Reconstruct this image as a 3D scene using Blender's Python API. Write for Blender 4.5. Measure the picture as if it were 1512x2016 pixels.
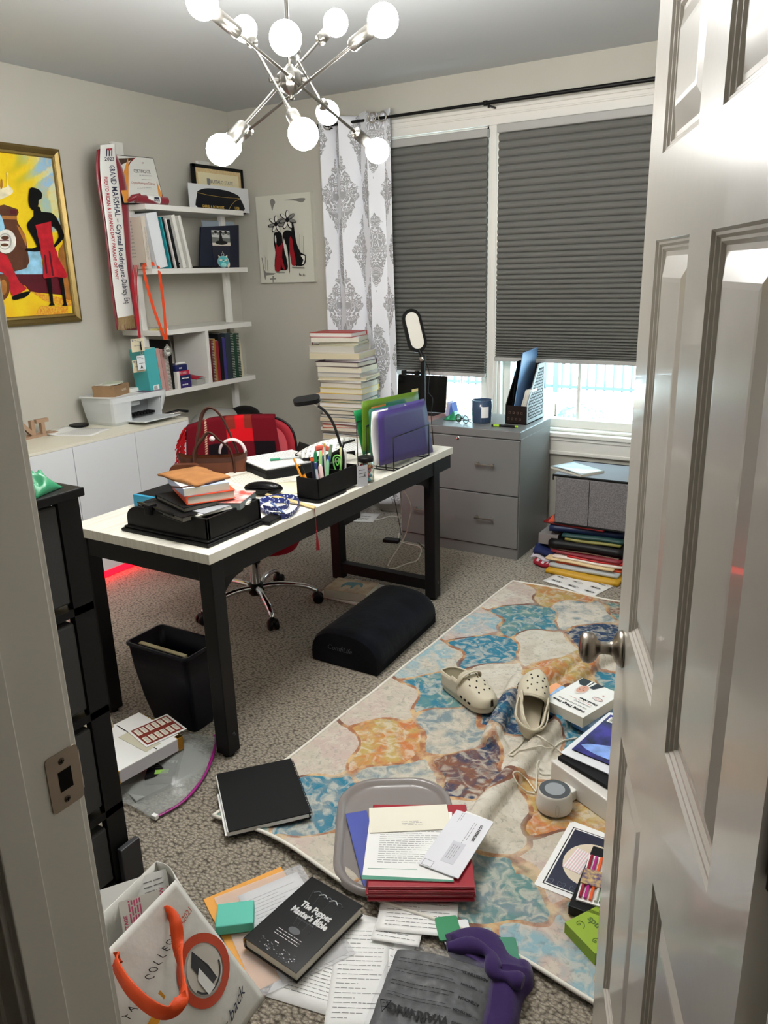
import bpy, math, random
import numpy as np
from mathutils import Matrix, Vector
random.seed(7)
for o in list(bpy.data.objects): bpy.data.objects.remove(o)
SC = bpy.context.scene; COL = SC.collection
# ------------------------------------------------------------------ camera
YAW, PITCH, ROLL, FPX, CAMH = -0.5500334, -0.2975085, -0.0279593, 1544.4, 1.6
_f = Vector((math.sin(YAW)*math.cos(PITCH), math.cos(YAW)*math.cos(PITCH), math.sin(PITCH)))
_r = Vector((math.cos(YAW), -math.sin(YAW), 0)); _u = _r.cross(_f)
_r, _u = _r*math.cos(ROLL)+_u*math.sin(ROLL), -_r*math.sin(ROLL)+_u*math.cos(ROLL)
CAM = Vector((0, 0, CAMH))
cam = bpy.data.cameras.new('camera'); camo = bpy.data.objects.new('camera', cam); COL.objects.link(camo)
camo.matrix_world = Matrix(((_r.x, _u.x, -_f.x, 0), (_r.y, _u.y, -_f.y, 0), (_r.z, _u.z, -_f.z, CAMH), (0, 0, 0, 1)))
cam.sensor_fit = 'VERTICAL'; cam.sensor_height = 36; cam.lens = 36*FPX/2016; cam.clip_start = 0.02; cam.clip_end = 200
SC.camera = camo
# ------------------------------------------------------------------ light and exposure
SC.view_settings.view_transform = 'Standard'; SC.view_settings.look = 'None'
SC.view_settings.gamma = 1; SC.view_settings.use_curve_mapping = False
SC.view_settings.exposure = 1.02
BULB_STRENGTH = 99.0
LED_STRENGTH = 7.0
world = bpy.data.worlds.new('sky'); SC.world = world; world.use_nodes = True
wn = world.node_tree; wn.nodes.clear()
wo = wn.nodes.new('ShaderNodeOutputWorld'); wb = wn.nodes.new('ShaderNodeBackground')
wb.inputs['Color'].default_value = (0.80, 0.92, 1.0, 1); wb.inputs['Strength'].default_value = 5.5
wn.links.new(wb.outputs[0], wo.inputs[0])
sun = bpy.data.lights.new('sun', 'SUN'); sun.energy = 12.0; sun.angle = math.radians(6); sun.color = (1, .97, .92)
suno = bpy.data.objects.new('sun', sun); COL.objects.link(suno); suno.rotation_euler = (math.radians(50), 0, math.radians(75)); suno.location = (0, 12, 8)
# ------------------------------------------------------------------ geometry of sight lines (pixel of the photo -> point on a real plane)
def ray(x, y): return _f + _r*((x-756)/FPX) - _u*((y-1008)/FPX)
def on(ax, val, x, y):
    d = ray(x, y); t = (val-CAM[ax])/d[ax]; return CAM+d*t
def X_(v, x, y): return on(0, v, x, y)
def Y_(v, x, y): return on(1, v, x, y)
def Z_(v, x, y): return on(2, v, x, y)
def D_(dist, x, y): return CAM+ray(x, y).normalized()*dist
# ------------------------------------------------------------------ materials
def lin(c): return tuple(((v/255)/12.92 if v/255 <= .04045 else ((v/255+.055)/1.055)**2.4) for v in c[:3])+(1,)
_mc = {}
def mat(name, col, rough=.6, metal=0, bump=None, var=None, spec=.5, emit=0, alpha=1, coat=0, sheen=0, trans=0, ior=1.45, coord='Object'):
    key = (name,)
    if key in _mc: return _mc[key]
    m = bpy.data.materials.new(name); m.use_nodes = True; nt = m.node_tree; b = nt.nodes['Principled BSDF']
    if max(col) < 48: spec = min(spec, .28); col = tuple(v*.75 for v in col)
    c = lin(col); m.diffuse_color = c
    b.inputs['Base Color'].default_value = c; b.inputs['Roughness'].default_value = rough; b.inputs['Metallic'].default_value = metal
    b.inputs['Specular IOR Level'].default_value = spec; b.inputs['Coat Weight'].default_value = coat
    b.inputs['Sheen Weight'].default_value = sheen; b.inputs['Transmission Weight'].default_value = trans; b.inputs['IOR'].default_value = ior
    if emit:
        b.inputs['Emission Color'].default_value = c; b.inputs['Emission Strength'].default_value = emit
    tc = nt.nodes.new('ShaderNodeTexCoord')
    if var:  # (scale, amount, [second colour])
        n = nt.nodes.new('ShaderNodeTexNoise'); n.inputs['Scale'].default_value = var[0]; n.inputs['Detail'].default_value = 4
        nt.links.new(tc.outputs[coord], n.inputs['Vector'])
        mx = nt.nodes.new('ShaderNodeMix'); mx.data_type = 'RGBA'
        mr = nt.nodes.new('ShaderNodeMapRange'); mr.inputs[1].default_value = .35; mr.inputs[2].default_value = .65
        nt.links.new(n.outputs['Fac'], mr.inputs[0]); nt.links.new(mr.outputs[0], mx.inputs[0])
        if len(var) > 2: a, d = c, lin(var[2])
        else:
            a = tuple(min(1, v*(1+var[1])) for v in c[:3])+(1,); d = tuple(v*(1-var[1]) for v in c[:3])+(1,)
        mx.inputs[6].default_value = a; mx.inputs[7].default_value = d
        nt.links.new(mx.outputs[2], b.inputs['Base Color'])
    if bump:  # (scale, strength, distance)
        n = nt.nodes.new('ShaderNodeTexNoise'); n.inputs['Scale'].default_value = bump[0]; n.inputs['Detail'].default_value = 3
        nt.links.new(tc.outputs[coord], n.inputs['Vector'])
        bp = nt.nodes.new('ShaderNodeBump'); bp.inputs['Strength'].default_value = bump[1]; bp.inputs['Distance'].default_value = bump[2] if len(bump) > 2 else .002
        nt.links.new(n.outputs['Fac'], bp.inputs['Height']); nt.links.new(bp.outputs[0], b.inputs['Normal'])
    if alpha < 1:
        out = nt.nodes['Material Output']; tr = nt.nodes.new('ShaderNodeBsdfTransparent'); ms = nt.nodes.new('ShaderNodeMixShader')
        ms.inputs[0].default_value = alpha; nt.links.new(tr.outputs[0], ms.inputs[1]); nt.links.new(b.outputs[0], ms.inputs[2]); nt.links.new(ms.outputs[0], out.inputs[0])
    _mc[key] = m; return m
def glassy(name, tint=(235, 245, 245), fac=.12, rough=.02):
    if (name,) in _mc: return _mc[(name,)]
    m = bpy.data.materials.new(name); m.use_nodes = True; nt = m.node_tree; nt.nodes.clear()
    o = nt.nodes.new('ShaderNodeOutputMaterial'); t = nt.nodes.new('ShaderNodeBsdfTransparent'); g = nt.nodes.new('ShaderNodeBsdfGlossy')
    t.inputs[0].default_value = lin(tint); g.inputs['Roughness'].default_value = rough
    ly = nt.nodes.new('ShaderNodeLayerWeight'); ly.inputs[0].default_value = fac
    ms = nt.nodes.new('ShaderNodeMixShader'); nt.links.new(ly.outputs['Facing'], ms.inputs[0])
    nt.links.new(t.outputs[0], ms.inputs[1]); nt.links.new(g.outputs[0], ms.inputs[2]); nt.links.new(ms.outputs[0], o.inputs[0])
    _mc[(name,)] = m; return m
# ------------------------------------------------------------------ mesh builder
def frame(o, x, y):
    x = Vector(x).normalized(); y = Vector(y); z = x.cross(y).normalized(); y = z.cross(x)
    return Matrix(((x.x, y.x, z.x, o[0]), (x.y, y.y, z.y, o[1]), (x.z, y.z, z.z, o[2]), (0, 0, 0, 1)))
def rotz(a, o=(0, 0, 0)): return Matrix.Translation(Vector(o)) @ Matrix.Rotation(a, 4, 'Z')
_tc = {}
class MB:
    def __init__(s): s.v = []; s.f = []; s.m = []; s.s = []; s.mats = []
    def mi(s, m):
        if m not in s.mats: s.mats.append(m)
        return s.mats.index(m)
    def add(s, vs, fs, m, sm=False, M=None):
        k = len(s.v); i = s.mi(m)
        for p in vs:
            p = Vector(p); s.v.append(tuple(M @ p) if M else tuple(p))
        for q in fs: s.f.append([k+a for a in q]); s.m.append(i); s.s.append(sm)
        return s
    def box(s, a, b, m, M=None):
        x0, y0, z0 = a; x1, y1, z1 = b
        return s.add([(x0,y0,z0),(x1,y0,z0),(x1,y1,z0),(x0,y1,z0),(x0,y0,z1),(x1,y0,z1),(x1,y1,z1),(x0,y1,z1)],
              [(0,3,2,1),(4,5,6,7),(0,1,5,4),(1,2,6,5),(2,3,7,6),(3,0,4,7)], m, False, M)
    def hexa(s, b, t, m):  # bottom 4 pts, top 4 pts
        return s.add(list(b)+list(t), [(0,3,2,1),(4,5,6,7),(0,1,5,4),(1,2,6,5),(2,3,7,6),(3,0,4,7)], m)
    def prism(s, pts, z0, z1, m, M=None, sm=False, side=None):
        n = len(pts); vs = [(x, y, z0) for x, y in pts]+[(x, y, z1) for x, y in pts]
        s.add(vs, [tuple(range(n-1, -1, -1)), tuple(range(n, 2*n))], m, False, M)
        s.add(vs, [(i, (i+1) % n, n+(i+1) % n, n+i) for i in range(n)], side or m, sm, M)
        return s
    def flat(s, pts, z, m, M=None): return s.add([(x, y, z) for x, y in pts], [tuple(range(len(pts)))], m, False, M)
    def poly(s, pts, m): return s.add(pts, [tuple(range(len(pts)))], m)
    def tube(s, path, r, m, n=8, closed=False, M=None, flat=None, up=None):
        P = [Vector(p) for p in path]; N = len(P); rr = r if isinstance(r, (list, tuple)) else [r]*N
        T = [((P[(i+1) % N]-P[i-1]) if closed else (P[min(i+1, N-1)]-P[max(i-1, 0)])).normalized() for i in range(N)]
        a = Vector(up) if up else (Vector((0, 0, 1)) if abs(T[0].z) < .9 else Vector((1, 0, 0)))
        u = T[0].cross(a).normalized(); vs = []
        for i in range(N):
            u = (u-T[i]*u.dot(T[i])).normalized(); w = T[i].cross(u)
            for k in range(n):
                t = 2*math.pi*k/n; vs.append(P[i]+(u*math.cos(t)+w*math.sin(t)*(flat if flat else 1))*rr[i])
        fs = []
        for i in range(N if closed else N-1):
            for k in range(n):
                j = (i+1) % N; fs.append((i*n+k, i*n+(k+1) % n, j*n+(k+1) % n, j*n+k))
        s.add(vs, fs, m, True, M)
        if not closed: s.add(vs[:n], [tuple(range(n-1, -1, -1))], m, False, M); s.add(vs[-n:], [tuple(range(n))], m, False, M)
        return s
    def lathe(s, prof, m, n=24, M=None, sm=True, cap=True):
        vs = []; k = len(prof)
        for r, z in prof:
            for i in range(n): t = 2*math.pi*i/n; vs.append((r*math.cos(t), r*math.sin(t), z))
        fs = [(a*n+i, a*n+(i+1) % n, (a+1)*n+(i+1) % n, (a+1)*n+i) for a in range(k-1) for i in range(n)]
        s.add(vs, fs, m, sm, M)
        if cap:
            if prof[0][0] > 1e-5: s.add(vs[:n], [tuple(range(n-1, -1, -1))], m, False, M)
            if prof[-1][0] > 1e-5: s.add(vs[-n:], [tuple(range(n))], m, False, M)
        return s
    def ball(s, c, r, m, n=20, M=None, sc=(1, 1, 1)):
        vs = []; k = n//2
        for a in range(k+1):
            p = math.pi*a/k
            for i in range(n):
                t = 2*math.pi*i/n; vs.append((c[0]+r*sc[0]*math.sin(p)*math.cos(t), c[1]+r*sc[1]*math.sin(p)*math.sin(t), c[2]+r*sc[2]*math.cos(p)))
        fs = [(a*n+i, (a+1)*n+i, (a+1)*n+(i+1) % n, a*n+(i+1) % n) for a in range(k) for i in range(n)]
        return s.add(vs, fs, m, True, M)
    def grid(s, fn, nu, nv, m, M=None, sm=True, wrap=False, mf=None):
        vs = [fn(i/(nu if wrap else nu-1), j/(nv-1)) for j in range(nv) for i in range(nu)]
        k = len(s.v); s.v += [tuple(M @ Vector(p)) if M else tuple(p) for p in vs]
        for j in range(nv-1):
            for i in range(nu if wrap else nu-1):
                i2 = (i+1) % nu
                s.f.append([k+j*nu+i, k+j*nu+i2, k+(j+1)*nu+i2, k+(j+1)*nu+i]); s.m.append(s.mi(mf(i, j) if mf else m)); s.s.append(sm)
        return s
    def sheet(s, fn, nu, nv, m, th=.0008, M=None, sm=True, mf=None):  # thin solid cloth or paper surface: two sides and a rim
        A = [[Vector(fn(i/(nu-1), j/(nv-1))) for i in range(nu)] for j in range(nv)]
        def nrm(i, j):
            a = A[j][min(i+1, nu-1)]-A[j][max(i-1, 0)]; b = A[min(j+1, nv-1)][i]-A[max(j-1, 0)][i]
            c = a.cross(b); return c.normalized() if c.length > 1e-12 else Vector((0, 0, 1))
        k = len(s.v); vs = [A[j][i] for j in range(nv) for i in range(nu)]; bs = [A[j][i]-nrm(i, j)*th for j in range(nv) for i in range(nu)]
        s.v += [tuple(M @ p) if M else tuple(p) for p in vs+bs]; q = nu*nv
        def face(f, mm): s.f.append([k+a for a in f]); s.m.append(s.mi(mm)); s.s.append(sm)
        for j in range(nv-1):
            for i in range(nu-1):
                mm = mf(i, j) if mf else m; a, b, c, d = j*nu+i, j*nu+i+1, (j+1)*nu+i+1, (j+1)*nu+i
                face((a, b, c, d), mm); face((q+d, q+c, q+b, q+a), mm)
        ring = [i for i in range(nu)]+[j*nu+nu-1 for j in range(1, nv)]+[(nv-1)*nu+i for i in range(nu-2, -1, -1)]+[j*nu for j in range(nv-2, 0, -1)]
        for a, b in zip(ring, ring[1:]+ring[:1]): face((b, a, q+a, q+b), mf(0, 0) if mf else m)
        return s
    def text(s, txt, size, m, M, align='CENTER', z=.0005, sx=1.0, bold=0, shear=0):
        key = (txt, size, align, bold, shear)
        if key not in _tc:
            cu = bpy.data.curves.new('lettering', 'FONT'); cu.body = txt; cu.size = size; cu.align_x = align; cu.align_y = 'CENTER'
            cu.resolution_u = 2; cu.offset = bold; cu.shear = shear; ob = bpy.data.objects.new('lettering', cu)
            COL.objects.link(ob); dg = bpy.context.evaluated_depsgraph_get(); me = bpy.data.meshes.new_from_object(ob.evaluated_get(dg))
            _tc[key] = ([tuple(v.co) for v in me.vertices], [tuple(p.vertices) for p in me.polygons])
            bpy.data.objects.remove(ob); bpy.data.curves.remove(cu); bpy.data.meshes.remove(me)
        vs, fs = _tc[key]
        return s.add([(x*sx, y, z) for x, y, _ in vs], fs, m, False, M)
    def lines(s, x0, x1, y, step, n, m, M, h=.0018, z=.0004, words=True, rnd=1, seed=1):
        rg = random.Random(seed)
        for i in range(n):
            yy = y-i*step; x = x0; e = x1 if rg.random() > .25*rnd else x0+(x1-x0)*rg.uniform(.35, .9)
            while x < e-.002:
                w = rg.uniform(.006, .022) if words else e-x
                w = min(w, e-x); s.add([(x, yy-h/2, z), (x+w, yy-h/2, z), (x+w, yy+h/2, z), (x, yy+h/2, z)], [(0, 1, 2, 3)], m, False, M)
                x += w+.003
        return s
    def build(s, name, parent=None, bevel=0, seg=2, subsurf=0, label=None, cat=None, group=None, kind=None, origin=None):
        me = bpy.data.meshes.new(name); V = np.array(s.v, dtype=float)
        lo, hi = V.min(0), V.max(0)
        o = Vector(origin) if origin is not None else (Vector(((lo[0]+hi[0])/2, (lo[1]+hi[1])/2, lo[2])))
        me.from_pydata([tuple(p) for p in (V-np.array(o))], [], s.f)
        for m in s.mats: me.materials.append(m)
        me.polygons.foreach_set('material_index', s.m); me.polygons.foreach_set('use_smooth', s.s); me.update()
        ob = bpy.data.objects.new(name, me); COL.objects.link(ob)
        if parent is not None: ob.parent = parent; ob.location = o-parent_world(parent)
        else: ob.location = o
        if bevel:
            bm = ob.modifiers.new('bevel', 'BEVEL'); bm.width = bevel; bm.segments = seg; bm.limit_method = 'ANGLE'; bm.angle_limit = math.radians(40)
        if subsurf:
            sm = ob.modifiers.new('subsurf', 'SUBSURF'); sm.levels = subsurf; sm.render_levels = subsurf
        if label: ob['label'] = label
        if cat: ob['category'] = cat
        if group: ob['group'] = group
        if kind: ob['kind'] = kind
        return ob
def parent_world(p):
    v = Vector(p.location)
    while p.parent: p = p.parent; v += Vector(p.location)
    return v
def thing(name, loc, label, cat, group=None):
    o = bpy.data.objects.new(name, None); COL.objects.link(o); o.location = loc; o.empty_display_size = .05
    o['label'] = label; o['category'] = cat
    if group: o['group'] = group
    return o
def dup(root, loc, label=None, rz=0, group=None):
    r = root.copy(); COL.objects.link(r); r.location = loc; r.rotation_euler = (0, 0, rz)
    if label: r['label'] = label
    if group: r['group'] = group
    def kids(a, b):
        for ch in [x for x in SC.objects if x.parent == a]:
            c = ch.copy(); COL.objects.link(c); c.parent = b; kids(ch, c)
    kids(root, r); return r
def quad(px, z):  # four photo corners TL,TR,BR,BL of a flat rectangular thing whose top lies at height z -> frame at its BL corner, width, height
    P = [Z_(z, *p) for p in px] if not isinstance(z, (list, tuple)) else [Z_(zz, *p) for zz, p in zip(z, px)]
    X = ((P[1]-P[0])+(P[2]-P[3]))/2; Y = ((P[0]-P[3])+(P[1]-P[2]))/2; c = (P[0]+P[1]+P[2]+P[3])/4
    Y = Y-X*(X.dot(Y)/X.dot(X)); w, h = X.length, Y.length
    return frame(c-X/2-Y/2, X, Y), w, h
def rrect(w, h, r, n=4, x0=0, y0=0):
    out = []
    for cx, cy, a in ((w-r, r, -90), (w-r, h-r, 0), (r, h-r, 90), (r, r, 180)):
        for i in range(n+1):
            t = math.radians(a+90*i/n); out.append((x0+cx+r*math.cos(t), y0+cy+r*math.sin(t)))
    return out
def arc(cx, cy, r, a0, a1, n=12, ry=None): return [(cx+r*math.cos(math.radians(a0+(a1-a0)*i/n)), cy+(ry or r)*math.sin(math.radians(a0+(a1-a0)*i/n))) for i in range(n+1)]
def spline(pts, n=8):
    P = [Vector(p) for p in pts]; out = []
    for i in range(len(P)-1):
        a, b, c, d = P[max(i-1, 0)], P[i], P[i+1], P[min(i+2, len(P)-1)]
        for k in range(n):
            t = k/n; out.append(.5*((2*b)+(c-a)*t+(2*a-5*b+4*c-d)*t*t+(3*b-a-3*c+d)*t**3))
    out.append(P[-1]); return out
# shared materials
WHITE = mat('white_paper', (232, 232, 230), .7)
PAPER2 = mat('paper_cream', (226, 221, 205), .75)
PAGES = mat('page_block', (205, 200, 186), .85, bump=(400, .3, .0005))
INK = mat('ink_grey', (128, 128, 130), .7)
INKB = mat('ink_black', (22, 22, 24), .6)
BLACK = mat('black_plastic', (17, 17, 18), .45)
BLACKM = mat('black_matte', (20, 20, 21), .7)
BLACKG = mat('black_gloss', (10, 10, 11), .15)
NICKEL = mat('brushed_nickel', (190, 186, 178), .28, 1, bump=(60, .05))
CHROME = mat('chrome', (215, 215, 218), .08, 1)
# ================================================================== THE ROOM
XL, XR, YB, YF, ZC = -3.92, 0.16, 4.50, 0.56, 2.66
WALLM = mat('wall_paint_greige', (190, 187, 176), .65, bump=(180, .12, .002), var=(1.5, .02))
CEILM = mat('ceiling_paint', (196, 199, 201), .8, bump=(90, .1, .002))
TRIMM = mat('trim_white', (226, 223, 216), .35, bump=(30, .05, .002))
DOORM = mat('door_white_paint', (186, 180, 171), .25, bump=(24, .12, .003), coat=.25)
# carpet: rows of looped pile
def carpet_mat():
    m = mat('carpet_berber', (170, 162, 146), .95, sheen=.3); nt = m.node_tree; b = nt.nodes['Principled BSDF']; L = nt.links
    tc = nt.nodes.new('ShaderNodeTexCoord'); mp = nt.nodes.new('ShaderNodeMapping'); mp.inputs['Scale'].default_value = (1.0, 1.0, 1.0)
    L.new(tc.outputs['Object'], mp.inputs['Vector'])
    nz = nt.nodes.new('ShaderNodeTexNoise'); nz.inputs['Scale'].default_value = 60; nz.inputs['Detail'].default_value = 3
    L.new(mp.outputs[0], nz.inputs['Vector'])
    av = nt.nodes.new('ShaderNodeVectorMath'); av.operation = 'SCALE'; av.inputs['Scale'].default_value = .016
    L.new(nz.outputs['Color'], av.inputs[0])
    ad = nt.nodes.new('ShaderNodeVectorMath'); ad.operation = 'ADD'; L.new(mp.outputs[0], ad.inputs[0]); L.new(av.outputs[0], ad.inputs[1])
    sc = nt.nodes.new('ShaderNodeVectorMath'); sc.operation = 'MULTIPLY'; sc.inputs[1].default_value = (72, 118, 1); L.new(ad.outputs[0], sc.inputs[0])
    vo = nt.nodes.new('ShaderNodeTexVoronoi'); vo.voronoi_dimensions = '2D'; vo.inputs['Scale'].default_value = 1; vo.inputs['Randomness'].default_value = .9
    L.new(sc.outputs[0], vo.inputs['Vector'])
    rp = nt.nodes.new('ShaderNodeValToRGB'); e = rp.color_ramp.elements
    e[0].position = .15; e[0].color = lin((164, 154, 138)); e[1].position = .8; e[1].color = lin((72, 64, 52))
    L.new(vo.outputs['Distance'], rp.inputs[0])
    n2 = nt.nodes.new('ShaderNodeTexNoise'); n2.inputs['Scale'].default_value = 260; n2.inputs['Detail'].default_value = 2; L.new(tc.outputs['Object'], n2.inputs['Vector'])
    mx = nt.nodes.new('ShaderNodeMix'); mx.data_type = 'RGBA'; mx.blend_type = 'OVERLAY'; mx.inputs[0].default_value = .8
    L.new(rp.outputs[0], mx.inputs[6]); L.new(n2.outputs['Fac'], mx.inputs[7]); L.new(mx.outputs[2], b.inputs['Base Color'])
    bp = nt.nodes.new('ShaderNodeBump'); bp.invert = True; bp.inputs['Strength'].default_value = 1; bp.inputs['Distance'].default_value = .0045
    L.new(vo.outputs['Distance'], bp.inputs['Height'])
    b2 = nt.nodes.new('ShaderNodeBump'); b2.inputs['Strength'].default_value = .5; b2.inputs['Distance'].default_value = .003
    L.new(n2.outputs['Fac'], b2.inputs['Height']); L.new(bp.outputs[0], b2.inputs['Normal']); L.new(b2.outputs[0], b.inputs['Normal'])
    return m
MB().box((XL-.1, -1.5, -.12), (XR+.9, YB+.1, 0), carpet_mat()).build('floor', kind='structure')
MB().box((XL-.1, -1.5, ZC), (XR+.9, YB+.1, ZC+.1), CEILM).build('ceiling', kind='structure')
MB().box((XL-.1, YF-.12, 0), (XL, YB+.15, ZC), WALLM).build('wall_left', kind='structure')
MB().box((XR, YF, 0), (XR+.1, YB+.15, ZC), WALLM).build('wall_right', kind='structure')
# window wall with a double opening
WX0, WX1, WX2, WX3, WZ0, WZ1 = -2.66, -1.985, -1.915, -0.94, .66, 2.37
w = MB(); y0, y1 = YB, YB+.15
for a, b in (((XL-.1, y0, 0), (WX0, y1, ZC)), ((WX3, y0, 0), (XR+.1, y1, ZC)), ((WX0, y0, 0), (WX3, y1, WZ0)), ((WX0, y0, WZ1), (WX3, y1, ZC)), ((WX1, y0, WZ0), (WX2, y1, WZ1))): w.box(a, b, WALLM)
w.build('wall_back', kind='structure')
# doorway wall (camera stands just outside it)
JX0, JX1, DZ = -0.84, 0.012, 2.05
w = MB(); fy0, fy1 = .435, .555
w.box((XL-.1, fy0, 0), (JX0-.02, fy1, ZC), WALLM); w.box((JX1+.02, fy0, 0), (XR+.9, fy1, ZC), WALLM); w.box((JX0-.02, fy0, DZ+.02), (JX1+.02, fy1, ZC), WALLM)
w.build('wall_front', kind='structure')
HALLM = mat('hall_paint', (176, 168, 152), .7, bump=(180, .1, .002))
MB().box((-2.2, -1.5, 0), (-2.1, fy0, ZC), HALLM).box((XR+.8, -1.5, 0), (XR+.9, fy0, ZC), HALLM).box((-2.2, -1.6, 0), (XR+.9, -1.5, ZC), HALLM).build('wall_hall', kind='structure')
# baseboards
def bb(name, a, b, n):  # along a->b, n = inward normal
    a, b, n = Vector(a+(0,)), Vector(b+(0,)), Vector(n+(0,)); m = MB(); prof = [(0, 0), (.014, 0), (.014, .07), (.011, .085), (.005, .095), (0, .10)]
    vs = [a+n*p+Vector((0, 0, z)) for p, z in prof]+[b+n*p+Vector((0, 0, z)) for p, z in prof]; k = len(prof)
    m.add(vs, [(i, (i+1) % k, k+(i+1) % k, k+i) for i in range(k)]+[tuple(range(k-1, -1, -1)), tuple(range(k, 2*k))], TRIMM)
    m.build(name, kind='structure')
bb('baseboard_back', (XL, YB), (XR, YB), (0, -1)); bb('baseboard_left', (XL, YF), (XL, YB), (1, 0)); bb('baseboard_right', (XR, YF+.02), (XR, YB), (-1, 0))
bb('baseboard_front', (XL, fy1), (JX0-.075, fy1), (0, 1))
# window casing, sill, mullion
t = MB(); yy = YB
t.box((WX0-.07, yy-.018, WZ1-.0), (WX3+.07, yy, WZ1+.09), TRIMM).box((WX0-.08, yy-.03, WZ1+.075), (WX3+.08, yy, WZ1+.095), TRIMM).box((WX0-.05, yy-.024, WZ1+.045), (WX3+.05, yy, WZ1+.055), TRIMM)
t.box((WX0-.07, yy-.018, WZ0), (WX0, yy, WZ1), TRIMM).box((WX3, yy-.018, WZ0), (WX3+.07, yy, WZ1), TRIMM)
t.build('trim_1', kind='structure', bevel=.003)
MB().box((WX0-.09, yy-.045, WZ0-.03), (WX3+.09, yy+.05, WZ0-.005), TRIMM).box((WX0-.06, yy-.02, WZ0-.14), (WX3+.06, yy, WZ0-.03), TRIMM).box((WX0-.06, yy-.028, WZ0-.055), (WX3+.06, yy, WZ0-.03), TRIMM).box((WX0-.06, yy-.026, WZ0-.14), (WX3+.06, yy, WZ0-.118), TRIMM).build('trim_2', kind='structure', bevel=.004)
MB().box((WX1-.0, yy-.012, WZ0-.005), (WX2+.0, yy+.15, WZ1), TRIMM).box((WX1+.02, yy-.02, WZ0-.005), (WX2-.02, yy, WZ1), TRIMM).build('trim_3', kind='structure', bevel=.003)
GLASS = glassy('window_glass', (238, 250, 250), .05)
def window(name, x0, x1, bars):
    fr = MB(); d0, d1 = yy+.05, yy+.11; s = .045
    fr.box((x0, d0-.05, WZ0-.004), (x0+.018, d1+.04, WZ1), TRIMM).box((x1-.018, d0-.05, WZ0-.004), (x1, d1+.04, WZ1), TRIMM).box((x0, d0-.05, WZ1-.018), (x1, d1+.04, WZ1), TRIMM).box((x0, d0-.05, WZ0-.004), (x1, d1+.04, WZ0+.012), TRIMM)
    a, b, c, d = x0+.018, x1-.018, WZ0+.012, WZ1-.018
    fr.box((a, d0, c), (a+s, d1, d), TRIMM).box((b-s, d0, c), (b, d1, d), TRIMM).box((a, d0, c), (b, d1, c+.05), TRIMM).box((a, d0, d-s), (b, d1, d), TRIMM)
    zc = (c+d)/2; fr.box((a, d0-.01, zc-.02), (b, d1, zc+.02), TRIMM)
    ob = fr.build(name, kind='structure', bevel=.003)
    g = MB()
    for k in range(1, bars+1):
        xx = a+s+(b-a-2*s)*k/(bars+1); g.box((xx-.009, d0+.022, c+.05), (xx+.009, d0+.038, d-s), TRIMM)
    for zz in (c+.05+(zc-c-.07)*.5+.0, zc+(d-zc)*.5): g.box((a+s, d0+.022, zz-.009), (b-s, d0+.038, zz+.009), TRIMM)
    g.build('grille', ob)
    MB().box((a+s-.005, d0+.028, c+.045), (b-s+.005, d0+.032, d-s+.005), GLASS).build('glass_pane', ob)
window('window_1', WX0, WX1, 1); window('window_2', WX2, WX3, 1)
# door frame
c = MB()
def jamb(m, x, s):  # s=+1 jamb surface looks to +x
    m.box((min(x, x-s*.02), fy0-.005, 0), (max(x, x-s*.02), fy1+.002, DZ+.02), TRIMM)
    m.box((min(x, x+s*.011), .43, 0), (max(x, x+s*.011), .478, DZ), TRIMM)      # stop
    for yA, yB, yC in ((fy1, fy1+.012, fy1+.017), (fy0, fy0-.012, fy0-.017)):
        m.box((min(x-s*.005, x-s*.062), min(yA, yB), 0), (max(x-s*.005, x-s*.062), max(yA, yB), DZ+.06), TRIMM)
        m.box((min(x-s*.045, x-s*.062), min(yA, yC), 0), (max(x-s*.045, x-s*.062), max(yA, yC), DZ+.06), TRIMM)
jamb(c, JX0, 1); c.build('trim_4', kind='structure', bevel=.002)
c = MB(); jamb(c, JX1, -1); c.box((JX0, fy0-.005, DZ), (JX1, fy1+.002, DZ+.02), TRIMM).box((JX0-.062, fy1, DZ+.005), (JX1+.062, fy1+.014, DZ+.062), TRIMM).box((JX0-.062, fy0-.014, DZ+.005), (JX1+.062, fy0, DZ+.062), TRIMM)
c.build('trim_5', kind='structure', bevel=.002)
# rubber weather strip seen in the shadow gap next to the stop
sp = MB(); brass = mat('strike_plate_metal', (168, 154, 138), .45, .6); hole = mat('dark_hole', (22, 18, 12), .9)
py0, py1, pz0, pz1 = .513, .562, .925, 1.008; S = frame((JX0, py1, pz0), (0, -1, 0), (0, 0, 1))
# frame x runs toward the camera, y up, z = +x? make plate as prism on the jamb face
S = Matrix(((0, 0, 1, JX0), (-1, 0, 0, py1), (0, 1, 0, pz0), (0, 0, 0, 1)))
Wp, Hp = py1-py0, pz1-pz0
sp.prism(rrect(Wp, Hp, .006), 0, .0022, brass, S)
sp.prism([(.014, .026), (.034, .026), (.034, .056), (.014, .056)], .0015, .0026, hole, S)
for yv in (.012, .070):
    sp.lathe([(0, .0035), (.004, .0032), (.005, .0022)], mat('screw_dark', (90, 80, 72), .4, .8), 12, S @ Matrix.Translation((.026, yv, 0)))
    sp.box((.0228, yv-.0006, .003), (.0292, yv+.0006, .0038), hole, S).box((.0254, yv-.003, .003), (.0266, yv+.003, .0038), hole, S)
sp.grid(lambda u, v: (-.004*math.sin(u*1.5), .012+.06*v, .0022-.006*(1-math.cos(u*1.5))), 5, 3, brass, S)
sp.build('strike_plate', label='brass-coloured metal strike plate with two screws on the left door jamb', cat='strike plate')
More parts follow.
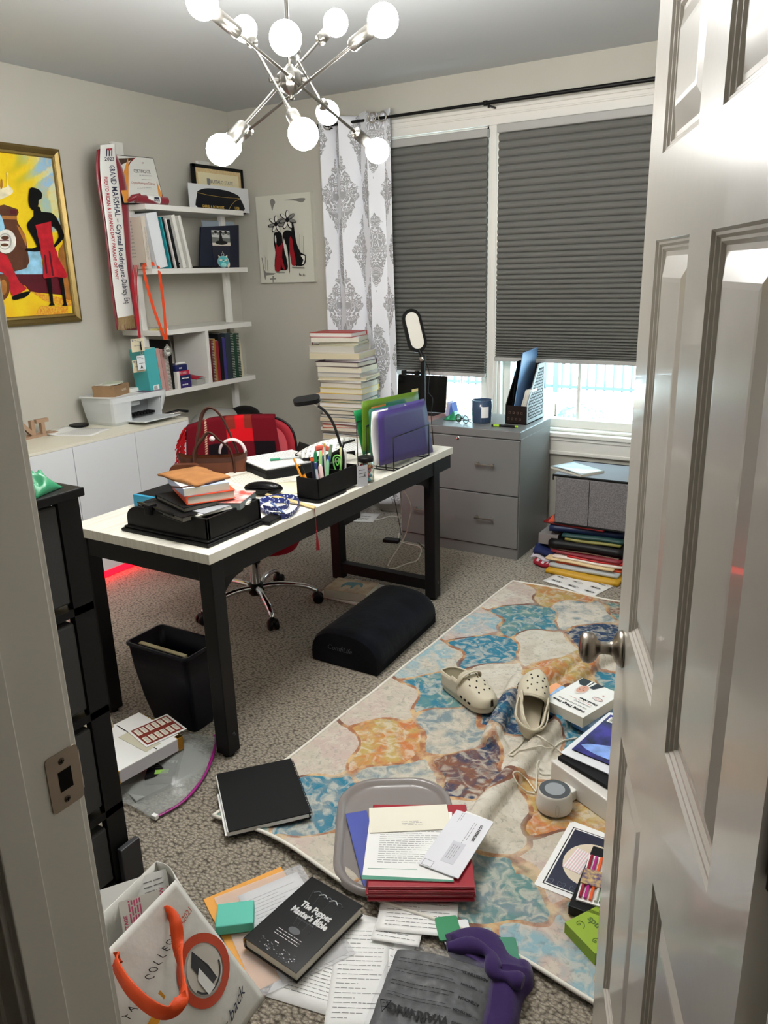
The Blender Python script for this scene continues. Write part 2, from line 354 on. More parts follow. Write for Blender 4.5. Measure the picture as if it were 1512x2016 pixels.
# the door itself: six raised panels, swung into the room
HX, HY = -0.0221, 0.581; ex, ey = -0.3221, 1.3334
dv = Vector((ex-HX, ey-HY, 0)); DW = dv.length; dd = dv.normalized()
nl = Vector((-dd.y, dd.x, 0))        # toward the camera's left (the face seen)
DM = Matrix(((dd.x, 0, nl.x, HX), (dd.y, 0, nl.y, HY), (0, 1, 0, .012), (0, 0, 0, 1)))   # x along width from hinge, y up, z out of visible face
d = MB(); DH = 2.03; st, ms_ = .115, .11; pw = (DW-2*st-ms_)/2; TH = .035
cols_ = [(st, st+pw), (st+pw+ms_, DW-st)]; rows_ = [(.215, .745), (.935, 1.57), (1.70, 1.92)]
rng = [(.235, .80), (1.0, 1.62), (1.735, 1.925)]
rows_ = rng
def door_face(z, sgn):
    xs = [0]+[v for cc in cols_ for v in cc]+[DW]; ys = [0]+[v for rr in rows_ for v in rr]+[DH]
    for i in range(len(xs)-1):
        for j in range(len(ys)-1):
            a, b, e, f = xs[i], xs[i+1], ys[j], ys[j+1]
            if i % 2 == 1 and j % 2 == 1:
                lv = [(0, 0), (.003, -.0035), (.006, -.004), (.009, -.0075), (.012, -.008), (.016, -.012), (.022, -.012), (.050, -.0035), (.056, -.003)]
                for (o0, z0), (o1, z1) in zip(lv, lv[1:]):
                    A = [(a+o0, e+o0, z+sgn*z0), (b-o0, e+o0, z+sgn*z0), (b-o0, f-o0, z+sgn*z0), (a+o0, f-o0, z+sgn*z0)]
                    B = [(a+o1, e+o1, z+sgn*z1), (b-o1, e+o1, z+sgn*z1), (b-o1, f-o1, z+sgn*z1), (a+o1, f-o1, z+sgn*z1)]
                    fs = [(k, (k+1) % 4, 4+(k+1) % 4, 4+k) for k in range(4)]
                    if sgn < 0: fs = [q[::-1] for q in fs]
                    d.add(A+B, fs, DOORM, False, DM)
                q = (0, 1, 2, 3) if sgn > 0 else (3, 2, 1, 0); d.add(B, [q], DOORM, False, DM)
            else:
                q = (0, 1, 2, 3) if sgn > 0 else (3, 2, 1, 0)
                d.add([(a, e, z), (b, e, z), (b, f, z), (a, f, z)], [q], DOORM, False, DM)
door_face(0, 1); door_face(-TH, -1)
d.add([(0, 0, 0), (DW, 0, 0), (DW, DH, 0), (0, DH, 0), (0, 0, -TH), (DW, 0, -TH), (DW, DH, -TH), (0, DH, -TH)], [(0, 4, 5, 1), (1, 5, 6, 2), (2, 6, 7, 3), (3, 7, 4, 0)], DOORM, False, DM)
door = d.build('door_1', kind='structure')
kn = MB(); KM = mat('satin_nickel_knob', (150, 142, 132), .3, 1, bump=(80, .05))
for sg, z0 in ((1, 0), (-1, -TH)):
    K = DM @ Matrix.Translation((DW-.062, .943, z0)) @ (Matrix.Identity(4) if sg > 0 else Matrix.Rotation(math.pi, 4, 'X'))
    kn.lathe([(0, 0), (.033, 0), (.0335, .003), (.029, .008), (.022, .013), (.0135, .017), (.0115, .022), (.011, .036), (.0135, .041), (.021, .045), (.0265, .051), (.0285, .059), (.0265, .067), (.020, .072), (.010, .0745), (0, .075)], KM, 32, K)
kn.build('door_knob', door)
hg = MB(); HB = mat('hinge_black', (28, 26, 24), .5, .3)
for hz in (.18, 1.12, 1.80):
    hg.tube([DM @ Vector((-.010, hz, -.012)), DM @ Vector((-.010, hz+.09, -.012))], .006, HB, 10)
    hg.prism(rrect(.032, .09, .008), .0, .002, HB, Matrix(((0, 0, -1, .012), (1, 0, 0, .49), (0, 1, 0, hz+.012), (0, 0, 0, 1))))
hg.build('hinge', door)
# hinge leaf visible on the right jamb
# ------------------------------------------------------------------ outdoors
SNOW = mat('snow', (244, 246, 250), .8, bump=(2.2, .5, .08)); og = -.45
g = MB(); rs = random.Random(3)
g.grid(lambda u, v: (-14+22*u, 4.75+5.5*v, og+.06*math.sin(u*9)*math.sin(v*5)+.05*v), 40, 24, SNOW)
g.build('snow_ground', label='snow covered garden ground outside the window', cat='snow', kind='stuff')
STONE = mat('retaining_stone', (196, 182, 168), .9, bump=(9, .6, .03), var=(3, .25))
rw = MB()
for j in range(3):
    for i in range(22): x = -9+i*.55+(.27 if j % 2 else 0); rw.box((x, 10.2+.03*rs.random(), -.75+j*.2), (x+.53, 10.6, -.56+j*.2), STONE)
rw.box((-9, 10.12, -.155), (3.2, 10.7, -.09), SNOW)
rw.build('retaining_wall', label='low pale stone retaining wall capped with snow outside', cat='wall', bevel=.02)
FEN = mat('fence_metal', (84, 98, 116), .5, .3); ft = thing('metal_fence', (-3, 11.2, -.2), 'dark metal picket fence beyond the snowy garden', 'fence')
m = MB()
for k in range(90): x = -8.5+k*.125; m.box((x-.012, 11.19, -.12), (x+.012, 11.21, .9), FEN)
m.build('pickets', ft)
MB().box((-8.6, 11.18, -.1), (3, 11.22, -.06), FEN).box((-8.6, 11.18, .78), (3, 11.22, .82), FEN).build('rail', ft)
for k in range(6): x = -8.5+k*2.3+.06; MB().box((x-.035, 11.17, -.2), (x+.035, 11.23, .95), FEN).build('post', ft)
HEDGE = mat('evergreen_shrub', (96, 128, 128), .9, bump=(20, 1, .03), var=(8, .4)); 
def bush(name, c, r, n, mt, lab, cat, twig=False):
    b = MB(); rr = random.Random(hash(name) % 99 if False else len(name))
    if twig:
        for k in range(n):
            a = rr.uniform(0, 6.28); e = rr.uniform(.3, 1.0); p = Vector(c); q = p+Vector((math.cos(a)*r*e, math.sin(a)*r*.6*e, r*rr.uniform(.6, 1.4)))
            mid = (p+q)/2+Vector((rr.uniform(-.05, .05), 0, .05)); b.tube([p, mid, q], [.012, .008, .003], mt, 5)
            for s_ in range(2): b.tube([mid, mid+(q-mid)*.6+Vector((rr.uniform(-.12, .12), 0, rr.uniform(0, .1)))], [.006, .002], mt, 4)
    else:
        b.ball(c, r, mt, 20, sc=(1.25, .9, .8))
        for k in range(n):
            t, p = rr.uniform(0, 6.28), math.acos(rr.uniform(-.3, 1)); d_ = Vector((math.cos(t)*math.sin(p)*1.25, math.sin(t)*math.sin(p)*.9, math.cos(p)*.8))
            b.ball(Vector(c)+d_*r*.95, r*.13, mt, 6)
    return b.build(name, label=lab, cat=cat)
bush('evergreen_bush', (-2.85, 9.3, -.20), .24, 90, HEDGE, 'round blue-green evergreen shrub half buried in snow outside the window', 'shrub')
TWIG = mat('bare_twigs', (150, 122, 104), .9)
bush('bare_bush', (-1.75, 9.2, -.42), .34, 34, TWIG, 'bare brown twiggy shrub in the snow right of the evergreen shrub', 'shrub', True)
bush('leafless_shrub', (-4.0, 9.6, -.4), .28, 20, TWIG, 'small leafless shrub in the snow left of the evergreen shrub', 'shrub', True)
bush('dry_plant', (-1.15, 8.2, -.42), .2, 12, TWIG, 'low dry plant stalks poking out of the snow far right', 'plant', True)
bush('bare_sapling', (-4.0, 8.2, -.42), .7, 26, TWIG, 'taller bare branching sapling seen through the left window', 'plant', True)
HOUSE = mat('house_siding', (176, 196, 206), .8)
h = MB(); 
for k in range(14): h.box((-16, 22-.02*(k % 2), -.2+k*.28), (10, 24, .07+k*.28), HOUSE)
h.build('neighbouring_house', label='pale blue sided house far beyond the fence', cat='house')
# ================================================================== CHANDELIER
HUBD = 2.7; KS = HUBD/3.1
NICKEL_C = mat('chandelier_nickel', (128, 125, 119), .3, 1, bump=(60, .05))
hub = D_(HUBD, 572, 160)
ch = thing('chandelier', (hub.x, hub.y, ZC), 'brushed nickel sputnik chandelier with five crossing rods and ten glowing globe bulbs', 'chandelier')
m = MB(); m.tube([(hub.x, hub.y, hub.z+.03), (hub.x, hub.y, ZC-.02)], .0055, NICKEL_C, 12); m.build('stem', ch)
MB().lathe([(.012, -.045), (.06, -.03), (.062, 0)], NICKEL_C, 32, Matrix.Translation((hub.x, hub.y, ZC))).build('ceiling_canopy', ch)
m = MB(); H = Matrix.Translation(hub) @ Matrix.Scale(KS, 4)
prof = [(.004, -.058), (.010, -.056), (.011, -.050), (.006, -.047), (.012, -.043), (.030, -.034), (.044, -.018), (.049, .002), (.044, .022), (.030, .036), (.014, .043), (.010, .052), (.0, .053)]
def hubf(u, v):
    k = v*(len(prof)-1); i = min(int(k), len(prof)-2); f = k-i; r = prof[i][0]*(1-f)+prof[i+1][0]*f; z = prof[i][1]*(1-f)+prof[i+1][1]*f
    r *= 1-.09*abs(math.sin(u*math.pi*10))**.5*(1 if r > .02 else 0); return (r*math.cos(u*2*math.pi), r*math.sin(u*2*math.pi), z)
m.grid(hubf, 80, 40, NICKEL_C, H, wrap=True)
for a in range(5): 
    t = a*math.pi*2/5+.3; m.tube([H @ Vector((.04*math.cos(t), .04*math.sin(t), 0)), H @ Vector((.075*math.cos(t), .075*math.sin(t), .0))], .007, NICKEL_C, 10)
m.build('hub', ch)
BULB = mat('glowing_bulb_glass', (255, 250, 240), .3, emit=BULB_STRENGTH)
for n_ in BULB.node_tree.nodes:
    if n_.type == 'BSDF_PRINCIPLED': n_.inputs['Emission Color'].default_value = (1.0, .985, .955, 1)
LR = .93*KS
def solve(a, b):  # distances along two sight rays: mean = hub distance, separation = rod length; a is the nearer
    ra, rb = ray(*a).normalized(), ray(*b).normalized(); lo, hi = 0, .40
    for _ in range(40):
        md = (lo+hi)/2; L = ((CAM+ra*(HUBD-md))-(CAM+rb*(HUBD+md))).length
        if L < LR: lo = md
        else: hi = md
    return CAM+ra*(HUBD-lo), CAM+rb*(HUBD+lo)
for a, b in (((398, 5), (743, 297)), ((597, 264), (482, 57)), ((562, 75), (645, 222)), ((436, 295), (661, 45)), ((754, 40), (452, 287))):
    p, q = solve(a, b); ax = (q-p).normalized(); mid = (p+q)/2
    if a == (754, 40) : pass
    MB().tube([p+ax*.095*KS, q-ax*.095*KS], .0046, NICKEL_C, 10).build('rod', ch)
    for c_, s_ in ((p, ax), (q, -ax)):
        z = s_; x = Vector((0, 0, 1)).cross(z).normalized(); F = frame(c_, x, z.cross(x)) @ Matrix.Scale(KS, 4)
        sk = MB().lathe([(.0, .156), (.010, .156), (.0105, .150), (.0195, .149), (.021, .145), (.021, .036), (.018, .036)], NICKEL_C, 24, F).build('lamp_socket', ch)
        bp = [(0.0, -.0465)]+[(.0465*math.sin(math.radians(t)), -.0465*math.cos(math.radians(t))) for t in range(12, 150, 12)]+[(.021, .044), (.016, .05), (.014, .06)]
        MB().lathe(bp, BULB, 32, F, cap=False).build('globe_bulb', ch)
# ================================================================== NODE HELPERS
def attr(ob, name, vals, n=3):
    a = ob.data.attributes.new(name, 'FLOAT_COLOR' if n == 4 else 'FLOAT_VECTOR', 'POINT')
    a.data.foreach_set('color' if n == 4 else 'vector', np.array(vals, dtype=np.float32).ravel())
class NT:
    def __init__(s, m): s.t = m.node_tree; s.b = s.t.nodes.get('Principled BSDF')
    def val(s, sock, v):
        if hasattr(v, 'is_output') or isinstance(v, bpy.types.NodeSocket): s.t.links.new(v, sock)
        else: sock.default_value = v
    def m(s, op, a, b=0, c=0):
        n = s.t.nodes.new('ShaderNodeMath'); n.operation = op; s.val(n.inputs[0], a); s.val(n.inputs[1], b); s.val(n.inputs[2], c); return n.outputs[0]
    def noise(s, vec, scale, detail=2, dist=0, out='Fac'):
        n = s.t.nodes.new('ShaderNodeTexNoise'); s.val(n.inputs['Vector'], vec); n.inputs['Scale'].default_value = scale; n.inputs['Detail'].default_value = detail; n.inputs['Distortion'].default_value = dist; return n.outputs[out]
    def attr(s, name):
        n = s.t.nodes.new('ShaderNodeAttribute'); n.attribute_name = name; return n
    def xyz(s, v): n = s.t.nodes.new('ShaderNodeSeparateXYZ'); s.val(n.inputs[0], v); return n.outputs
    def comb(s, x, y, z=0): n = s.t.nodes.new('ShaderNodeCombineXYZ'); s.val(n.inputs[0], x); s.val(n.inputs[1], y); s.val(n.inputs[2], z); return n.outputs[0]
    def mix(s, f, a, b, blend='MIX'):
        n = s.t.nodes.new('ShaderNodeMix'); n.data_type = 'RGBA'; n.blend_type = blend; s.val(n.inputs[0], f); s.val(n.inputs[6], a); s.val(n.inputs[7], b); return n.outputs[2]
    def step(s, v, lo, hi):
        n = s.t.nodes.new('ShaderNodeMapRange'); s.val(n.inputs[0], v); n.inputs[1].default_value = lo; n.inputs[2].default_value = hi; return n.outputs[0]
    def bump(s, h, st, d):
        n = s.t.nodes.new('ShaderNodeBump'); n.inputs['Strength'].default_value = st; n.inputs['Distance'].default_value = d; s.val(n.inputs['Height'], h); s.t.links.new(n.outputs[0], s.b.inputs['Normal'])
# ================================================================== BLINDS, ROD, CURTAIN
BLIND = mat('blind_fabric_grey', (104, 104, 100), .85, bump=(300, .15, .001)); RAIL = mat('blind_rail_grey', (168, 167, 164), .45)
def blind(x0, x1, zt, zb, lab):
    t = thing('cellular_blind', ((x0+x1)/2, YB-.03, zb), lab, 'window blind', 'grey cellular window blinds')
    z = zt-.045; zs = [z]; L = z-(zb+.022); n = 44; a, b = 1.55, .45
    ws = [a+(b-a)*(i/(n-1))**1.15 for i in range(n)]; sw = sum(ws)
    for w_ in ws: z -= w_/sw*L; zs.append(z)
    m = MB(); yc = YB-.034; prof = []
    for i in range(n):
        h = zs[i]-zs[i+1]; d = .013+.004*(i/n)
        prof += [(yc, zs[i]), (yc-d*.75, zs[i]-h*.18), (yc-d, zs[i]-h*.42), (yc-d*.92, zs[i]-h*.66), (yc-d*.55, zs[i]-h*.88)]
    prof.append((yc, zs[-1])); k = len(prof)
    F = [(x0+.006, y, z) for y, z in prof]+[(x1-.006, y, z) for y, z in prof]
    m.add(F, [(i, i+1, k+i+1, k+i) for i in range(k-1)], BLIND, False)
    B = [(x0+.006, 2*yc+.004-y, z) for y, z in prof]+[(x1-.006, 2*yc+.004-y, z) for y, z in prof]
    m.add(B, [(i+1, i, k+i, k+i+1) for i in range(k-1)], BLIND, False)
    for s_, x in ((0, x0+.006), (1, x1-.006)):
        vs = [(x, y, z) for y, z in prof]+[(x, 2*yc+.004-y, z) for y, z in prof]
        m.add(vs, [(i, i+1, k+i+1, k+i) if s_ == 0 else (i+1, i, k+i, k+i+1) for i in range(k-1)], BLIND, False)
    m.build('pleated_fabric', t)
    MB().box((x0, YB-.058, zt-.045), (x1, YB-.012, zt), RAIL).build('head_rail', t, bevel=.006)
    m = MB().box((x0, YB-.052, zb), (x1, YB-.022, zb+.024), RAIL)
    if x1-x0 > .7: m.prism(arc(0, 0, .018, 180, 360, 8), 0, .006, RAIL, Matrix(((1, 0, 0, (x0+x1)/2-.05), (0, 0, -1, YB-.052), (0, 1, 0, zb+.016), (0, 0, 0, 1))))
    m.build('bottom_rail', t, bevel=.004)
blind(-2.655, -1.978, 2.352, .962, 'left narrower charcoal cellular blind that hangs lower behind the curtain edge')
blind(-1.918, -.944, 2.365, 1.064, 'right wider charcoal cellular blind hanging above the snowy view')
rod = thing('curtain_rod', (-2, YB-.12, 2.465), 'thin black curtain rod spanning above both window blinds', 'curtain rod')
m = MB(); m.tube([(-3.06, YB-.12, 2.466), (-1.95, YB-.12, 2.466)], .0085, BLACK, 12).tube([(-1.95, YB-.12, 2.466), (-.62, YB-.12, 2.466)], .011, BLACK, 12).lathe([(.009, -.012), (.014, -.01), (.014, .01), (.011, .012)], BLACK, 16, frame((-1.96, YB-.12, 2.466), (0, 0, 1), (0, 1, 0)))
m.build('rod', rod); MB().ball((-3.075, YB-.12, 2.466), .019, BLACK, 16).build('finial', rod); MB().ball((-.6, YB-.12, 2.466), .019, BLACK, 16).build('finial', rod)
for bx in (-1.94, -3.0, -.66): MB().box((bx-.008, YB-.004, 2.40), (bx+.008, YB, 2.47), BLACK).box((bx-.005, YB-.12, 2.447), (bx+.005, YB, 2.455), BLACK).box((bx-.005, YB-.126, 2.44), (bx+.005, YB-.116, 2.458), BLACK).build('wall_bracket', rod)
# curtain cloth in deep vertical folds with a printed grey medallion pattern
def damask():
    m = mat('curtain_damask', (233, 235, 240), .8, sheen=.2); n = NT(m)
    uv = n.xyz(n.attr('cuv').outputs['Vector']); W_, H_ = .29, .66
    def lat(off):
        fx = n.m('SUBTRACT', n.m('FRACT', n.m('ADD', n.m('DIVIDE', uv[0], W_), off)), .5); fy = n.m('SUBTRACT', n.m('FRACT', n.m('ADD', n.m('DIVIDE', uv[1], H_), off)), .5)
        ax = n.m('ABSOLUTE', fx); v = n.comb(n.m('MULTIPLY', ax, W_), n.m('MULTIPLY', fy, H_), off)
        nz = n.noise(v, 26, 2); d = n.m('ADD', n.m('ADD', n.m('MULTIPLY', ax, 2.25), n.m('MULTIPLY', n.m('ABSOLUTE', fy), 2.1)), n.m('MULTIPLY', n.m('SUBTRACT', nz, .5), .55))
        body = n.m('LESS_THAN', d, .76)
        vo = n.t.nodes.new('ShaderNodeTexVoronoi'); vo.feature = 'DISTANCE_TO_EDGE'; vo.inputs['Scale'].default_value = 38; n.val(vo.inputs['Vector'], n.comb(n.m('MULTIPLY', ax, W_), n.m('ADD', n.m('MULTIPLY', fy, H_), n.m('MULTIPLY', nz, .06)), off))
        sw = n.m('SINE', n.m('MULTIPLY', n.noise(v, 16, 1, 1.2), 60))
        hole = n.m('GREATER_THAN', sw, .62); edge = n.m('LESS_THAN', vo.outputs['Distance'], .05)
        return n.m('MULTIPLY', body, n.m('SUBTRACT', 1, n.m('MAXIMUM', n.m('MULTIPLY', hole, .95), n.m('MULTIPLY', edge, .0))))
    f = n.m('MAXIMUM', lat(0.18), lat(.68)); n.t.links.new(n.mix(f, lin((232, 234, 240)), lin((158, 158, 160))), n.b.inputs['Base Color']); return m
CURT = damask(); cu = thing('curtain', (-2.8, YB-.12, .1), 'white curtain panel printed with grey damask medallions left of the blinds', 'curtain')
CX0, CX1, NU, NV = -3.05, -2.575, 150, 60
def cur(u, v):
    ph = 2*math.pi*(2.6*u-.12); a = .052*(1-.25*v); z = 2.505-2.42*v-(0.008*math.cos(ph*1) if v < .03 else 0)
    x = CX0+(CX1-CX0)*(u+.035*math.sin(ph*2+.6))+(.012 if u > .5 else -.004)*v; y = YB-.12+a*math.sin(ph)*(.55+.45*math.sin(u*3+.6))+.006*math.sin(v*7+u*9)
    return (x, y, z)
m = MB(); m.sheet(cur, NU, NV, CURT, th=.0015); ob = m.build('cloth', cu)
cv = []
for _ in range(2):
    for j in range(NV):
        for i in range(NU): cv.append((i/(NU-1)*1.05, -j/(NV-1)*2.42, 0))
attr(ob, 'cuv', cv)
for gx, gy in ((-3.0, -.145), (-2.665, -.165), (-2.60, -.155)):
    MB().tube([(gx+.0, YB+gy+.024*math.cos(t*math.pi/10)*.55, 2.466+.026*math.sin(t*math.pi/10)) if False else (gx+.026*math.cos(t*math.pi/10), YB+gy, 2.466+.026*math.sin(t*math.pi/10)) for t in range(20)], .0045, NICKEL, 8, closed=True).build('grommet', cu)
# ================================================================== WALL ART
def painter(mb, ax, val, ox, oy, sc, sgn):
    st = {'k': 0}
    def P(pts, m, lift=None):
        st['k'] += 1; v = val+sgn*(.0004*st['k'] if lift is None else lift)
        Q = [on(ax, v, ox+x*sc, oy+y*sc) for x, y in pts]
        a = sum(((Q[i][1-ax if ax < 2 else 0])*(Q[(i+1) % len(Q)][2])-(Q[(i+1) % len(Q)][1-ax if ax < 2 else 0])*(Q[i][2])) for i in range(len(Q)))
        if (a < 0) == (ax == 0): Q.reverse()
        mb.poly(Q, m)
    return P
def ell(cx, cy, rx, ry, n=20, rot=0): return [(cx+rx*math.cos(t)*math.cos(rot)-ry*math.sin(t)*math.sin(rot), cy+rx*math.cos(t)*math.sin(rot)+ry*math.sin(t)*math.cos(rot)) for t in [2*math.pi*i/n for i in range(n)]]
def smooth(pts, n=3): 
    q = [Vector((x, y, 0)) for x, y in pts]; k = len(q); out = []
    for i in range(k):
        a, b, c, d = q[i-1], q[i], q[(i+1) % k], q[(i+2) % k]
        for j in range(n):
            t = j/n; p = .5*((2*b)+(c-a)*t+(2*a-5*b+4*c-d)*t*t+(3*b-a-3*c+d)*t**3); out.append((p.x, p.y))
    return out
GOLD = mat('antique_gold_frame', (138, 118, 72), .38, .75, bump=(60, .5, .003)); GOLD2 = mat('gold_rope', (166, 142, 84), .35, .8, bump=(160, .8, .003))
PY0, PY1, PZ0, PZ1 = 1.95, 3.083, 1.372, 2.280
pt = thing('framed_painting', (XL, (PY0+PY1)/2, PZ0), 'large gold framed painting of figures in red on yellow', 'painting')
m = MB(); fw = .05
def fr_ring(m, d0, d1, x0, x1, mt):  # mitred moulding strip
    A = [(PY0+d0, PZ0+d0), (PY1-d0, PZ0+d0), (PY1-d0, PZ1-d0), (PY0+d0, PZ1-d0)]; B = [(PY0+d1, PZ0+d1), (PY1-d1, PZ0+d1), (PY1-d1, PZ1-d1), (PY0+d1, PZ1-d1)]
    for i in range(4):
        j = (i+1) % 4; m.add([(x0, *A[i]), (x0, *A[j]), (x1, *B[j]), (x1, *B[i])], [(0, 1, 2, 3)], mt)
fr_ring(m, 0, 0, XL, XL+.026, GOLD); fr_ring(m, 0, .012, XL+.026, XL+.03, GOLD); fr_ring(m, .012, .03, XL+.03, XL+.018, GOLD); fr_ring(m, .03, .034, XL+.018, XL+.024, GOLD); fr_ring(m, .034, .044, XL+.024, XL+.022, GOLD2); fr_ring(m, .044, fw, XL+.022, XL+.012, GOLD)
m.build('frame', pt)
PC = mat('painted_canvas', (230, 195, 30), .35); n_ = NT(PC); ca = n_.attr('paint'); tc = n_.t.nodes.new('ShaderNodeTexCoord')
nz = n_.noise(tc.outputs['Object'], 26, 4, 1.5); n_.t.links.new(n_.mix(n_.m('MULTIPLY', n_.step(nz, .45, .75), .5), ca.outputs['Color'], lin((236, 190, 20))), n_.b.inputs['Base Color']); n_.bump(nz, .25, .004)
m = MB(); NY, NZ = 100, 90; xs = XL+.013
m.grid(lambda u, v: (xs, PY0+.045+(PY1-PY0-.09)*u, PZ0+.045+(PZ1-PZ0-.09)*v), NY, NZ, PC)
pd_ = m.build('painting_ground', pt); cols = []
def pix(p):
    d = Vector(p)-CAM; k = d.dot(_f); return 756+FPX*d.dot(_r)/k, 1008-FPX*d.dot(_u)/k
def bl(a, b, t): t = max(0, min(1, t)); return [a[i]*(1-t)+b[i]*t for i in range(3)]
rg = random.Random(2)
for j in range(NZ):
    for i in range(NY):
        x, y = pix((xs, PY0+.045+(PY1-PY0-.09)*i/(NY-1), PZ0+.045+(PZ1-PZ0-.09)*j/(NZ-1))); cx, cy = x/.3307, (y-240)/.3307
        c = (244, 210, 30); s_ = .5+.5*math.sin((cx+cy*.6)/26+math.sin(cy/50)*2)
        blue = (cx-60)/160-(cy-170)/520; c = bl(c, (150, 196, 226) if s_ > .35 else (214, 222, 200), blue*1.1-.15+.5*(s_-.5)) if cy < 660 else c
        g_ = 1-abs(cx-110)/90-abs(cy-300)/150; c = bl(c, (190, 180, 30), g_*.8*s_); c = bl(c, (226, 150, 20), (cy-1020)/300*s_)
        cols.append(lin([max(0, min(255, v)) for v in c]))
attr(pd_, 'paint', cols, 4)
Mr = lambda n, c: mat('paint_'+n, c, .4, bump=(40, .3, .003), var=(18, .22))
PB, PR, PBR, PYE, PBL, PWH, PMA, POR, PT2 = Mr('black', (14, 13, 14)), Mr('red', (186, 26, 40)), Mr('brown', (92, 54, 34)), Mr('yellow', (244, 214, 50)), Mr('sky_blue', (150, 204, 232)), Mr('white', (232, 230, 222)), Mr('maroon', (88, 16, 30)), mat('paint_orange_speckle', (220, 130, 30), .5, var=(120, 0, (236, 190, 60))), Mr('tan', (172, 112, 50))
m = MB(); A = painter(m, 0, xs, 0, 240, .3307, 1)
A(smooth([(370, 730), (395, 700), (440, 1090), (425, 1090), (385, 1060), (352, 840), (348, 770)]), PT2)
A([(-60, 905), (350, 905), (372, 1030), (180, 1012), (150, 975), (-60, 975)], PMA)
A([(150, 770), (240, 768), (262, 907), (-60, 907), (-60, 878), (150, 874)], PBL)
A([(180, 1008), (340, 1042), (442, 1068), (446, 1098), (360, 1092), (262, 1064)], POR); A([(236, 1096), (404, 1100), (404, 1152), (206, 1160)], POR)
A(smooth([(-60, 514), (106, 520), (98, 565), (112, 610), (152, 680), (166, 780), (156, 872), (-60, 872)], 2), PBR); A([(-60, 554), (100, 562), (102, 582), (-60, 576)], PT2); A([(60, 522), (104, 524), (98, 552), (62, 550)], PYE if False else PMA)
A(smooth([(100, 615), (150, 670), (158, 740), (138, 700)], 2), PT2)
A(smooth([(-20, 545), (2, 552), (22, 600), (24, 650), (-20, 660)], 2), PBL)
A(ell(35, 712, 61, 72), PWH); A(ell(30, 712, 40, 50), Mr('grey', (176, 176, 168))); A(ell(28, 712, 34, 42), PWH); A(ell(30, 690, 24, 12), PBR); A(ell(28, 732, 24, 9), PBR); A([(-20, 702), (54, 702), (54, 708), (-20, 708)], PMA)
A(smooth([(-30, 785), (40, 795), (80, 880), (118, 955), (156, 985), (148, 1002), (78, 1036), (60, 1000), (20, 900), (-30, 880)], 2), PR)
A(ell(15, 985, 44, 76), Mr('drum', (110, 62, 20))); A(ell(20, 985, 22, 46), PT2)
A(smooth([(74, 1040), (120, 1020), (172, 1008), (178, 1018), (150, 1044), (84, 1060)]), PB)
A(smooth([(38, 305), (48, 310), (48, 370), (74, 400), (74, 425), (30, 450), (-30, 468), (-30, 400), (30, 392), (42, 370)]), Mr('cream', (232, 222, 186))); A(smooth([(6, 345), (14, 345), (16, 385), (4, 400)]), PT2)
A(smooth([(178, 398), (200, 391), (236, 406), (252, 432), (246, 458), (231, 466), (228, 496), (208, 522), (188, 520), (173, 492), (170, 450)]), PB)
A(smooth([(203, 505), (238, 508), (246, 534), (304, 540), (338, 572), (374, 650), (380, 692), (326, 748), (318, 735), (350, 684), (322, 625), (214, 622), (246, 742), (238, 770), (162, 768), (156, 752), (222, 742), (168, 640), (166, 598), (200, 560)], 2), PB)
A([(276, 925), (304, 925), (318, 1078), (328, 1092), (288, 1095), (302, 1078)], PB); A([(350, 920), (374, 920), (396, 1078), (403, 1094), (368, 1095), (380, 1080)], PB)
A([(211, 614), (304, 592), (310, 650), (322, 744), (243, 757)], PR); A(smooth([(242, 757), (323, 742), (346, 806), (376, 862), (398, 908), (390, 930), (330, 922), (264, 932), (258, 900), (256, 820)], 2), PR)
A([(290, 770), (300, 770), (322, 915), (310, 918)], PMA); A([(262, 790), (270, 790), (284, 900), (274, 905)], PMA)
m.build('painted_figures', pt)
# canvas print with heeled shoes
CV = mat('canvas_print_cream', (214, 213, 200), .7, bump=(500, .2, .001))
cx0, cx1, cz0, cz1 = -3.697, -3.235, 1.545, 2.108
m = MB(); m.box((cx0, YB-.032, cz0), (cx1, YB, cz1), CV); A = painter(m, 1, YB-.032, 340, 300, .21164, -1)
CB, CR, CG, CW = mat('print_black', (20, 19, 22), .5), mat('print_red', (150, 22, 34), .5), mat('print_grey', (128, 127, 122), .6), mat('print_white', (226, 225, 216), .6)
A(smooth([(904, 455), (926, 430), (954, 462), (938, 500), (926, 545), (915, 500)]), CG); A(smooth([(1030, 446), (1110, 436), (1190, 424), (1232, 428), (1220, 456), (1190, 464), (1150, 452), (1100, 447)]), CG)
A([(826, 975), (836, 985), (850, 1090), (872, 1118), (958, 1124), (940, 1138), (872, 1145), (862, 1190), (852, 1150), (838, 1050)], CG); A([(905, 1172), (962, 1168), (962, 1180), (905, 1184)], CG); A([(928, 1148), (940, 1148), (938, 1210), (930, 1210)], CG)
for k_, (xa, ya, yb) in enumerate(((1165, 740, 900), (1180, 760, 950), (1200, 750, 940), (1215, 780, 960), (862, 975, 1100), (880, 1000, 1100), (850, 960, 1080))): A([(xa, ya), (xa+3, ya), (xa+4, yb), (xa+1, yb)], CG)
A(smooth([(1110, 640), (1130, 700), (1148, 830), (1190, 930), (1234, 952), (1240, 1000), (1222, 1048), (1160, 1056), (1120, 1000), (1100, 850)], 2), CB)
A(smooth([(1070, 724), (1110, 742), (1128, 840), (1148, 930), (1160, 1050), (1140, 1050), (1105, 960), (1086, 880), (1088, 1000), (1090, 1112), (1084, 1112), (1074, 960), (1058, 860), (1030, 830), (1022, 770), (1040, 732)], 2), CB)
A(smooth([(1092, 784), (1112, 808), (1124, 900), (1150, 1040), (1110, 1050), (1100, 1000), (1086, 920), (1084, 830)], 2), CR); A(smooth([(1190, 960), (1230, 964), (1222, 1030), (1200, 1040), (1216, 1000)], 2), CW)
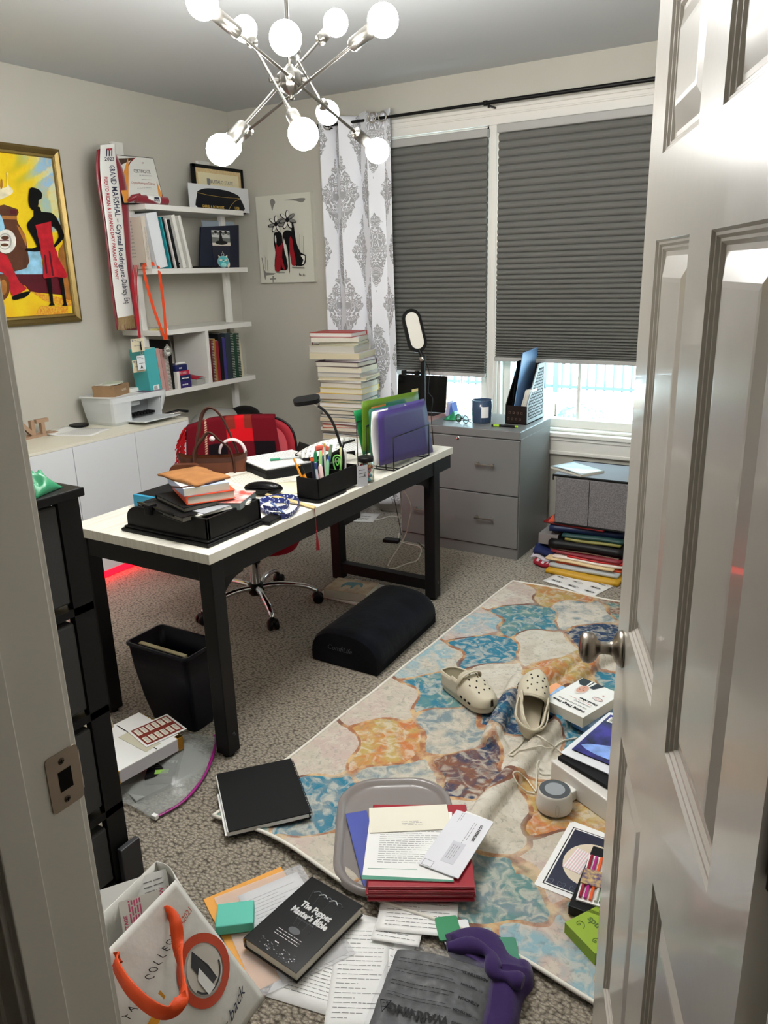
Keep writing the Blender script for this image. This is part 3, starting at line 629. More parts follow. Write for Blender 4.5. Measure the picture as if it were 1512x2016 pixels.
A(smooth([(940, 765), (960, 742), (1010, 750), (1022, 820), (1040, 900), (1072, 1060), (1056, 1092), (1010, 1096), (952, 1102), (950, 1000), (956, 930), (942, 850)], 2), CB)
A(smooth([(956, 850), (985, 880), (1004, 860), (1006, 960), (1002, 1098), (954, 1100), (952, 1030), (966, 960)], 2), CR); A(smooth([(1012, 848), (1024, 862), (1018, 980), (1048, 1088), (1018, 1070), (1006, 980)], 2), CR); A(smooth([(1034, 800), (1060, 900), (1072, 1000), (1052, 960), (1034, 880)], 2), CW); A(smooth([(952, 770), (964, 800), (962, 850), (950, 820)], 2), CW)
for fx, fy, R_ in ((960, 668, 74), (1066, 628, 82)):
    for q in range(7):
        a = q*2*math.pi/7+.2; px_, py_ = fx+math.cos(a)*R_*.55, fy+math.sin(a)*R_*.62
        A(ell(px_, py_, R_*.50, R_*.22, 14, a), CB); A(ell(px_+3, py_-2, R_*.42, R_*.16, 14, a), CW if q % 3 else CG)
    A(ell(fx, fy, R_*.22, R_*.28, 12), CB)
A([(1110, 1064), (1225, 1068), (1228, 1076), (1110, 1072)], CG); A([(965, 1112), (1045, 1116), (1040, 1122), (960, 1118)], CG)
for q in range(9): A([(1176+q*7, 1150-abs(4-q)*5), (1180+q*7, 1122+(q*37 % 30)), (1183+q*7, 1122+(q*37 % 30)), (1180+q*7, 1150)], CB)
m.build('canvas_print', label='cream canvas print of black high heels with red soles and flowers', cat='wall art')
# outlet
op = Y_(YB, 575, 877); m = MB(); OW = mat('outlet_white', (214, 210, 200), .4)
O = Matrix(((1, 0, 0, op.x-.035), (0, 0, -1, YB), (0, 1, 0, op.z-.057), (0, 0, 0, 1)))
m.prism(rrect(.07, .115, .004), 0, .005, OW, O)
for zz in (.032, .083):
    m.prism(ell(.035, zz, .015, .014), .004, .0065, OW, O)
    for xx in (.0285, .0395): m.prism([(xx, zz-.002), (xx+.002, zz-.002), (xx+.002, zz+.006), (xx, zz+.006)], .006, .0067, hole, O)
m.build('wall_outlet', label='white duplex wall outlet low on the grey wall behind the desk chair', cat='outlet')
# ================================================================== BOOK HELPERS
_cm = {}
def C(name, col, rough=.5, **k): return mat('cover_'+name, col, rough, **k)
def book(F, w, l, h, cov, label, pages=PAGES, soft=False, group=None, name='book', cat='book', deco=None):
    """spine at x=0, spine runs along y, thickness up z"""
    t = .0012 if soft else .0028; e = .0 if soft else .004; m = MB()
    m.box((0, 0, 0), (w, l, t), cov, F).box((0, 0, h-t), (w, l, h), cov, F)
    if soft: m.box((0, 0, 0), (t, l, h), cov, F)
    else: m.prism([(0, 0), (-.003, h*.12), (-.004, h*.5), (-.003, h*.88), (0, h), (t, h), (t, 0)], 0, l, cov, F @ Matrix(((1, 0, 0, 0), (0, 0, 1, 0), (0, 1, 0, 0), (0, 0, 0, 1))))
    if deco: deco(m, F @ Matrix.Translation((0, 0, h)), w, l)
    o = m.build(name, label=label, cat=cat, group=group)
    MB().box((t, e, t), (w-e, l-e, h-t), pages, F).build('page_block', o)
    return o
def flatF(cx, cy, z, w, l, ang, spine='left'):
    a = math.radians(ang); x = Vector((math.cos(a), math.sin(a), 0)); y = Vector((-math.sin(a), math.cos(a), 0))
    return frame(Vector((cx, cy, z))-x*w/2-y*l/2, x, y)
def standF(xf, y0, zb, lean=0):
    a = math.radians(lean); return frame((xf, y0, zb), (-1, 0, 0), (0, -math.sin(a), math.cos(a)))
# ================================================================== WALL SHELVING
SHW = mat('shelf_white', (224, 223, 218), .45, bump=(15, .05, .002)); SY0, SY1, SXF = 3.38, 4.22, -3.60
su = thing('shelving_unit', (XL+.15, (SY0+SY1)/2, 0), 'tall white open wall shelving unit beside the painting in the corner', 'shelf')
for i, z in enumerate((2.003, 1.65, 1.298, .940, .575)): MB().box((XL+.005, SY0, z-.03), (SXF, SY1, z), SHW).build('shelf_board', su, bevel=.002)
for y in (3.385, 4.155): MB().box((-3.772, y, 0), (-3.740, y+.04, 1.99), SHW).build('post', su, bevel=.002)
MB().box((XL, 3.455, 2.0), (-3.895, 3.535, 2.362), SHW).build('wall_upright', su, bevel=.002); MB().box((XL, 4.155, 2.0), (-3.895, 4.262, 2.325), SHW).build('wall_upright', su, bevel=.002)
MB().box((-3.885, 3.765, .94), (SXF+.002, 3.793, 1.268), SHW).build('divider_panel', su, bevel=.0015)
# --- second shelf
Z2 = 1.65; yb = lambda px, x=-3.62, py=526: X_(x, px, py).y
BW = C('binder_white', (222, 226, 230), .3); BW2 = C('binder_white_warm', (224, 223, 216), .4); 
def cream_deco(m, F, w, l):
    pass
o = book(standF(-3.625, yb(291), Z2, 2.5), .235, .285, .036, C('cream_manual', (206, 196, 182), .5), 'thick cream paperback manual at the left end of the second shelf', soft=True)
m = MB(); F = Matrix(((-1, 0, 0, 0), (0, -1, 0, 0), (0, 0, 1, 0), (0, 0, 0, 1)))
G = standF(-3.625, yb(291), Z2, 2.5) @ Matrix(((1, 0, 0, 0), (0, 1, 0, 0), (0, 0, -1, -.0005), (0, 0, 0, 1)))
for q in range(11): m.lines(.075, .165, .262-q*.019, .0045, 2, INK, G, h=.0022, seed=q)
m.build('printed_text', o); m = MB()
for q in range(12): m.box((.02+q*.003, .014, 0), (.0212+q*.003, .036, .0004), INKB, G)
m.build('barcode', o)
m = MB(); G = standF(-3.625, yb(291), Z2, 2.5) @ Matrix(((0, 0, -1, -.0022), (1, 0, 0, 0), (0, -1, 0, .018), (0, 0, 0, 1)))
for q in range(3): m.lines(.05, .23, .006-q*.006, .006, 1, INK, G, h=.0018, seed=q+4)
m.build('spine_text', o)
def binder(px, th, lean, lab, h=.305, w=.27, cov=BW, dots=True, xf=-3.615, grp=None):
    F = standF(xf, yb(px), Z2, lean); m = MB()
    m.box((0, 0, 0), (w, h, .003), cov, F).box((0, 0, th-.003), (w, h, th), cov, F).box((0, 0, 0), (.003, h, th), cov, F)
    if dots: m.lathe([(.006, -.0006), (.0035, -.0012)], INKB, 12, F @ Matrix.Translation((.02, .03, 0))).lathe([(.006, -.0006), (.0035, -.0012)], INKB, 12, F @ Matrix.Translation((.02, h-.03, 0)))
    o = m.build('ring_binder', label=lab, cat='binder', bevel=.001, group=grp); MB().box((.03, .012, .004), (w-.02, h-.012, th-.006), PAGES, F).build('page_block', o); return o
binder(308, .088, 8.5, 'widest white ring binder on the second shelf next to the cream manual')
F = standF(-3.62, yb(336.5), Z2, 9); m = MB().box((0, 0, 0), (.22, .29, .008), C('teal_folder', (40, 150, 160), .5), F); m.build('teal_folder', label='thin teal folder squeezed beside the widest white binder', cat='folder')
for k_, (px_, th_, cv, lb) in enumerate(((339, .016, 'black', 'first black folder leaning on the second shelf'), (346, .010, 'white', 'thin white booklet between two black folders on the second shelf'), (350, .018, 'black', 'second black folder leaning against the slim white binders'))):
    cvm = C('dark_folder', (24, 26, 28), .5) if cv == 'black' else C('booklet_white', (220, 212, 208), .5)
    MB().box((0, 0, 0), (.23, .29-.006*k_, th_), cvm, standF(-3.62, yb(px_), Z2, 9.5)).build('folder' if cv == 'black' else 'booklet', label=lb, cat='folder' if cv == 'black' else 'booklet', bevel=.001)
binder(359, .032, 11, 'left of two slim white binders leaning on the second shelf', cov=BW2)
binder(372, .026, 11.5, 'right of two slim white binders leaning on the second shelf', cov=BW2, dots=False)
# navy presentation folder with a photograph, and the glass award behind it
GL = glassy('frosted_award_glass', (190, 208, 220), .35, .3)
m = MB(); p0, p1 = X_(-3.76, 403, 480), X_(-3.76, 461, 430); m.box((-3.772, p0.y, Z2), (-3.762, p1.y, 1.945), mat('award_glass', (170, 186, 200), .15, alpha=.8)); m.build('glass_plaque', label='pale blue glass plaque standing behind the navy folder', cat='plaque', bevel=.002)
NAVY = C('navy', (24, 30, 48), .5, bump=(200, .1, .001))
a, b, c_, d_ = X_(-3.66, 396, 447), X_(-3.66, 470, 443), X_(-3.66, 471, 526), X_(-3.66, 393, 526)
m = MB(); m.hexa([(-3.672, d_.y, Z2), (-3.672, c_.y, Z2), (-3.66, c_.y, Z2), (-3.66, d_.y, Z2)], [(-3.672, a.y, a.z), (-3.672, b.y, b.z), (-3.66, b.y, b.z), (-3.66, a.y, a.z)], NAVY)
q0, q1 = X_(-3.655, 416, 454), X_(-3.655, 455, 522); m.box((-3.66, q0.y, Z2+.003), (-3.6575, q1.y, q0.z), C('navy2', (34, 36, 52), .4))
a_, b_ = X_(-3.656, 416, 453), X_(-3.656, 454, 484); PH = [mat('photo_'+n, c, .3) for n, c in (('sky', (196, 198, 196)), ('dark', (36, 36, 38)), ('mid', (110, 114, 110)), ('pale', (216, 208, 196)))]
y0_, y1_, z0_, z1_ = a_.y, b_.y, b_.z, a_.z; pw_, ph_ = y1_-y0_, z1_-z0_; S = Matrix(((0, 0, 1, -3.6572), (1, 0, 0, y0_), (0, 1, 0, z0_), (0, 0, 0, 1)))
m.flat([(0, 0), (pw_, 0), (pw_, ph_), (0, ph_)], .0004, PH[0], S).flat([(0, ph_*.18), (pw_, ph_*.22), (pw_, ph_*.5), (0, ph_*.55)], .0008, PH[2], S).flat([(0, 0), (pw_, 0), (pw_, ph_*.22), (0, ph_*.18)], .0009, PH[3], S)
m.flat(ell(pw_*.5, ph_*.2, pw_*.34, ph_*.14), .0012, PH[1], S).flat([(pw_*.38, ph_*.3), (pw_*.6, ph_*.3), (pw_*.52, ph_*.85), (pw_*.44, ph_*.85)], .0013, PH[1], S)
for q in range(7): m.flat(ell(pw_*(.08+.14*q), ph_*(.8+.08*(q % 2)), pw_*.08, ph_*.1), .001, PH[1 if q % 2 else 2], S)
m.build('presentation_folder', label='navy folder with a black and white photo stuck on its front', cat='folder')
# teal plush keyring
TEAL = mat('plush_teal', (64, 172, 178), .95, sheen=1, bump=(300, .6, .002)); TEAL2 = mat('plush_pale_teal', (140, 214, 208), .95, sheen=1); CREAMP = mat('plush_cream', (226, 216, 196), .95, sheen=1)
pk = X_(-3.615, 439, 508); R0 = .036; pt_ = thing('plush_keyring', (pk.x, pk.y, Z2), 'small teal plush animal keyring with cream face sitting before the navy folder', 'plush toy')
F = Matrix(((.74, .67, 0, pk.x), (-.67, .74, 0, pk.y), (0, 0, 1, Z2+.036), (0, 0, 0, 1))) # local -y faces the camera
F = Matrix(((.69, -.73, 0, pk.x), (.73, .69, 0, pk.y), (0, 0, 1, Z2+.037), (0, 0, 0, 1)))
MB().ball((0, 0, 0), R0, TEAL, 28, F, (1.0, .75, 1.02)).build('body', pt_)
MB().ball((0, -.012, -.013), .020, TEAL2, 20, F, (1, .8, .95)).build('belly', pt_)
fc = Matrix.Identity(4)
m = MB(); m.ball((-.013, -.0215, .010), .0095, CREAMP, 16, F, (1.1, .5, .9)).ball((.013, -.0215, .010), .0095, CREAMP, 16, F, (1.1, .5, .9)).ball((0, -.0255, .003), .006, CREAMP, 12, F, (1.2, .6, .8)); m.build('muzzle', pt_)
m = MB(); m.ball((0, -.030, .006), .0028, INKB, 10, F)
for sx in (-1, 1): m.tube([F @ Vector((sx*.013+.005*math.cos(t), -.0275, .010+.003*math.sin(t))) for t in [math.pi*k/6 for k in range(7)]], .0008, INKB, 5)
m.build('face_features', pt_)
for sx in (-1, 1): MB().add([(sx*.027, 0, .020), (sx*.012, -.004, .031), (sx*.030, 0, .044), (sx*.02, .010, .026)], [(0, 1, 2), (0, 2, 3), (1, 3, 2), (0, 3, 1)], CREAMP, False, F).build('ear', pt_, bevel=.002)
MB().ball((.030, .004, -.016), .015, CREAMP, 14, F, (.7, 1, 1.4)).build('tail', pt_)
MB().tube([F @ Vector((.008*math.cos(t), 0, .044+.009*math.sin(t))) for t in [2*math.pi*k/16 for k in range(16)]], .0015, NICKEL, 6, closed=True).tube([F @ Vector((0, .004*math.cos(t), .056+.006*math.sin(t))) for t in [2*math.pi*k/12 for k in range(12)]], .0015, NICKEL, 6, closed=True).build('key_ring', pt_)
p_, q_ = X_(-3.61, 385, 524), X_(-3.61, 428, 523)
MB().tube([(-3.63, p_.y, Z2+.006), (-3.618, (p_.y+q_.y)/2, Z2+.006), (-3.612, q_.y, Z2+.006)], [.005, .006, .004], BLACK, 10).build('black_pen', label='black pen lying on the second shelf before the navy folder', cat='pen')
# --- top shelf
Z1 = 2.003
cs = [X_(-3.80, 220, 304), X_(-3.80, 302, 312), X_(-3.68, 324, 397), X_(-3.68, 244, 404)]
cs[3].z = Z1+.001; cs[2].z = Z1+.012
c0 = cs[3]; FX = (cs[2]-cs[3]); FY = (cs[0]-cs[3]); cw, chh = FX.length, FY.length
class Aff:  # maps unit-less plaque coordinates onto the leaning sheared board
    pass
n3 = FX.cross(FY).normalized()
CF = Matrix(((FX.x/cw, FY.x/chh, n3.x, c0.x), (FX.y/cw, FY.y/chh, n3.y, c0.y), (FX.z/cw, FY.z/chh, n3.z, c0.z), (0, 0, 0, 1)))
CWm, CO, CM, CBr = mat('cert_white', (222, 222, 216), .35), mat('cert_orange', (226, 150, 62), .4), mat('cert_maroon', (140, 44, 40), .4), mat('cert_brown', (74, 56, 46), .4)
m = MB(); m.box((0, 0, -.010), (cw, chh, 0), BLACK, CF); m.box((.004, .004, 0), (cw-.004, chh-.004, .001), CWm, CF)
U = lambda pts: [(.004+(cw-.008)*x, .004+(chh-.008)*y) for x, y in pts]
for z_, (pts, mt) in enumerate((([(0, .62), (0, .92), (.52, .98), (.42, .92), (.1, .78)], CBr), ([(.05, .5), (.45, .95), (.56, .99), (.3, .8), (.06, .42)], CM), ([(.0, .0), (.1, .0), (.32, .78), (.36, .97), (.0, .38)], CO), ([(0, .55), (.0, .64), (.14, .80)], CWm), ([(.88, .0), (1, .0), (1, .16), (.94, .5)], CO), ([(.93, .0), (1, .0), (1, .22)], CM))): m.flat(U(pts), .0012+.0003*z_, mt, CF)
m.text('CERTIFICATE', .030, INK, CF @ Matrix.Translation((cw*.62, chh*.68, 0)), z=.003, sx=.72, bold=.0006); m.text('OF RECOGNITION', .011, INK, CF @ Matrix.Translation((cw*.68, chh*.595, 0)), z=.003)
m.text('Crystal Rodriguez-Dabney', .021, mat('cert_rose_text', (170, 90, 80), .5), CF @ Matrix.Translation((cw*.58, chh*.43, 0)), z=.003, sx=.8)
m.lines(cw*.4, cw*.84, chh*.34, .008, 2, INK, CF, h=.0016, z=.003); m.lines(cw*.45, cw*.85, chh*.13, .01, 1, INK, CF, h=.002, z=.003, seed=3); m.lines(cw*.56, cw*.80, chh*.51, .01, 1, INK, CF, h=.002, z=.003, seed=5); m.text('P', .018, CM, CF @ Matrix.Translation((cw*.7, chh*.86, 0)), z=.003)
m.build('certificate_plaque', label='white certificate plaque with orange corner shapes leaning on the top shelf', cat='certificate')
# rolled sash lying in front of the certificate
SATW = mat('satin_white', (226, 226, 222), .3, sheen=.4, bump=(25, .15, .004)); SATR = mat('satin_maroon', (128, 20, 36), .32, sheen=.4, bump=(25, .15, .004))
a, b = X_(-3.625, 268, 388), X_(-3.625, 326, 392); m = MB()
m.tube([(-3.63, a.y, Z1+.024), (-3.625, a.y+.06, Z1+.024), (-3.62, b.y, Z1+.024)], [.022, .024, .023], SATR, 20)
m.tube([(-3.627, a.y+.07, Z1+.0265), (-3.623, a.y+.16, Z1+.0265)], .0262, SATW, 24)
m.tube([(-3.66, a.y-.03, Z1+.012), (-3.64, a.y-.01, Z1+.03), (-3.62, a.y+.03, Z1+.044)], [.008, .018, .012], SATR, 12)
SB = mat('sash_navy_print', (30, 36, 62), .5)
m.text('E', .05, SB, Matrix(((0, 0, 1, -3.596), (0, 1, 0, a.y+.125), (-1, 0, 0, Z1+.028), (0, 0, 0, 1))), bold=.002)
m.build('rolled_sash', label='rolled maroon and white satin sash lying below the certificate', cat='sash')
# framed diploma
m = MB(); da, db = X_(-3.83, 372, 328), X_(-3.80, 474, 334); y0_, y1_ = da.y+.0, db.y+.015; zt_ = 2.285; S = Matrix(((0, 0, 1, -3.80), (1, 0, 0, y0_), (0, 1, 0, Z1+.001), (0, 0, 0, 1))); W_, H_ = y1_-y0_, zt_-Z1
m.box((0, 0, -.02), (W_, H_, -.004), BLACK, S); 
for bx in (((0, 0), (.02, H_)), ((W_-.02, 0), (W_, H_)), ((0, H_-.02), (W_, H_)), ((0, 0), (W_, .02))): m.box((*bx[0], -.006), (*bx[1], .004), BLACK, S)
m.box((.02, .02, -.006), (W_-.02, H_-.02, -.003), mat('diploma_border', (214, 190, 142), .5, var=(60, .08)), S); m.box((.045, .03, -.003), (W_-.045, H_-.045, -.0025), mat('diploma_paper', (228, 218, 182), .5), S)
G = S @ Matrix.Translation((W_/2, 0, -.002)); m.text('BUFFALO STATE', .030, INK, G @ Matrix.Translation((.025, H_*.66, 0)), bold=.0004); m.text('The State University of New York', .0105, INK, G @ Matrix.Translation((.02, H_*.57, 0))); m.text('Public Service Lecture Series', .0155, INKB, G @ Matrix.Translation((.0, H_*.41, 0)), bold=.0004)
m.box((-.08, H_*.49, 0), (.08, H_*.495, .0006), INK, G); m.prism([(-.115, H_*.60), (-.10, H_*.55), (-.085, H_*.60), (-.085, H_*.72), (-.115, H_*.72)], 0, .0006, INK, G)
m.text('2022', .012, INK, G @ Matrix.Translation((0, H_*.33, 0))) if False else None
m.build('framed_diploma', label='black framed parchment diploma at the back of the top shelf', cat='diploma')
# cap photograph
xh = -3.72; S0 = [X_(xh, 370, 365), X_(xh, 488, 370.5), X_(xh, 495, 414), X_(xh, 375.5, 409)]
y0_ = S0[0].y; W_ = S0[1].y-S0[0].y; H_ = .152; S = Matrix(((0, 0, 1, xh), (1, 0, 0, y0_), (0, 1, 0, Z1+.001), (0, 0, 0, 1)))
m = MB(); m.box((0, 0, -.004), (W_, H_, 0), mat('print_board', (212, 214, 216), .4), S); CAPN, CAPY = mat('cap_navy', (26, 28, 38), .6), mat('cap_gold', (206, 172, 82), .5)
k = lambda x, y: ((x-.148*0-899)/578*W_+.0, H_*(1-(y-500)/222)) if False else (((x-900)/575)*W_, (1-(y-502)/222)*H_)
m.flat([k(*p) for p in smooth([(972, 600), (990, 560), (1080, 532), (1240, 535), (1350, 562), (1388, 600), (1400, 722), (985, 722)], 3)], .0006, CAPN, S)
m.tube([S @ Vector((*k(x, y), .001)) for x, y in ((976, 578), (1060, 590), (1160, 597), (1280, 598), (1385, 596))], .0011, CAPY, 5).tube([S @ Vector((*k(x, y), .001)) for x, y in ((1385, 600), (1330, 625), (1290, 665), (1256, 715))], .0011, CAPY, 5)
m.text('GABRIEL A. RODRIGUEZ', .022, CAPY, S @ Matrix.Translation((*k(1115, 692), .0006)), sx=.85, bold=.0005); m.text('1928', .024, CAPY, S @ Matrix.Translation((*k(1345, 690), .0006)), bold=.0005)
m.build('cap_photograph', label='wide print of a dark navy cap with gold piping and lettering on the top shelf', cat='photograph')
# --- parade sash hanging on the shelving post
def strip(L, R, x, n=30):
    Ls, Rs = spline([X_(x, *p) for p in L], 8), spline([X_(x, *p) for p in R], 8)
    def f(s, t, lift=0):  # s across 0..1, t along 0..1
        k = t*(len(Ls)-1); i = min(int(k), len(Ls)-2); q = k-i; a = Ls[i].lerp(Ls[i+1], q); b = Rs[i].lerp(Rs[i+1], q); p = a.lerp(b, s); return Vector((p.x+lift+.004*math.sin(s*3.1)+.003*math.sin(t*14+s*2), p.y, p.z))
    return f, (Ls[0]-Rs[0]).length, sum((Ls[i]-Ls[i+1]).length for i in range(len(Ls)-1))
sa = thing('parade_sash', X_(-3.70, 245, 640), 'long white and maroon grand marshal sash with gold fringe hanging by the shelves', 'sash')
fb, _, _ = strip([(190, 296), (189, 340), (203, 440), (218, 560), (229, 650)], [(215, 282), (244, 340), (255, 440), (264, 560), (273, 650)], -3.715)
MB().sheet(lambda u, v: fb(u, v), 10, 40, SATR, .002).build('maroon_backing', sa)
fs, sw, sl = strip([(197, 286), (197, 330), (208, 440), (223, 560), (231, 628)], [(226, 282), (230, 330), (242, 440), (254, 560), (263, 622)], -3.70)
m = MB().sheet(lambda u, v: fs(u, v), 12, 60, SATW, .002); 
RD = mat('sash_red_print', (166, 34, 50), .5)
def ontext(m, txt, size, mt, s, t0, sxx=1.0):  # lettering running down the strip
    tmp = MB().text(txt, size, mt, Matrix.Identity(4), align='LEFT', bold=.0006)
    vs = [fs(s+y/sw, t0+x*sxx/sl, .0045) for x, y, z in tmp.v]; m.add(vs, tmp.f, mt, False)
ontext(m, 'GRAND MARSHAL \u2013 Crystal Rodriguez-Dabney, Esq.', .050, SB, .66, .235, .53); ontext(m, 'PUERTO RICAN & HISPANIC DAY PARADE OF WNY', .028, RD, .24, .30, .60)
def onflat(pts, mt, lift=.004): m.add([fs(x, y, lift) for x, y in pts], [tuple(range(len(pts)))], mt)
for q in range(3): onflat([(.33+q*.17, .075), (.33+q*.17, .165), (.40+q*.17, .165), (.40+q*.17, .075)], SB if q != 1 else SB)
onflat([(.31, .075), (.78, .075), (.55, .115)], RD, .0052); onflat([(.52, .082), (.58, .082), (.55, .094)], SATW, .0058)
tmp = MB().text('2023', .034, SB, Matrix.Identity(4), bold=.0006); m.add([fs(.55+x/sw, .19-y/sl, .005) for x, y, z in tmp.v], [f for f in tmp.f], SB)
m.build('white_satin', sa)
GF = mat('gold_fringe', (150, 122, 70), .7, sheen=.5); m = MB(); rg = random.Random(4)
for q in range(46):
    u = q/45; p = fs(u, 1, .001); m.tube([p+Vector((0, 0, .004)), p+Vector((rg.uniform(-.003, .003), rg.uniform(-.004, .004), -.03)), p+Vector((rg.uniform(-.004, .004), rg.uniform(-.006, .006), -.062-rg.random()*.008))], .0022, GF, 5)
m.tube([fs(u/10, .995, .003) for u in range(11)], .0045, GF, 6); m.build('gold_fringe', sa)
# --- lanyards
RIB_R, RIB_O = mat('lanyard_red', (176, 22, 40), .5), mat('lanyard_orange', (226, 74, 24), .5, bump=(300, .2, .001))
def ribbon(m, px, x, w, mt, th=.0012):
    P = spline([X_(x if not isinstance(x, list) else x[i], *p) for i, p in enumerate(px)], 6); 
    for a, b in zip(P, P[1:]):
        pass
    m.tube(P, w/2, mt, 8, flat=th/(w/2)*1.0, up=(1, 0, 0)); return m
def rib2(m, px, x, w, mt):
    P = spline([X_(x[i] if isinstance(x, list) else x, *p) for i, p in enumerate(px)], 6); n = len(P); vs = []
    for i, p in enumerate(P):
        t = (P[min(i+1, n-1)]-P[max(i-1, 0)]).normalized(); s = t.cross(Vector((1, 0, 0))).normalized()*w/2
        vs += [p-s, p+s, p+s+Vector((-.0014, 0, 0)), p-s+Vector((-.0014, 0, 0))]
    m.add(vs, [(i*4+k, i*4+(k+1) % 4, i*4+4+(k+1) % 4, i*4+4+k) for i in range(n-1) for k in range(4)]+[(3, 2, 1, 0), (4*n-4, 4*n-3, 4*n-2, 4*n-1)], mt); return m
ml = thing('medal_lanyard', X_(-3.585, 330, 700), 'orange ribbon with a round silver medal hanging from the second shelf', 'medal')
m = MB(); rib2(m, [(283, 522), (286, 545), (302, 605), (325, 668)], [-3.62, -3.59, -3.585, -3.583], .020, RIB_O); rib2(m, [(312, 521), (315, 545), (322, 600), (328, 668)], [-3.62, -3.59, -3.582, -3.580], .020, RIB_O); rib2(m, [(283, 522), (297, 519), (312, 521)], [-3.62, -3.635, -3.62], .020, RIB_O)
m.build('ribbon', ml)
mp = X_(-3.58, 330, 691); S = Matrix(((0, 0, 1, mp.x), (1, 0, 0, mp.y), (0, 1, 0, mp.z), (0, 0, 0, 1))); MEDM = mat('medal_silver', (190, 188, 180), .35, .6); MEDW = mat('medal_face', (216, 214, 206), .4)
m = MB(); pts = []
for q in range(64): t = 2*math.pi*q/64; r_ = .030+.0014*math.cos(16*t); pts.append((r_*math.cos(t), r_*math.sin(t)))
m.prism(pts, -.002, .001, MEDM, S).prism(ell(0, 0, .0235, .0235, 32), .001, .0018, MEDW, S)
for r_ in (.024, .0215): m.tube([S @ Vector((r_*math.cos(t), r_*math.sin(t), .002)) for t in [2*math.pi*k/32 for k in range(32)]], .0007, INKB, 5, closed=True)
m.text('500', .020, INKB, S, z=.0021, bold=.0008, align='CENTER'); m.tube([S @ Vector((.006*math.cos(t), .034+.006*math.sin(t), 0)) for t in [2*math.pi*k/12 for k in range(12)]], .0014, MEDM, 6, closed=True); m.build('medal', ml)
bl_ = thing('badge_lanyard', X_(-3.585, 275, 735), 'red lanyards holding three name badges hanging at the left of the shelves', 'lanyard')
m = MB(); 
for dx, xx in ((0, -3.585), (3, -3.59), (-3, -3.58), (6, -3.595)): rib2(m, [(266+dx, 522), (263+dx, 560), (269+dx*.6, 615), (275+dx*.3, 665)], [xx-.03, xx, xx, xx], .006, RIB_R)
m.build('red_ribbons', bl_)
m = MB(); p_ = X_(-3.58, 276, 672); m.tube([p_, p_+Vector((.002, -.001, -.03)), p_+Vector((0, .002, -.05))], .004, BLACK, 8).tube([p_+Vector((0, .01*math.cos(t), -.065+.01*math.sin(t))) for t in [2*math.pi*k/14 for k in range(14)]], .0012, NICKEL, 6, closed=True); m.build('clip', bl_)
BDG = mat('badge_cream', (218, 208, 178), .5); BDW = mat('badge_white', (224, 228, 230), .35)
def badge(px, x, mt, W, Hh, lines, big=None):
    p = X_(x, *px); S = Matrix(((0, 0, 1, x), (1, 0, 0, p.y), (0, 1, 0, p.z-Hh), (0, 0, 0, 1))); m = MB(); m.box((0, 0, -.0015), (W, Hh, 0), mt, S)
    m.prism([(W*.08, Hh*.84), (W*.14, Hh*.76), (W*.2, Hh*.84), (W*.2, Hh*.94), (W*.08, Hh*.94)], 0, .0005, INK, S)
    m.lines(W*.25, W*.85, Hh*.88, .008, 2, INK, S, h=.003); m.lines(W*.2, W*.9, Hh*.46, .011, lines, INK, S, h=.0035, seed=2)
    if big: m.text(big, .026, INKB, S @ Matrix.Translation((W/2, Hh*.2, 0)), bold=.001)
    return m.build('name_badge', bl_)
badge((257, 668), -3.60, BDG, .096, .074, 1); badge((260, 710), -3.61, BDG, .09, .07, 1); badge((269, 701), -3.585, BDW, .058, .082, 1, 'A')
# --- third shelf: sticky pad
a = X_(-3.66, 303, 648); MB().box((-3.69, a.y, 1.298), (-3.63, a.y+.085, 1.308), mat('sticky_note_yellow', (226, 216, 150), .7)).build('sticky_pad', label='pale yellow sticky note pad alone on the third shelf', cat='note pad')
# --- fourth shelf
Z4 = .940
def yb4(px, py=745, x=-3.62): return X_(x, px, py).y
def stand4(px0, px1, top, lab, mt, lean=0, depth=.22, name='book', x=-3.62, py=748, spiral=None, cat='book', grp=None, h=None):
    y0_, y1_ = yb4(px0, py, x), yb4(px1, py, x); hh = h or top; th = y1_-y0_; F = standF(x, y0_, Z4, lean)
    m = MB(); m.box((0, 0, 0), (depth, hh, th), mt, F)
    o = m.build(name, label=lab, cat=cat, bevel=.0012, group=grp)
    if spiral:
        s = MB(); n = 26
        for q in range(n): z = .012+(hh-.024)*q/(n-1); s.tube([F @ Vector((-.004+.006*math.cos(t)+.002, z, th/2+(th/2+.001)*math.sin(t))) for t in [2*math.pi*k/8 for k in range(8)]], .0011, spiral, 5, closed=True)
        s.build('spiral_binding', o)
    else:
        MB().box((.004, -.0005, th*.12), (depth-.002, hh+.0008, th*.88), PAGES, F).build('page_block', o)
    return o
TB = C('teal_binder', (72, 172, 176), .35); RS = C('rose', (188, 150, 144), .5); SPW, SPB = mat('spiral_white', (214, 216, 204), .4), mat('spiral_black', (20, 20, 22), .4)
o = stand4(297, 319.5, .258, 'tall teal ring binder at the left end of the fourth shelf', TB, 5, .125, 'ring_binder', py=766, cat='binder')
F = standF(-3.62, yb4(297, 766), Z4, 5) @ Matrix(((0, 0, -1, -.0015), (0, 1, 0, 0), (1, 0, 0, 0), (0, 0, 0, 1)))
th_ = yb4(319.5, 766)-yb4(297, 766); m = MB().box((th_*.25, .012, 0), (th_*.75, .042, .001), WHITE, F)
for q in range(8): m.box((th_*.3+q*.0035, .016, .001), (th_*.3+.0015+q*.0035, .038, .0014), INKB, F)
m.build('spine_label', o)
MB().box((-3.80, 3.40, Z4), (-3.66, 3.43, Z4+.10), TB).build('teal_box', label='short teal box behind the badges at the shelf end', cat='box')
stand4(320, 327, .255, 'first dusty rose notebook beside the teal binder', RS, 5, .12, 'notebook', py=764, cat='notebook')
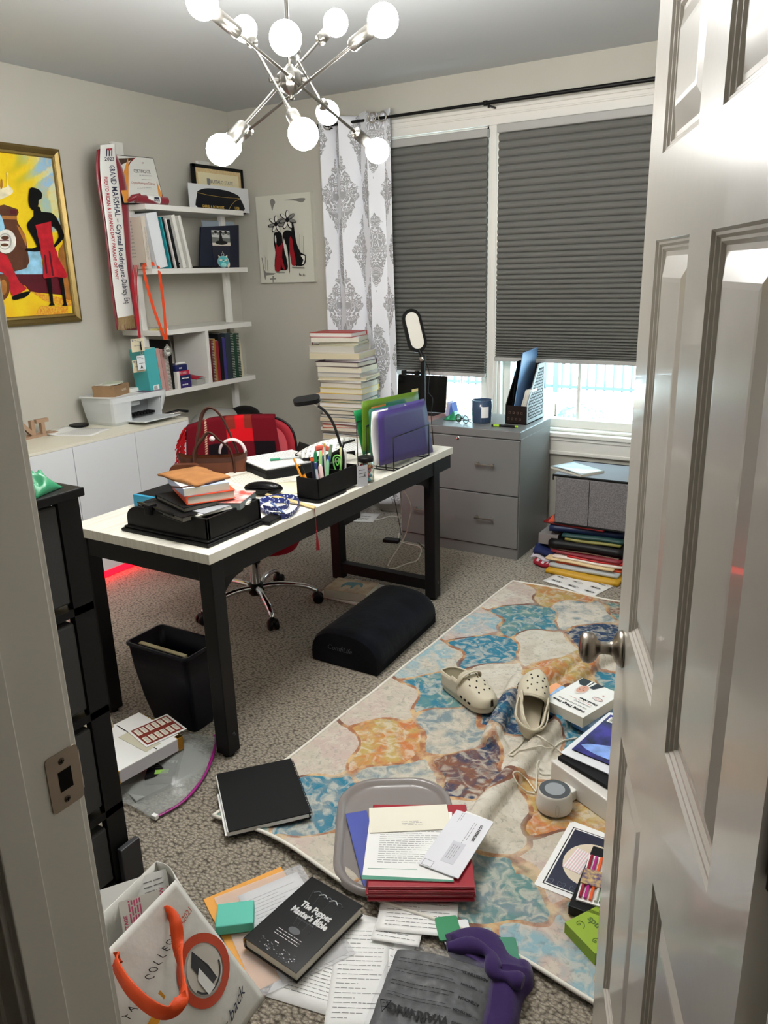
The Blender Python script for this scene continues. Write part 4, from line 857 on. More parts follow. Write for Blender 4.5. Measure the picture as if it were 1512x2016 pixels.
stand4(327.5, 333, .248, 'second dusty rose notebook beside the white spiral notebook', C('rose2', (176, 132, 128), .5), 5, .12, 'notebook', py=763, cat='notebook')
stand4(333.5, 340, .23, 'white spiral bound notebook below the silver medal', C('calendar_cream', (214, 204, 194), .5), 3, .2, 'spiral_notebook', py=762, spiral=SPB, cat='notebook')
stand4(340.5, 344.5, .30, 'tall thin black album beside the small stacked boxes', BLACKM, 0, .24, 'album', py=760, cat='album')
MB().box((-3.665, yb4(346, 758), Z4), (-3.60, yb4(346, 758)+.022, Z4+.105), mat('white_card_box', (224, 220, 214), .4)).build('small_box', label='small upright white box left of the stacked purple boxes', cat='box', bevel=.001)
ys = yb4(350, 760, -3.60)+.012
for q, (hh, w_, off, c, tx, lab) in enumerate(((.040, .112, 0, (52, 40, 104), 'LIFE STORIES', 'purple boxed book at the bottom of the small shelf stack'), (.038, .110, .0, (30, 40, 84), '', 'dark blue boxed book second from bottom in the shelf stack'), (.028, .108, -.006, (178, 36, 66), 'SUCCESS', 'red paperback third in the shelf stack'), (.036, .098, -.010, (28, 36, 88), '', 'navy box on top of the small shelf stack'))):
    z = Z4+sum((.040, .038, .028, .036)[:q]); F = frame((-3.605, ys+off, z), (0, 1, 0), (-1, 0, 0)); 
    m = MB().box((0, 0, 0), (w_, .15, hh), C('stack%d' % q, c, .35), F)
    if tx and q == 2: m.text(tx, .018, WHITE, F @ Matrix(((1, 0, 0, w_*.5), (0, 0, 1, 0), (0, 1, 0, hh/2), (0, 0, 0, 1))) @ Matrix(((1, 0, 0, 0), (0, 1, 0, 0), (0, 0, -1, -.0004), (0, 0, 0, 1))), sx=.8, z=0)
    else: m.lines(w_*.3, w_*.85, hh*.5, .008, 1, WHITE, F @ Matrix(((1, 0, 0, 0), (0, 0, 1, -.0006), (0, 1, 0, 0), (0, 0, 0, 1))), h=.008, seed=q+1)
    m.build('book', label=lab, cat='book', bevel=.0015)
zt = Z4+.142; MB().tube([(-3.62, ys+.01, zt+.008), (-3.625, ys+.05, zt+.009), (-3.62, ys+.085, zt+.008)], [.006, .008, .006], mat('white_tube', (224, 224, 220), .3), 12).build('cream_tube', label='white tube lying on the navy box of the shelf stack', cat='tube')
MB().box((-3.76, yb4(386, 752), Z4), (-3.61, yb4(386, 752)+.075, Z4+.035), mat('grey_book', (168, 168, 162), .5)).build('book', label='grey book lying flat against the shelf divider panel', cat='book', bevel=.002)
F = frame((-3.61, yb4(386, 752), Z4+.036), (0, 1, .05), (-1, 0, .1)); MB().sheet(lambda u, v: F @ Vector((u*.078, v*.13, .012*math.sin(u*3.1))), 10, 6, mat('crimson_folder', (160, 24, 44), .4), .002).build('red_pouch', label='crimson pouch lying on the grey book by the divider', cat='pouch')
rowi = [(412.5, 417, .305, 'black comb bound report first right of the divider', (22, 22, 24), SPB), (417.3, 422, .262, 'maroon bound book right of the black comb bound report', (98, 26, 36), None), (422.3, 425.5, .268, 'brown spiral notebook between maroon and gold books', (96, 52, 48), SPW), (426, 430, .272, 'gold brown book in the row right of the divider', (156, 112, 50), None), (430.5, 436, .258, 'red book in the row right of the gold book', (138, 28, 40), None), (436.5, 443, .30, 'tall black report behind the purple book', (26, 28, 34), None), (443.5, 449, .272, 'purple blue book in the middle of the right shelf row', (60, 52, 120), None), (449.5, 459, .30, 'dark slate binder left of the first white spiral', (40, 52, 60), None), (459.5, 464, .297, 'dark green notebook with white spiral, left one', (34, 56, 44), SPW), (464.5, 470.5, .292, 'plain dark green book between two white spirals', (24, 64, 46), None), (471, 476.5, .290, 'dark green notebook with white spiral, right one', (36, 60, 48), SPW), (477, 481, .25, 'cream booklet leaning at the right end of the row', (216, 208, 176), None)]
for k_, (a, b, hh, lb, c, sp_) in enumerate(rowi): stand4(a, b, hh, lb, C('row%d' % k_, c, .5), 3 if k_ == 11 else 0, .235, 'spiral_notebook' if sp_ else 'book', py=748-(a-412)*.14, spiral=sp_, cat='notebook' if sp_ else 'book')
# ================================================================== WHITE CABINET WITH RED LIGHT STRIP
CABW = mat('cabinet_white_gloss', (222, 225, 228), .3); CABT = mat('cabinet_top_white', (226, 222, 206), .35); cyr = 3.394
cb = thing('low_cabinet', (-3.69, 2.6, 0), 'low white cabinet with flat doors and a printer along the left wall', 'cabinet')
MB().box((XL+.005, 1.70, .045), (-3.47, cyr, .775), CABW).build('body', cb)
MB().box((XL+.005, 1.70, .775), (-3.449, cyr+.002, .790), CABT).build('top_panel', cb, bevel=.001)
for k_ in range(4): MB().box((-3.468, cyr-.4155*(k_+1)+.0015, .056), (-3.450, cyr-.4155*k_-.0015, .774), CABW).build('cabinet_door', cb, bevel=.001)
MB().box((XL+.03, 1.72, 0), (-3.50, cyr-.02, .045), CABW).build('plinth', cb)
LED = mat('red_led_light', (255, 4, 14), .4, emit=LED_STRENGTH)
led = MB().box((-3.490, 1.74, .006), (-3.478, cyr-.03, .052), LED).build('led_strip', label='glowing red light strip under the white cabinet edge', cat='light strip')
# printer
pr = thing('printer', (-3.72, 3.17, .79), 'white inkjet printer on the cabinet under the shelves', 'printer'); PRW = mat('printer_white', (214, 218, 220), .35); PRD = mat('printer_inner', (150, 154, 158), .5)
pf, pl_, pr_, ph = -3.585, 2.965, 3.375, .165
def prs(z): t = z/ph; return .012*(1-t) if t < .3 else .012*(1-t)
m = MB(); ring = []
for z, ins in ((0, .045), (.02, .03), (.08, .012), (.135, 0), (.155, 0)):
    xb, xf, ya, yb_ = -3.87, pf-ins, pl_+ins*.8, pr_-ins*.8; r_ = .022
    ring.append([(x, y, .79+z) for x, y in [(xf-r_, ya), (xf-.006, ya+.006), (xf, ya+r_), (xf, yb_-r_), (xf-.006, yb_-.006), (xf-r_, yb_), (xb+r_, yb_), (xb, yb_-r_), (xb, ya+r_), (xb+r_, ya)]])
n_r = 10; cut0, cut1 = pl_+.135, pr_-.045
m.add([p for r in ring for p in r], [(a*n_r+i, a*n_r+(i+1) % n_r, (a+1)*n_r+(i+1) % n_r, (a+1)*n_r+i) for a in range(4) for i in range(n_r) if not (i == 2 and a in (0, 1, 2))]+[tuple(range(n_r-1, -1, -1))]+[tuple(40+i for i in range(n_r))], PRW)
for a in range(3):  # front wall either side of the paper opening
    for s0, s1 in ((None, cut0), (cut1, None)):
        p0, p1 = ring[a][2], ring[a][3]; q0, q1 = ring[a+1][2], ring[a+1][3]
        A_ = [p0 if s0 is None else (p1[0], s0, p1[2]), p1 if s1 is None else (p0[0], s1, p0[2]), q1 if s1 is None else (q0[0], s1, q0[2]), q0 if s0 is None else (q1[0], s0, q1[2])]
        m.add(A_, [(0, 1, 2, 3)], PRW)
m.build('body', pr)
m = MB().box((-3.72, cut0, .80), (-3.71, cut1, .925), PRD).box((-3.72, cut0-.003, .80), (pf-.012, cut0, .925), PRW).box((-3.72, cut1, .80), (pf-.012, cut1+.003, .925), PRW).box((-3.72, cut0, .922), (pf-.004, cut1, .926), PRW)
for q in range(9): m.box((-3.70, cut0+.012+q*.024, .822), (-3.64, cut0+.026+q*.024, .836), BLACKM)
m.build('paper_slot', pr); MB().box((-3.705, cut0+.03, .885), (-3.64, cut0+.11, .91), PRW).build('inner_cover', pr, bevel=.004)
m = MB(); m.hexa([(-3.70, cut0-.01, .800), (-3.46, cut0-.03, .812), (-3.46, cut1+.02, .812), (-3.70, cut1+.01, .800)], [(-3.70, cut0-.01, .806), (-3.46, cut0-.03, .819), (-3.46, cut1+.02, .819), (-3.70, cut1+.01, .806)], PRW); m.build('paper_tray', pr, bevel=.002)
m = MB(); m.prism(rrect(.29, .415, .02), .0, .010, PRW, Matrix(((-1, 0, 0, pf-.003), (0, 1, 0, pl_-.002), (0, 0, 1, .945), (0, 0, 0, 1)))); m.build('scanner_lid', pr, bevel=.003)
MB().prism(rrect(.285, .405, .018), 0, .0015, mat('lid_seam', (60, 62, 66), .5), Matrix(((-1, 0, 0, pf-.005), (0, 1, 0, pl_+.003), (0, 0, 1, .9436), (0, 0, 0, 1)))).build('lid_seam', pr)
m = MB().box((0, 0, 0), (.21, .27, .0012), WHITE, flatF(-3.735, 3.08, .9555, .21, .27, 8) @ Matrix.Identity(4)); m.lines(.02, .19, .25, .012, 18, INK, flatF(-3.735, 3.08, .9567, .21, .27, 8)); m.build('paper_sheet', label='white paper sheet under the brown box on the printer lid', cat='paper')
KR = mat('kraft_cardboard', (150, 120, 88), .8, var=(40, .06)); F = flatF(-3.715, 3.075, .957, .135, .17, 20)
m = MB().box((0, 0, 0), (.135, .17, .06), KR, F).box((-.001, -.001, .046), (.136, .171, .0615), KR, F)
m.text('OPEN ME', .012, WHITE, F @ Matrix(((0, 0, 1, .1364), (1, 0, 0, .10), (0, 1, 0, .034), (0, 0, 0, 1)))) if False else m.lines(.08, .14, .034, .007, 2, mat('box_print_pale', (206, 190, 170), .7), F @ Matrix(((0, 0, 1, .1364), (1, 0, 0, 0), (0, 1, 0, 0), (0, 0, 0, 1))), h=.004, z=.0005)
m.build('cardboard_box', label='small brown cardboard box sitting on top of the printer', cat='box', bevel=.001)
for k_ in range(4): MB().box((0, 0, 0), (.10, .13, .0022), (WHITE, PAPER2, WHITE, mat('receipt_green', (190, 198, 180), .7))[k_], flatF(-3.72+.006*k_, 3.07+.004*k_, 1.0187+.0026*k_, .10, .13, 14+9*k_)).build('envelope', label=('lowest white', 'cream', 'upper white', 'topmost pale green')[k_]+' envelope on the brown box on the printer', cat='envelope', group='envelopes on the brown box')
m = MB().box((0, 0, 0), (.05, .07, .024), mat('white_case', (226, 226, 222), .3), flatF(-3.70, 3.21, .9565, .05, .07, 5)); m.build('earbud_box', label='small white box beside the brown box on the printer', cat='box', bevel=.004)
MB().box((0, 0, 0), (.09, .14, .0016), mat('purple_card', (110, 84, 110), .5), flatF(-3.645, 3.29, .9556, .09, .14, 4)).build('greeting_card', label='flat purple card on the right part of the printer lid', cat='card')
# black disc and papers
p = Z_(.79, 156, 840); MB().lathe([(.052, 0), (.055, .004), (.054, .010), (.05, .012)], BLACK, 36, Matrix.Translation((p.x, p.y, .7935))).build('wireless_charger', label='round black charging disc on papers left of the printer', cat='charger')
def paper(cx, cy, z, w, l, ang, lab, curl=0, mt=WHITE, lines=20, grp=None, name='paper_sheet', cat='paper', seed=1, up=.012):
    F = flatF(cx, cy, z, w, l, ang); m = MB()
    m.sheet(lambda u, v: F @ Vector((u*w, v*l, .0012+(up*max(0, (1-v)-.6)**2*6*curl)+.001*math.sin(u*5)*abs(curl))), 8, 12, mt, .0008)
    if lines: m.lines(w*.1, w*.9, l*.88, l*.8/lines, lines, INK, F, h=.0018, z=.0016+.0012*abs(curl), seed=seed)
    return m.build(name, label=lab, cat=cat, group=grp)
p = Z_(.79, 150, 850); paper(p.x+.02, p.y+.0, .790, .216, .28, -70, 'curling white printed sheet under the black charging disc', 1)
p = Z_(.79, 190, 843); paper(p.x+.01, p.y-.03, .7925, .20, .26, -50, 'second white sheet in front of the printer left side', .6, seed=5) if False else None
# wooden letters
LW = mat('raw_mdf', (168, 138, 112), .7, var=(30, .06)); a, b = X_(-3.80, 25, 862), X_(-3.80, 112, 846)
S = Matrix(((0, 0, 1, -3.80), (1, 0, 0, 0), (0, 1, 0, .79), (0, 0, 0, 1))); yL = lambda px, py=846: X_(-3.80, px, py).y
m = MB(); base0 = yL(-60); base1 = yL(112); m.prism([(base0, 0), (base1, 0), (base1-.01, .012), (base0, .012)], -.05, .018, LW, S)
def letter(ch, y, size): 
    tmp = MB().text(ch, size, LW, Matrix.Identity(4), bold=.004); 
    cu = bpy.data.curves.new('lettering', 'FONT'); cu.body = ch; cu.size = size; cu.extrude = .012; cu.offset = .005; ob = bpy.data.objects.new('lettering', cu); COL.objects.link(ob)
    me = bpy.data.meshes.new_from_object(ob.evaluated_get(bpy.context.evaluated_depsgraph_get())); m.add([(v.co.x+y, v.co.y+.010, v.co.z) for v in me.vertices], [tuple(p.vertices) for p in me.polygons], LW, False, S); bpy.data.objects.remove(ob); bpy.data.curves.remove(cu); bpy.data.meshes.remove(me)
for ch_, px_ in (('N', 50), ('T', 84)): letter(ch_, yL(px_, 846)-(.035), .115)
m.build('wooden_letters', label='raw wood letter sign reading NT on the white cabinet', cat='letter sign')
# clutter right of the printer and bag pile on the lowest shelf
m = MB(); p = X_(-3.56, 375, 806); m.tube([(-3.58, 3.40, .80), (-3.56, 3.45, .82), (-3.57, 3.52, .81)], [.008, .014, .01], BLACK, 10).tube([(-3.60, 3.36, .80), (-3.55, 3.41, .815), (-3.53, 3.47, .80)], .005, NICKEL, 8)
MB().box((-3.60, 3.40, 0), (-3.52, 3.47, .775), mat('standing_board_white', (216, 206, 204), .5)).build('foam_board', label='narrow pale board standing upright at the right end of the cabinet', cat='board', bevel=.002)
m = MB(); m.tube([(-3.63, 3.385, .80), (-3.56, 3.43, .815), (-3.55, 3.50, .805)], [.008, .013, .008], BLACK, 10).tube([(-3.60, 3.36, .802), (-3.54, 3.42, .812), (-3.53, 3.46, .80)], .004, NICKEL, 8); m.build('cable_bundle', label='black cable bundle with metal tip behind the printer tray', cat='cable')
GB = mat('grey_plastic_bag', (168, 168, 162), .45, bump=(12, .5, .02)); c0 = X_(-3.66, 432, 806)
m = MB(); rg = random.Random(8)
m.ball((-3.72, 3.92, .665), .155, GB, 28, sc=(.85, 1.3, .52)); m.ball((-3.70, 4.0, .645), .13, GB, 24, sc=(.9, 1.3, .45)); m.build('grey_bag', label='pale grey plastic bag slumped on the lowest shelf behind the chair', cat='bag')
m = MB(); m.ball((-3.66, 4.13, .665), .11, BLACKM, 24, sc=(.95, 1.2, .62)).tube([(-3.58, 4.05, .66), (-3.56, 4.14, .665), (-3.57, 4.22, .66)], [.02, .026, .012], BLACKM, 12); m.build('knit_hat', label='black hat lying beside the grey bag on the lowest shelf', cat='cap')
# ================================================================== DESK
DX0, DX1, DY0, DY1, DTZ = -2.375, -1.697, 1.700, 3.440, .757
DKT = mat('desk_top_pale_oak', (218, 214, 202), .5)
n_ = NT(DKT); tc = n_.t.nodes.new('ShaderNodeTexCoord'); q = n_.xyz(tc.outputs['Object']); v_ = n_.comb(n_.m('MULTIPLY', q[0], 40), n_.m('MULTIPLY', q[1], 2.2), 0)
n_.t.links.new(n_.mix(n_.step(n_.noise(v_, 1.6, 5, .6), .38, .68), lin((222, 219, 208)), lin((206, 201, 188))), n_.b.inputs['Base Color'])
DKM = mat('desk_black_metal', (26, 26, 28), .5, bump=(300, .1, .0005))
dk = thing('desk', ((DX0+DX1)/2, (DY0+DY1)/2, 0), 'long desk with pale wood top and black metal frame in the room centre', 'desk')
MB().box((DX0, DY0, DTZ-.034), (DX1, DY1, DTZ), DKT).build('desktop', dk, bevel=.0015)
zt = DTZ-.034; L_ = .058
legs = [(DX1-L_-.004, DY0+.008), (DX0+.02, DY0+.008), (DX1-L_-.004, 3.245), (DX0+.045, 3.245)]
for x, y in legs:
    MB().box((x, y, .012), (x+L_, y+L_, zt), DKM).build('leg', dk, bevel=.003); MB().lathe([(.022, 0), (.022, .012)], BLACK, 16, Matrix.Translation((x+L_/2, y+L_/2, 0))).build('foot', dk)
MB().box((DX1-.046, DY0+.01, zt-.07), (DX1-.008, DY1-.01, zt), DKM).build('front_rail', dk, bevel=.002)
MB().box((DX0+.01, DY0+.01, zt-.07), (DX0+.045, DY1-.01, zt), DKM).build('back_rail', dk, bevel=.002)
MB().box((DX0+.03, DY0+.012, zt-.07), (DX1-.02, DY0+.05, zt), DKM).build('end_rail', dk, bevel=.002)
MB().box((DX0+.06, 3.25, zt-.055), (DX1-.05, 3.30, zt), DKM).build('end_rail', dk, bevel=.002)
MB().box((DX0+.09, 3.25, .05), (DX1-.05, 3.30, .105), DKM).build('foot_rail', dk, bevel=.002)
for y, s in ((DY0+.06, 1), (3.25, -1)):
    S = Matrix(((0, 0, 1, DX1-.034), (s, 0, 0, y), (0, 1, 0, zt-.07), (0, 0, 0, 1)))
    g = [(0, 0), (.13, 0), (.126, -.018)]+[(.12-.12*math.sin(t), -.02-.13*(1-math.cos(t))) for t in [math.pi/2*k/8 for k in range(9)]]+[(0, -.16)]
    MB().prism(g if s > 0 else g, -.003, .003, DKM, S).build('gusset', dk)
def bolt(x, y, z): MB().lathe([(0, .004), (.006, .003), (.0075, 0)], mat('bolt_dark', (60, 60, 62), .4, .8), 12, Matrix(((0, 0, 1, x), (1, 0, 0, y), (0, 1, 0, z), (0, 0, 0, 1)))).build('bolt', dk)
bolt(DX1-.004, DY0+.04, .085); bolt(DX1-.004, 3.275, .09)
T0 = DTZ
# letter tray
ty0, ty1, tx0, tx1 = 1.765, 2.03, -2.135, -1.755
tr = thing('desk_tray', ((tx0+tx1)/2, (ty0+ty1)/2, T0), 'black wooden desktop tray holding folders at the near desk corner', 'tray')
TRM = mat('tray_black_wood', (17, 17, 18), .42, bump=(60, .15, .001))
m = MB(); S = Matrix(((1, 0, 0, tx0), (0, 0, -1, 0), (0, 1, 0, T0), (0, 0, 0, 1)))
m.box((tx0-.015, ty0-.02, T0), (tx1+.015, ty1+.02, T0+.012), TRM).box((tx0-.008, ty0-.012, T0+.012), (tx1+.008, ty1+.012, T0+.02), TRM); m.build('base_board', tr, bevel=.004)
W_ = tx1-tx0; side = [(0, .02)]+[(.06-.06*math.cos(t), .045+.047*math.sin(t)) for t in [math.pi/2*k/8 for k in range(9)]]+[(W_, .092), (W_, .02)]
for y in (ty0, ty1-.01): m = MB(); m.prism(side, -(y+.010), -y, TRM, S); m.build('side_panel', tr, bevel=.0015)
MB().box((tx1-.010, ty0, T0+.02), (tx1, ty1, T0+.092), TRM).build('end_panel', tr, bevel=.0015)
MB().box((tx0+.03, ty0+.01, T0+.07), (tx1-.01, ty1-.01, T0+.076), TRM).build('upper_board', tr)
def lay(px, z, h, mt, lab, name='folder', cat='folder', bevel=.001, th_=None):
    F, w, l = quad(px, z+h) if False else quad(px, z+h); F = Matrix.Translation((0, 0, -h)) @ F; m = MB().box((0, 0, 0), (w, l, h), mt, F); return F, w, l, m
# things in and on the tray
F = flatF(-1.99, 1.91, T0+.0765, .27, .20, 2); MB().box((0, 0, 0), (.27, .20, .012), BLACKM, F).build('portfolio', label='thin black portfolio lying in the top of the desk tray', cat='portfolio', bevel=.002)
for k_ in range(4): F = flatF(-1.86, 1.895+.003*k_, T0+.089+.003*k_, .17, .21, -16+3*k_); MB().box((0, 0, 0), (.17, .21, .0022), (WHITE, PAPER2, WHITE, mat('grey_envelope', (150, 152, 156), .6))[k_], F).build('envelope', label=('lowest white envelope poking out of the desk tray', 'cream envelope poking out of the desk tray', 'second white envelope poking out of the desk tray', 'grey envelope on top of those in the desk tray')[k_], cat='envelope', group='envelopes in the desk tray')
LEA = mat('black_leather', (18, 18, 19), .42, bump=(220, .25, .0008))
zz = T0+.078; F = flatF(-1.935, 1.885, zz, .22, .25, -14); o = book(F, .25, .22, .020, LEA, 'black leather journal with a strap at the bottom of the book pile', pages=mat('grey_pages', (120, 118, 112), .8))
p, q = X_(-1.90, 300, 1002), X_(-1.84, 390, 1024)
m = MB(); a_, b_ = Vector((-2.10, 1.79, zz+.020)), Vector((-1.88, 1.745, zz+.016)); m.tube([a_, a_.lerp(b_, .1), a_.lerp(b_, .9), b_], [.003, .006, .0065, .004], BLACKG, 12); m.build('black_pen', label='black pen held along the leather journal on the tray', cat='pen')
m = MB().box((-2.03, 1.752, zz-.006), (-2.005, 1.79, zz+.03), LEA); m.build('pen_loop', o, bevel=.003)
zz += .021; F = flatF(-1.925, 1.90, zz, .235, .20, -20); book(F, .225, .19, .017, BLACKM, 'black covered notebook with grey page edges in the book pile', pages=mat('grey_pages', (120, 118, 112), .8))
zz += .018; ORC = C('orange', (222, 84, 50), .45)
F, w, l = quad([(398, 925), (470, 960), (385, 1001), (302, 963)], zz+.032); F = Matrix.Translation((0, 0, -.032)) @ frame(F @ Vector((w, l, 0)), -(F.to_3x3() @ Vector((1, 0, 0))), -(F.to_3x3() @ Vector((0, 1, 0))))
book(flatF(-1.915, 1.925, zz, .165, .225, 57), .165, .225, .030, ORC, 'orange hardcover book with cream pages in the pile on the desk tray')
zz += .031; BLU = C('pale_blue', (176, 190, 226), .35)
def bdeco(m, F, w, l): m.flat([(0, 0), (w*.45, 0), (w*.2, l), (0, l)], .0003, WHITE, F); m.lines(w*.5, w*.9, l*.8, .03, 3, BLACKM, F, h=.008, seed=4)
book(flatF(-1.925, 1.91, zz, .155, .215, 60), .155, .215, .026, BLU, 'thick book with pale blue and white cover under the suede pouch', soft=True, deco=bdeco)
zz += .0265; SU = mat('tan_suede', (150, 104, 64), .95, spec=.1, bump=(140, .4, .001), var=(22, .1))
F = flatF(-1.945, 1.925, zz, .235, .16, -12); m = MB()
m.sheet(lambda u, v: F @ Vector((u*.235, v*(.16-.02*u), .009+.006*math.sin(u*3.1)*math.sin(v*3.1)+.002*math.sin(u*11+v*5))), 18, 12, SU, .007)
o = m.build('suede_pouch', label='tan suede drawstring pouch lying on top of the book pile', cat='pouch')
P = [F @ Vector(v) for v in ((.225, .10, .008), (.236, .05, .004), (.216, .0, .004), (.20, -.03, .001), (.16, -.045, 0))]; MB().tube(spline(P, 6), .003, mat('brown_cord', (70, 40, 30), .6), 8).build('cord', o)
zz2 = T0+.112; F = flatF(-1.80, 2.0, zz2-.028, .15, .20, 20); m = MB()
m.box((0, 0, 0), (.10, .15, .023), mat('book_grey_pages', (112, 122, 124), .6), F).box((-.001, -.001, .023), (.101, .151, .026), C('white_red', (222, 206, 200), .35, var=(30, 0, (196, 80, 70))), F); m.build('book', label='small book with white and red cover beside the orange book', cat='book', bevel=.001)
# turquoise-edged black box behind the tray
m = MB().box((-2.34, 1.99, T0), (-2.15, 2.19, T0+.05), BLACKM).box((-2.3405, 1.975, T0), (-2.1495, 1.99, T0+.051), mat('turquoise_edge', (44, 140, 176), .45)); m.build('laptop_box', label='black flat box with a turquoise end behind the desk tray', cat='box', bevel=.002)
# hard case, lanyard, small items
a, b = Z_(T0+.03, 481, 960), Z_(T0+.03, 557, 962); c0 = (a+b)/2; F = frame((c0.x, c0.y, T0+.03), b-a, Vector((0, 0, 1)).cross(b-a)); 
m = MB(); m.ball((0, 0, 0), .5, BLACKG, 36, F, ((b-a).length, .062, .055)); o = m.build('glasses_case', label='glossy black oval glasses case between the book pile and pen holder', cat='glasses case')
m = MB(); m.tube([F @ Vector((.5*(b-a).length*1.003*math.cos(t), .0315*math.sin(t), 0)) for t in [2*math.pi*k/40 for k in range(40)]], .0011, BLACKM, 6, closed=True); m.build('seam', o)
LN = mat('lanyard_blue_print', (34, 52, 120), .6); n_ = NT(LN); tc = n_.t.nodes.new('ShaderNodeTexCoord')
vo = n_.t.nodes.new('ShaderNodeTexVoronoi'); vo.inputs['Scale'].default_value = 75; n_.t.links.new(tc.outputs['Object'], vo.inputs['Vector']); n_.t.links.new(n_.mix(n_.m('LESS_THAN', vo.outputs['Distance'], .33), lin((30, 44, 112)), lin((206, 214, 228))), n_.b.inputs['Base Color'])
def band(m, pts, w, mt, th=.0015):
    P = spline(pts, 6); n = len(P); vs = []
    for i, p in enumerate(P):
        t = (P[min(i+1, n-1)]-P[max(i-1, 0)]).normalized(); up = Vector((0, 0, 1)); s = t.cross(up).normalized()
        tilt = .75; a = (up*tilt+s*(1-tilt)).normalized()*w; o_ = t.cross(a).normalized()*th
        vs += [p, p+a, p+a+o_, p+o_]
    m.add(vs, [(i*4+k, i*4+(k+1) % 4, i*4+4+(k+1) % 4, i*4+4+k) for i in range(n-1) for k in range(4)]+[(3, 2, 1, 0), (4*n-4, 4*n-3, 4*n-2, 4*n-1)], mt); return m
Zp = lambda z, pts: [Z_(z, *p) for p in pts]
m = MB(); band(m, Zp(T0+.002, [(508, 990), (512, 1003), (530, 1015), (560, 1022), (580, 1010), (586, 996), (575, 985), (545, 984), (520, 990), (510, 1000)]), .022, LN); band(m, Zp(T0+.006, [(520, 1003), (545, 1006), (566, 1000), (560, 990), (535, 992)]), .020, LN)
m.build('blue_lanyard', label='blue and white patterned lanyard coiled near the front desk edge', cat='lanyard')
a, b = Z_(T0+.018, 534, 990), Z_(T0+.012, 562, 1013); MB().tube([a, a.lerp(b, .9), b], [.004, .0042, .001], mat('pen_blue', (80, 104, 150), .35), 10).build('blue_pen', label='slim blue pen lying across the coiled lanyard', cat='pen')
a, b, c_ = Z_(T0+.02, 524, 972), Z_(T0+.012, 580, 986), Z_(T0+.006, 620, 999); MB().sheet(lambda u, v: a.lerp(c_, u)+Vector((-.004, .018, .0))*(v-.5)*(1+u*.3)+Vector((0, 0, .002*math.sin(u*3))), 12, 4, mat('bamboo_bookmark', (206, 182, 128), .5), .004).build('bamboo_bookmark', label='long bamboo bookmark stick reaching the front desk edge', cat='bookmark')
e = Z_(T0+.005, 618, 1000); TA = mat('tassel_red', (140, 14, 30), .6); m = MB(); m.tube(spline([e, Vector((DX1+.004, e.y+.005, T0+.002)), Vector((DX1+.006, e.y+.006, T0-.04)), Vector((DX1+.006, e.y+.008, T0-.09))], 6), .0013, TA, 6)
for k_ in range(7): m.tube([Vector((DX1+.006, e.y+.008, T0-.085)), Vector((DX1+.006+.002*(k_ % 3-1), e.y+.004+.0025*k_, T0-.165))], .0016, TA, 5)
m.ball((DX1+.006, e.y+.008, T0-.09), .004, TA, 8); m.build('red_tassel', label='red silk tassel dangling over the front edge of the desk', cat='tassel')
def zpaper(px, z, lab, mt=WHITE, n=18, th=.0012, name='paper_sheet', cat='paper', grp=None, seed=1, curl=0, h=.0018):
    F, w, l = quad(px, z+th); m = MB(); m.sheet(lambda u, v: F @ Vector((u*w, v*l, curl*(u-.5)**2*4*.01)), 9, 9, mt, th)
    if n: m.lines(w*.1, w*.9, l*.9, l*.82/n, n, INK, F, h=h, seed=seed, z=.0005+abs(curl)*.01)
    return m.build(name, label=lab, cat=cat, group=grp)
zpaper([(500, 925), (590, 950), (520, 975), (430, 945)], T0, 'large cream writing pad sheet below the black zip binder', PAPER2, 14)
zpaper([(545, 950), (610, 945), (600, 968), (540, 975)], T0+.002, 'cream open notebook page left of the pen holder', mat('cream_page', (224, 218, 186), .7), 0, .006, name='notepad', cat='note pad')
zpaper([(520, 975), (580, 965), (600, 975), (545, 995)], T0+.0005, 'white paper under the bamboo bookmark', WHITE, 6)
zpaper([(530, 1012), (592, 990), (600, 1000), (545, 1020)], T0+.0, 'white sheet under the coiled blue lanyard', WHITE, 4, grp=None, seed=4)
F = flatF(-1.745, 2.075, T0, .055, .11, 6); MB().box((0, 0, 0), (.055, .11, .016), BLACK, F).build('stapler_base', label='low black stapler lying right beside the desk tray end', cat='stapler', bevel=.004)
MB().lathe([(.010, 0), (.014, .004), (.011, .012), (.006, .02), (.013, .03), (.010, .042), (0, .044)], mat('red_brown_wood', (112, 40, 24), .2), 20, Matrix.Translation((-1.80, 2.06, T0+.0))).build('wooden_stamp', label='small polished red brown wooden stamp beside the tray', cat='stamp')
# black zip binder with papers
zb = T0+.045; F, w, l = quad([(572, 880), (614, 900), (545, 930), (469, 906)], zb); A4 = F
m = MB(); ZB = mat('binder_black_nylon', (20, 21, 23), .6, bump=(400, .3, .0006)); G = Matrix.Translation((0, 0, -.042)) @ F
m.prism(rrect(w*1.05, l*1.06, .02), -.003, .022, ZB, G).prism(rrect(w*1.04, l*1.05, .02), .022, .036, ZB, G @ Matrix.Translation((.002, .002, 0)))
o = m.build('zip_binder', label='open black zip binder full of white paper on the middle of the desk', cat='binder', bevel=.004)
m = MB().box((w*.02, l*.02, .0), (w*.97, l*.98, .006), WHITE, Matrix.Translation((0, 0, -.007)) @ F); m.lines(w*.1, w*.85, l*.9, l*.045, 18, INK, F, h=.0015); m.build('paper_stack', o)
m = MB().box((w*.90, l*.02, -.018), (w*1.02, l*.8, -.007), mat('blue_divider', (36, 78, 150), .4), F); m.build('blue_divider', o, bevel=.002)
m = MB(); m.sheet(lambda u, v: F @ Vector((u*w*.9, l*(.98+.16*v), -.02+.05*v*v)), 10, 6, ZB, .004); m.build('cover_flap', o)
a, b = Z_(zb+.006, 534, 905), Z_(zb+.006, 606, 898); ax = (b-a).normalized()
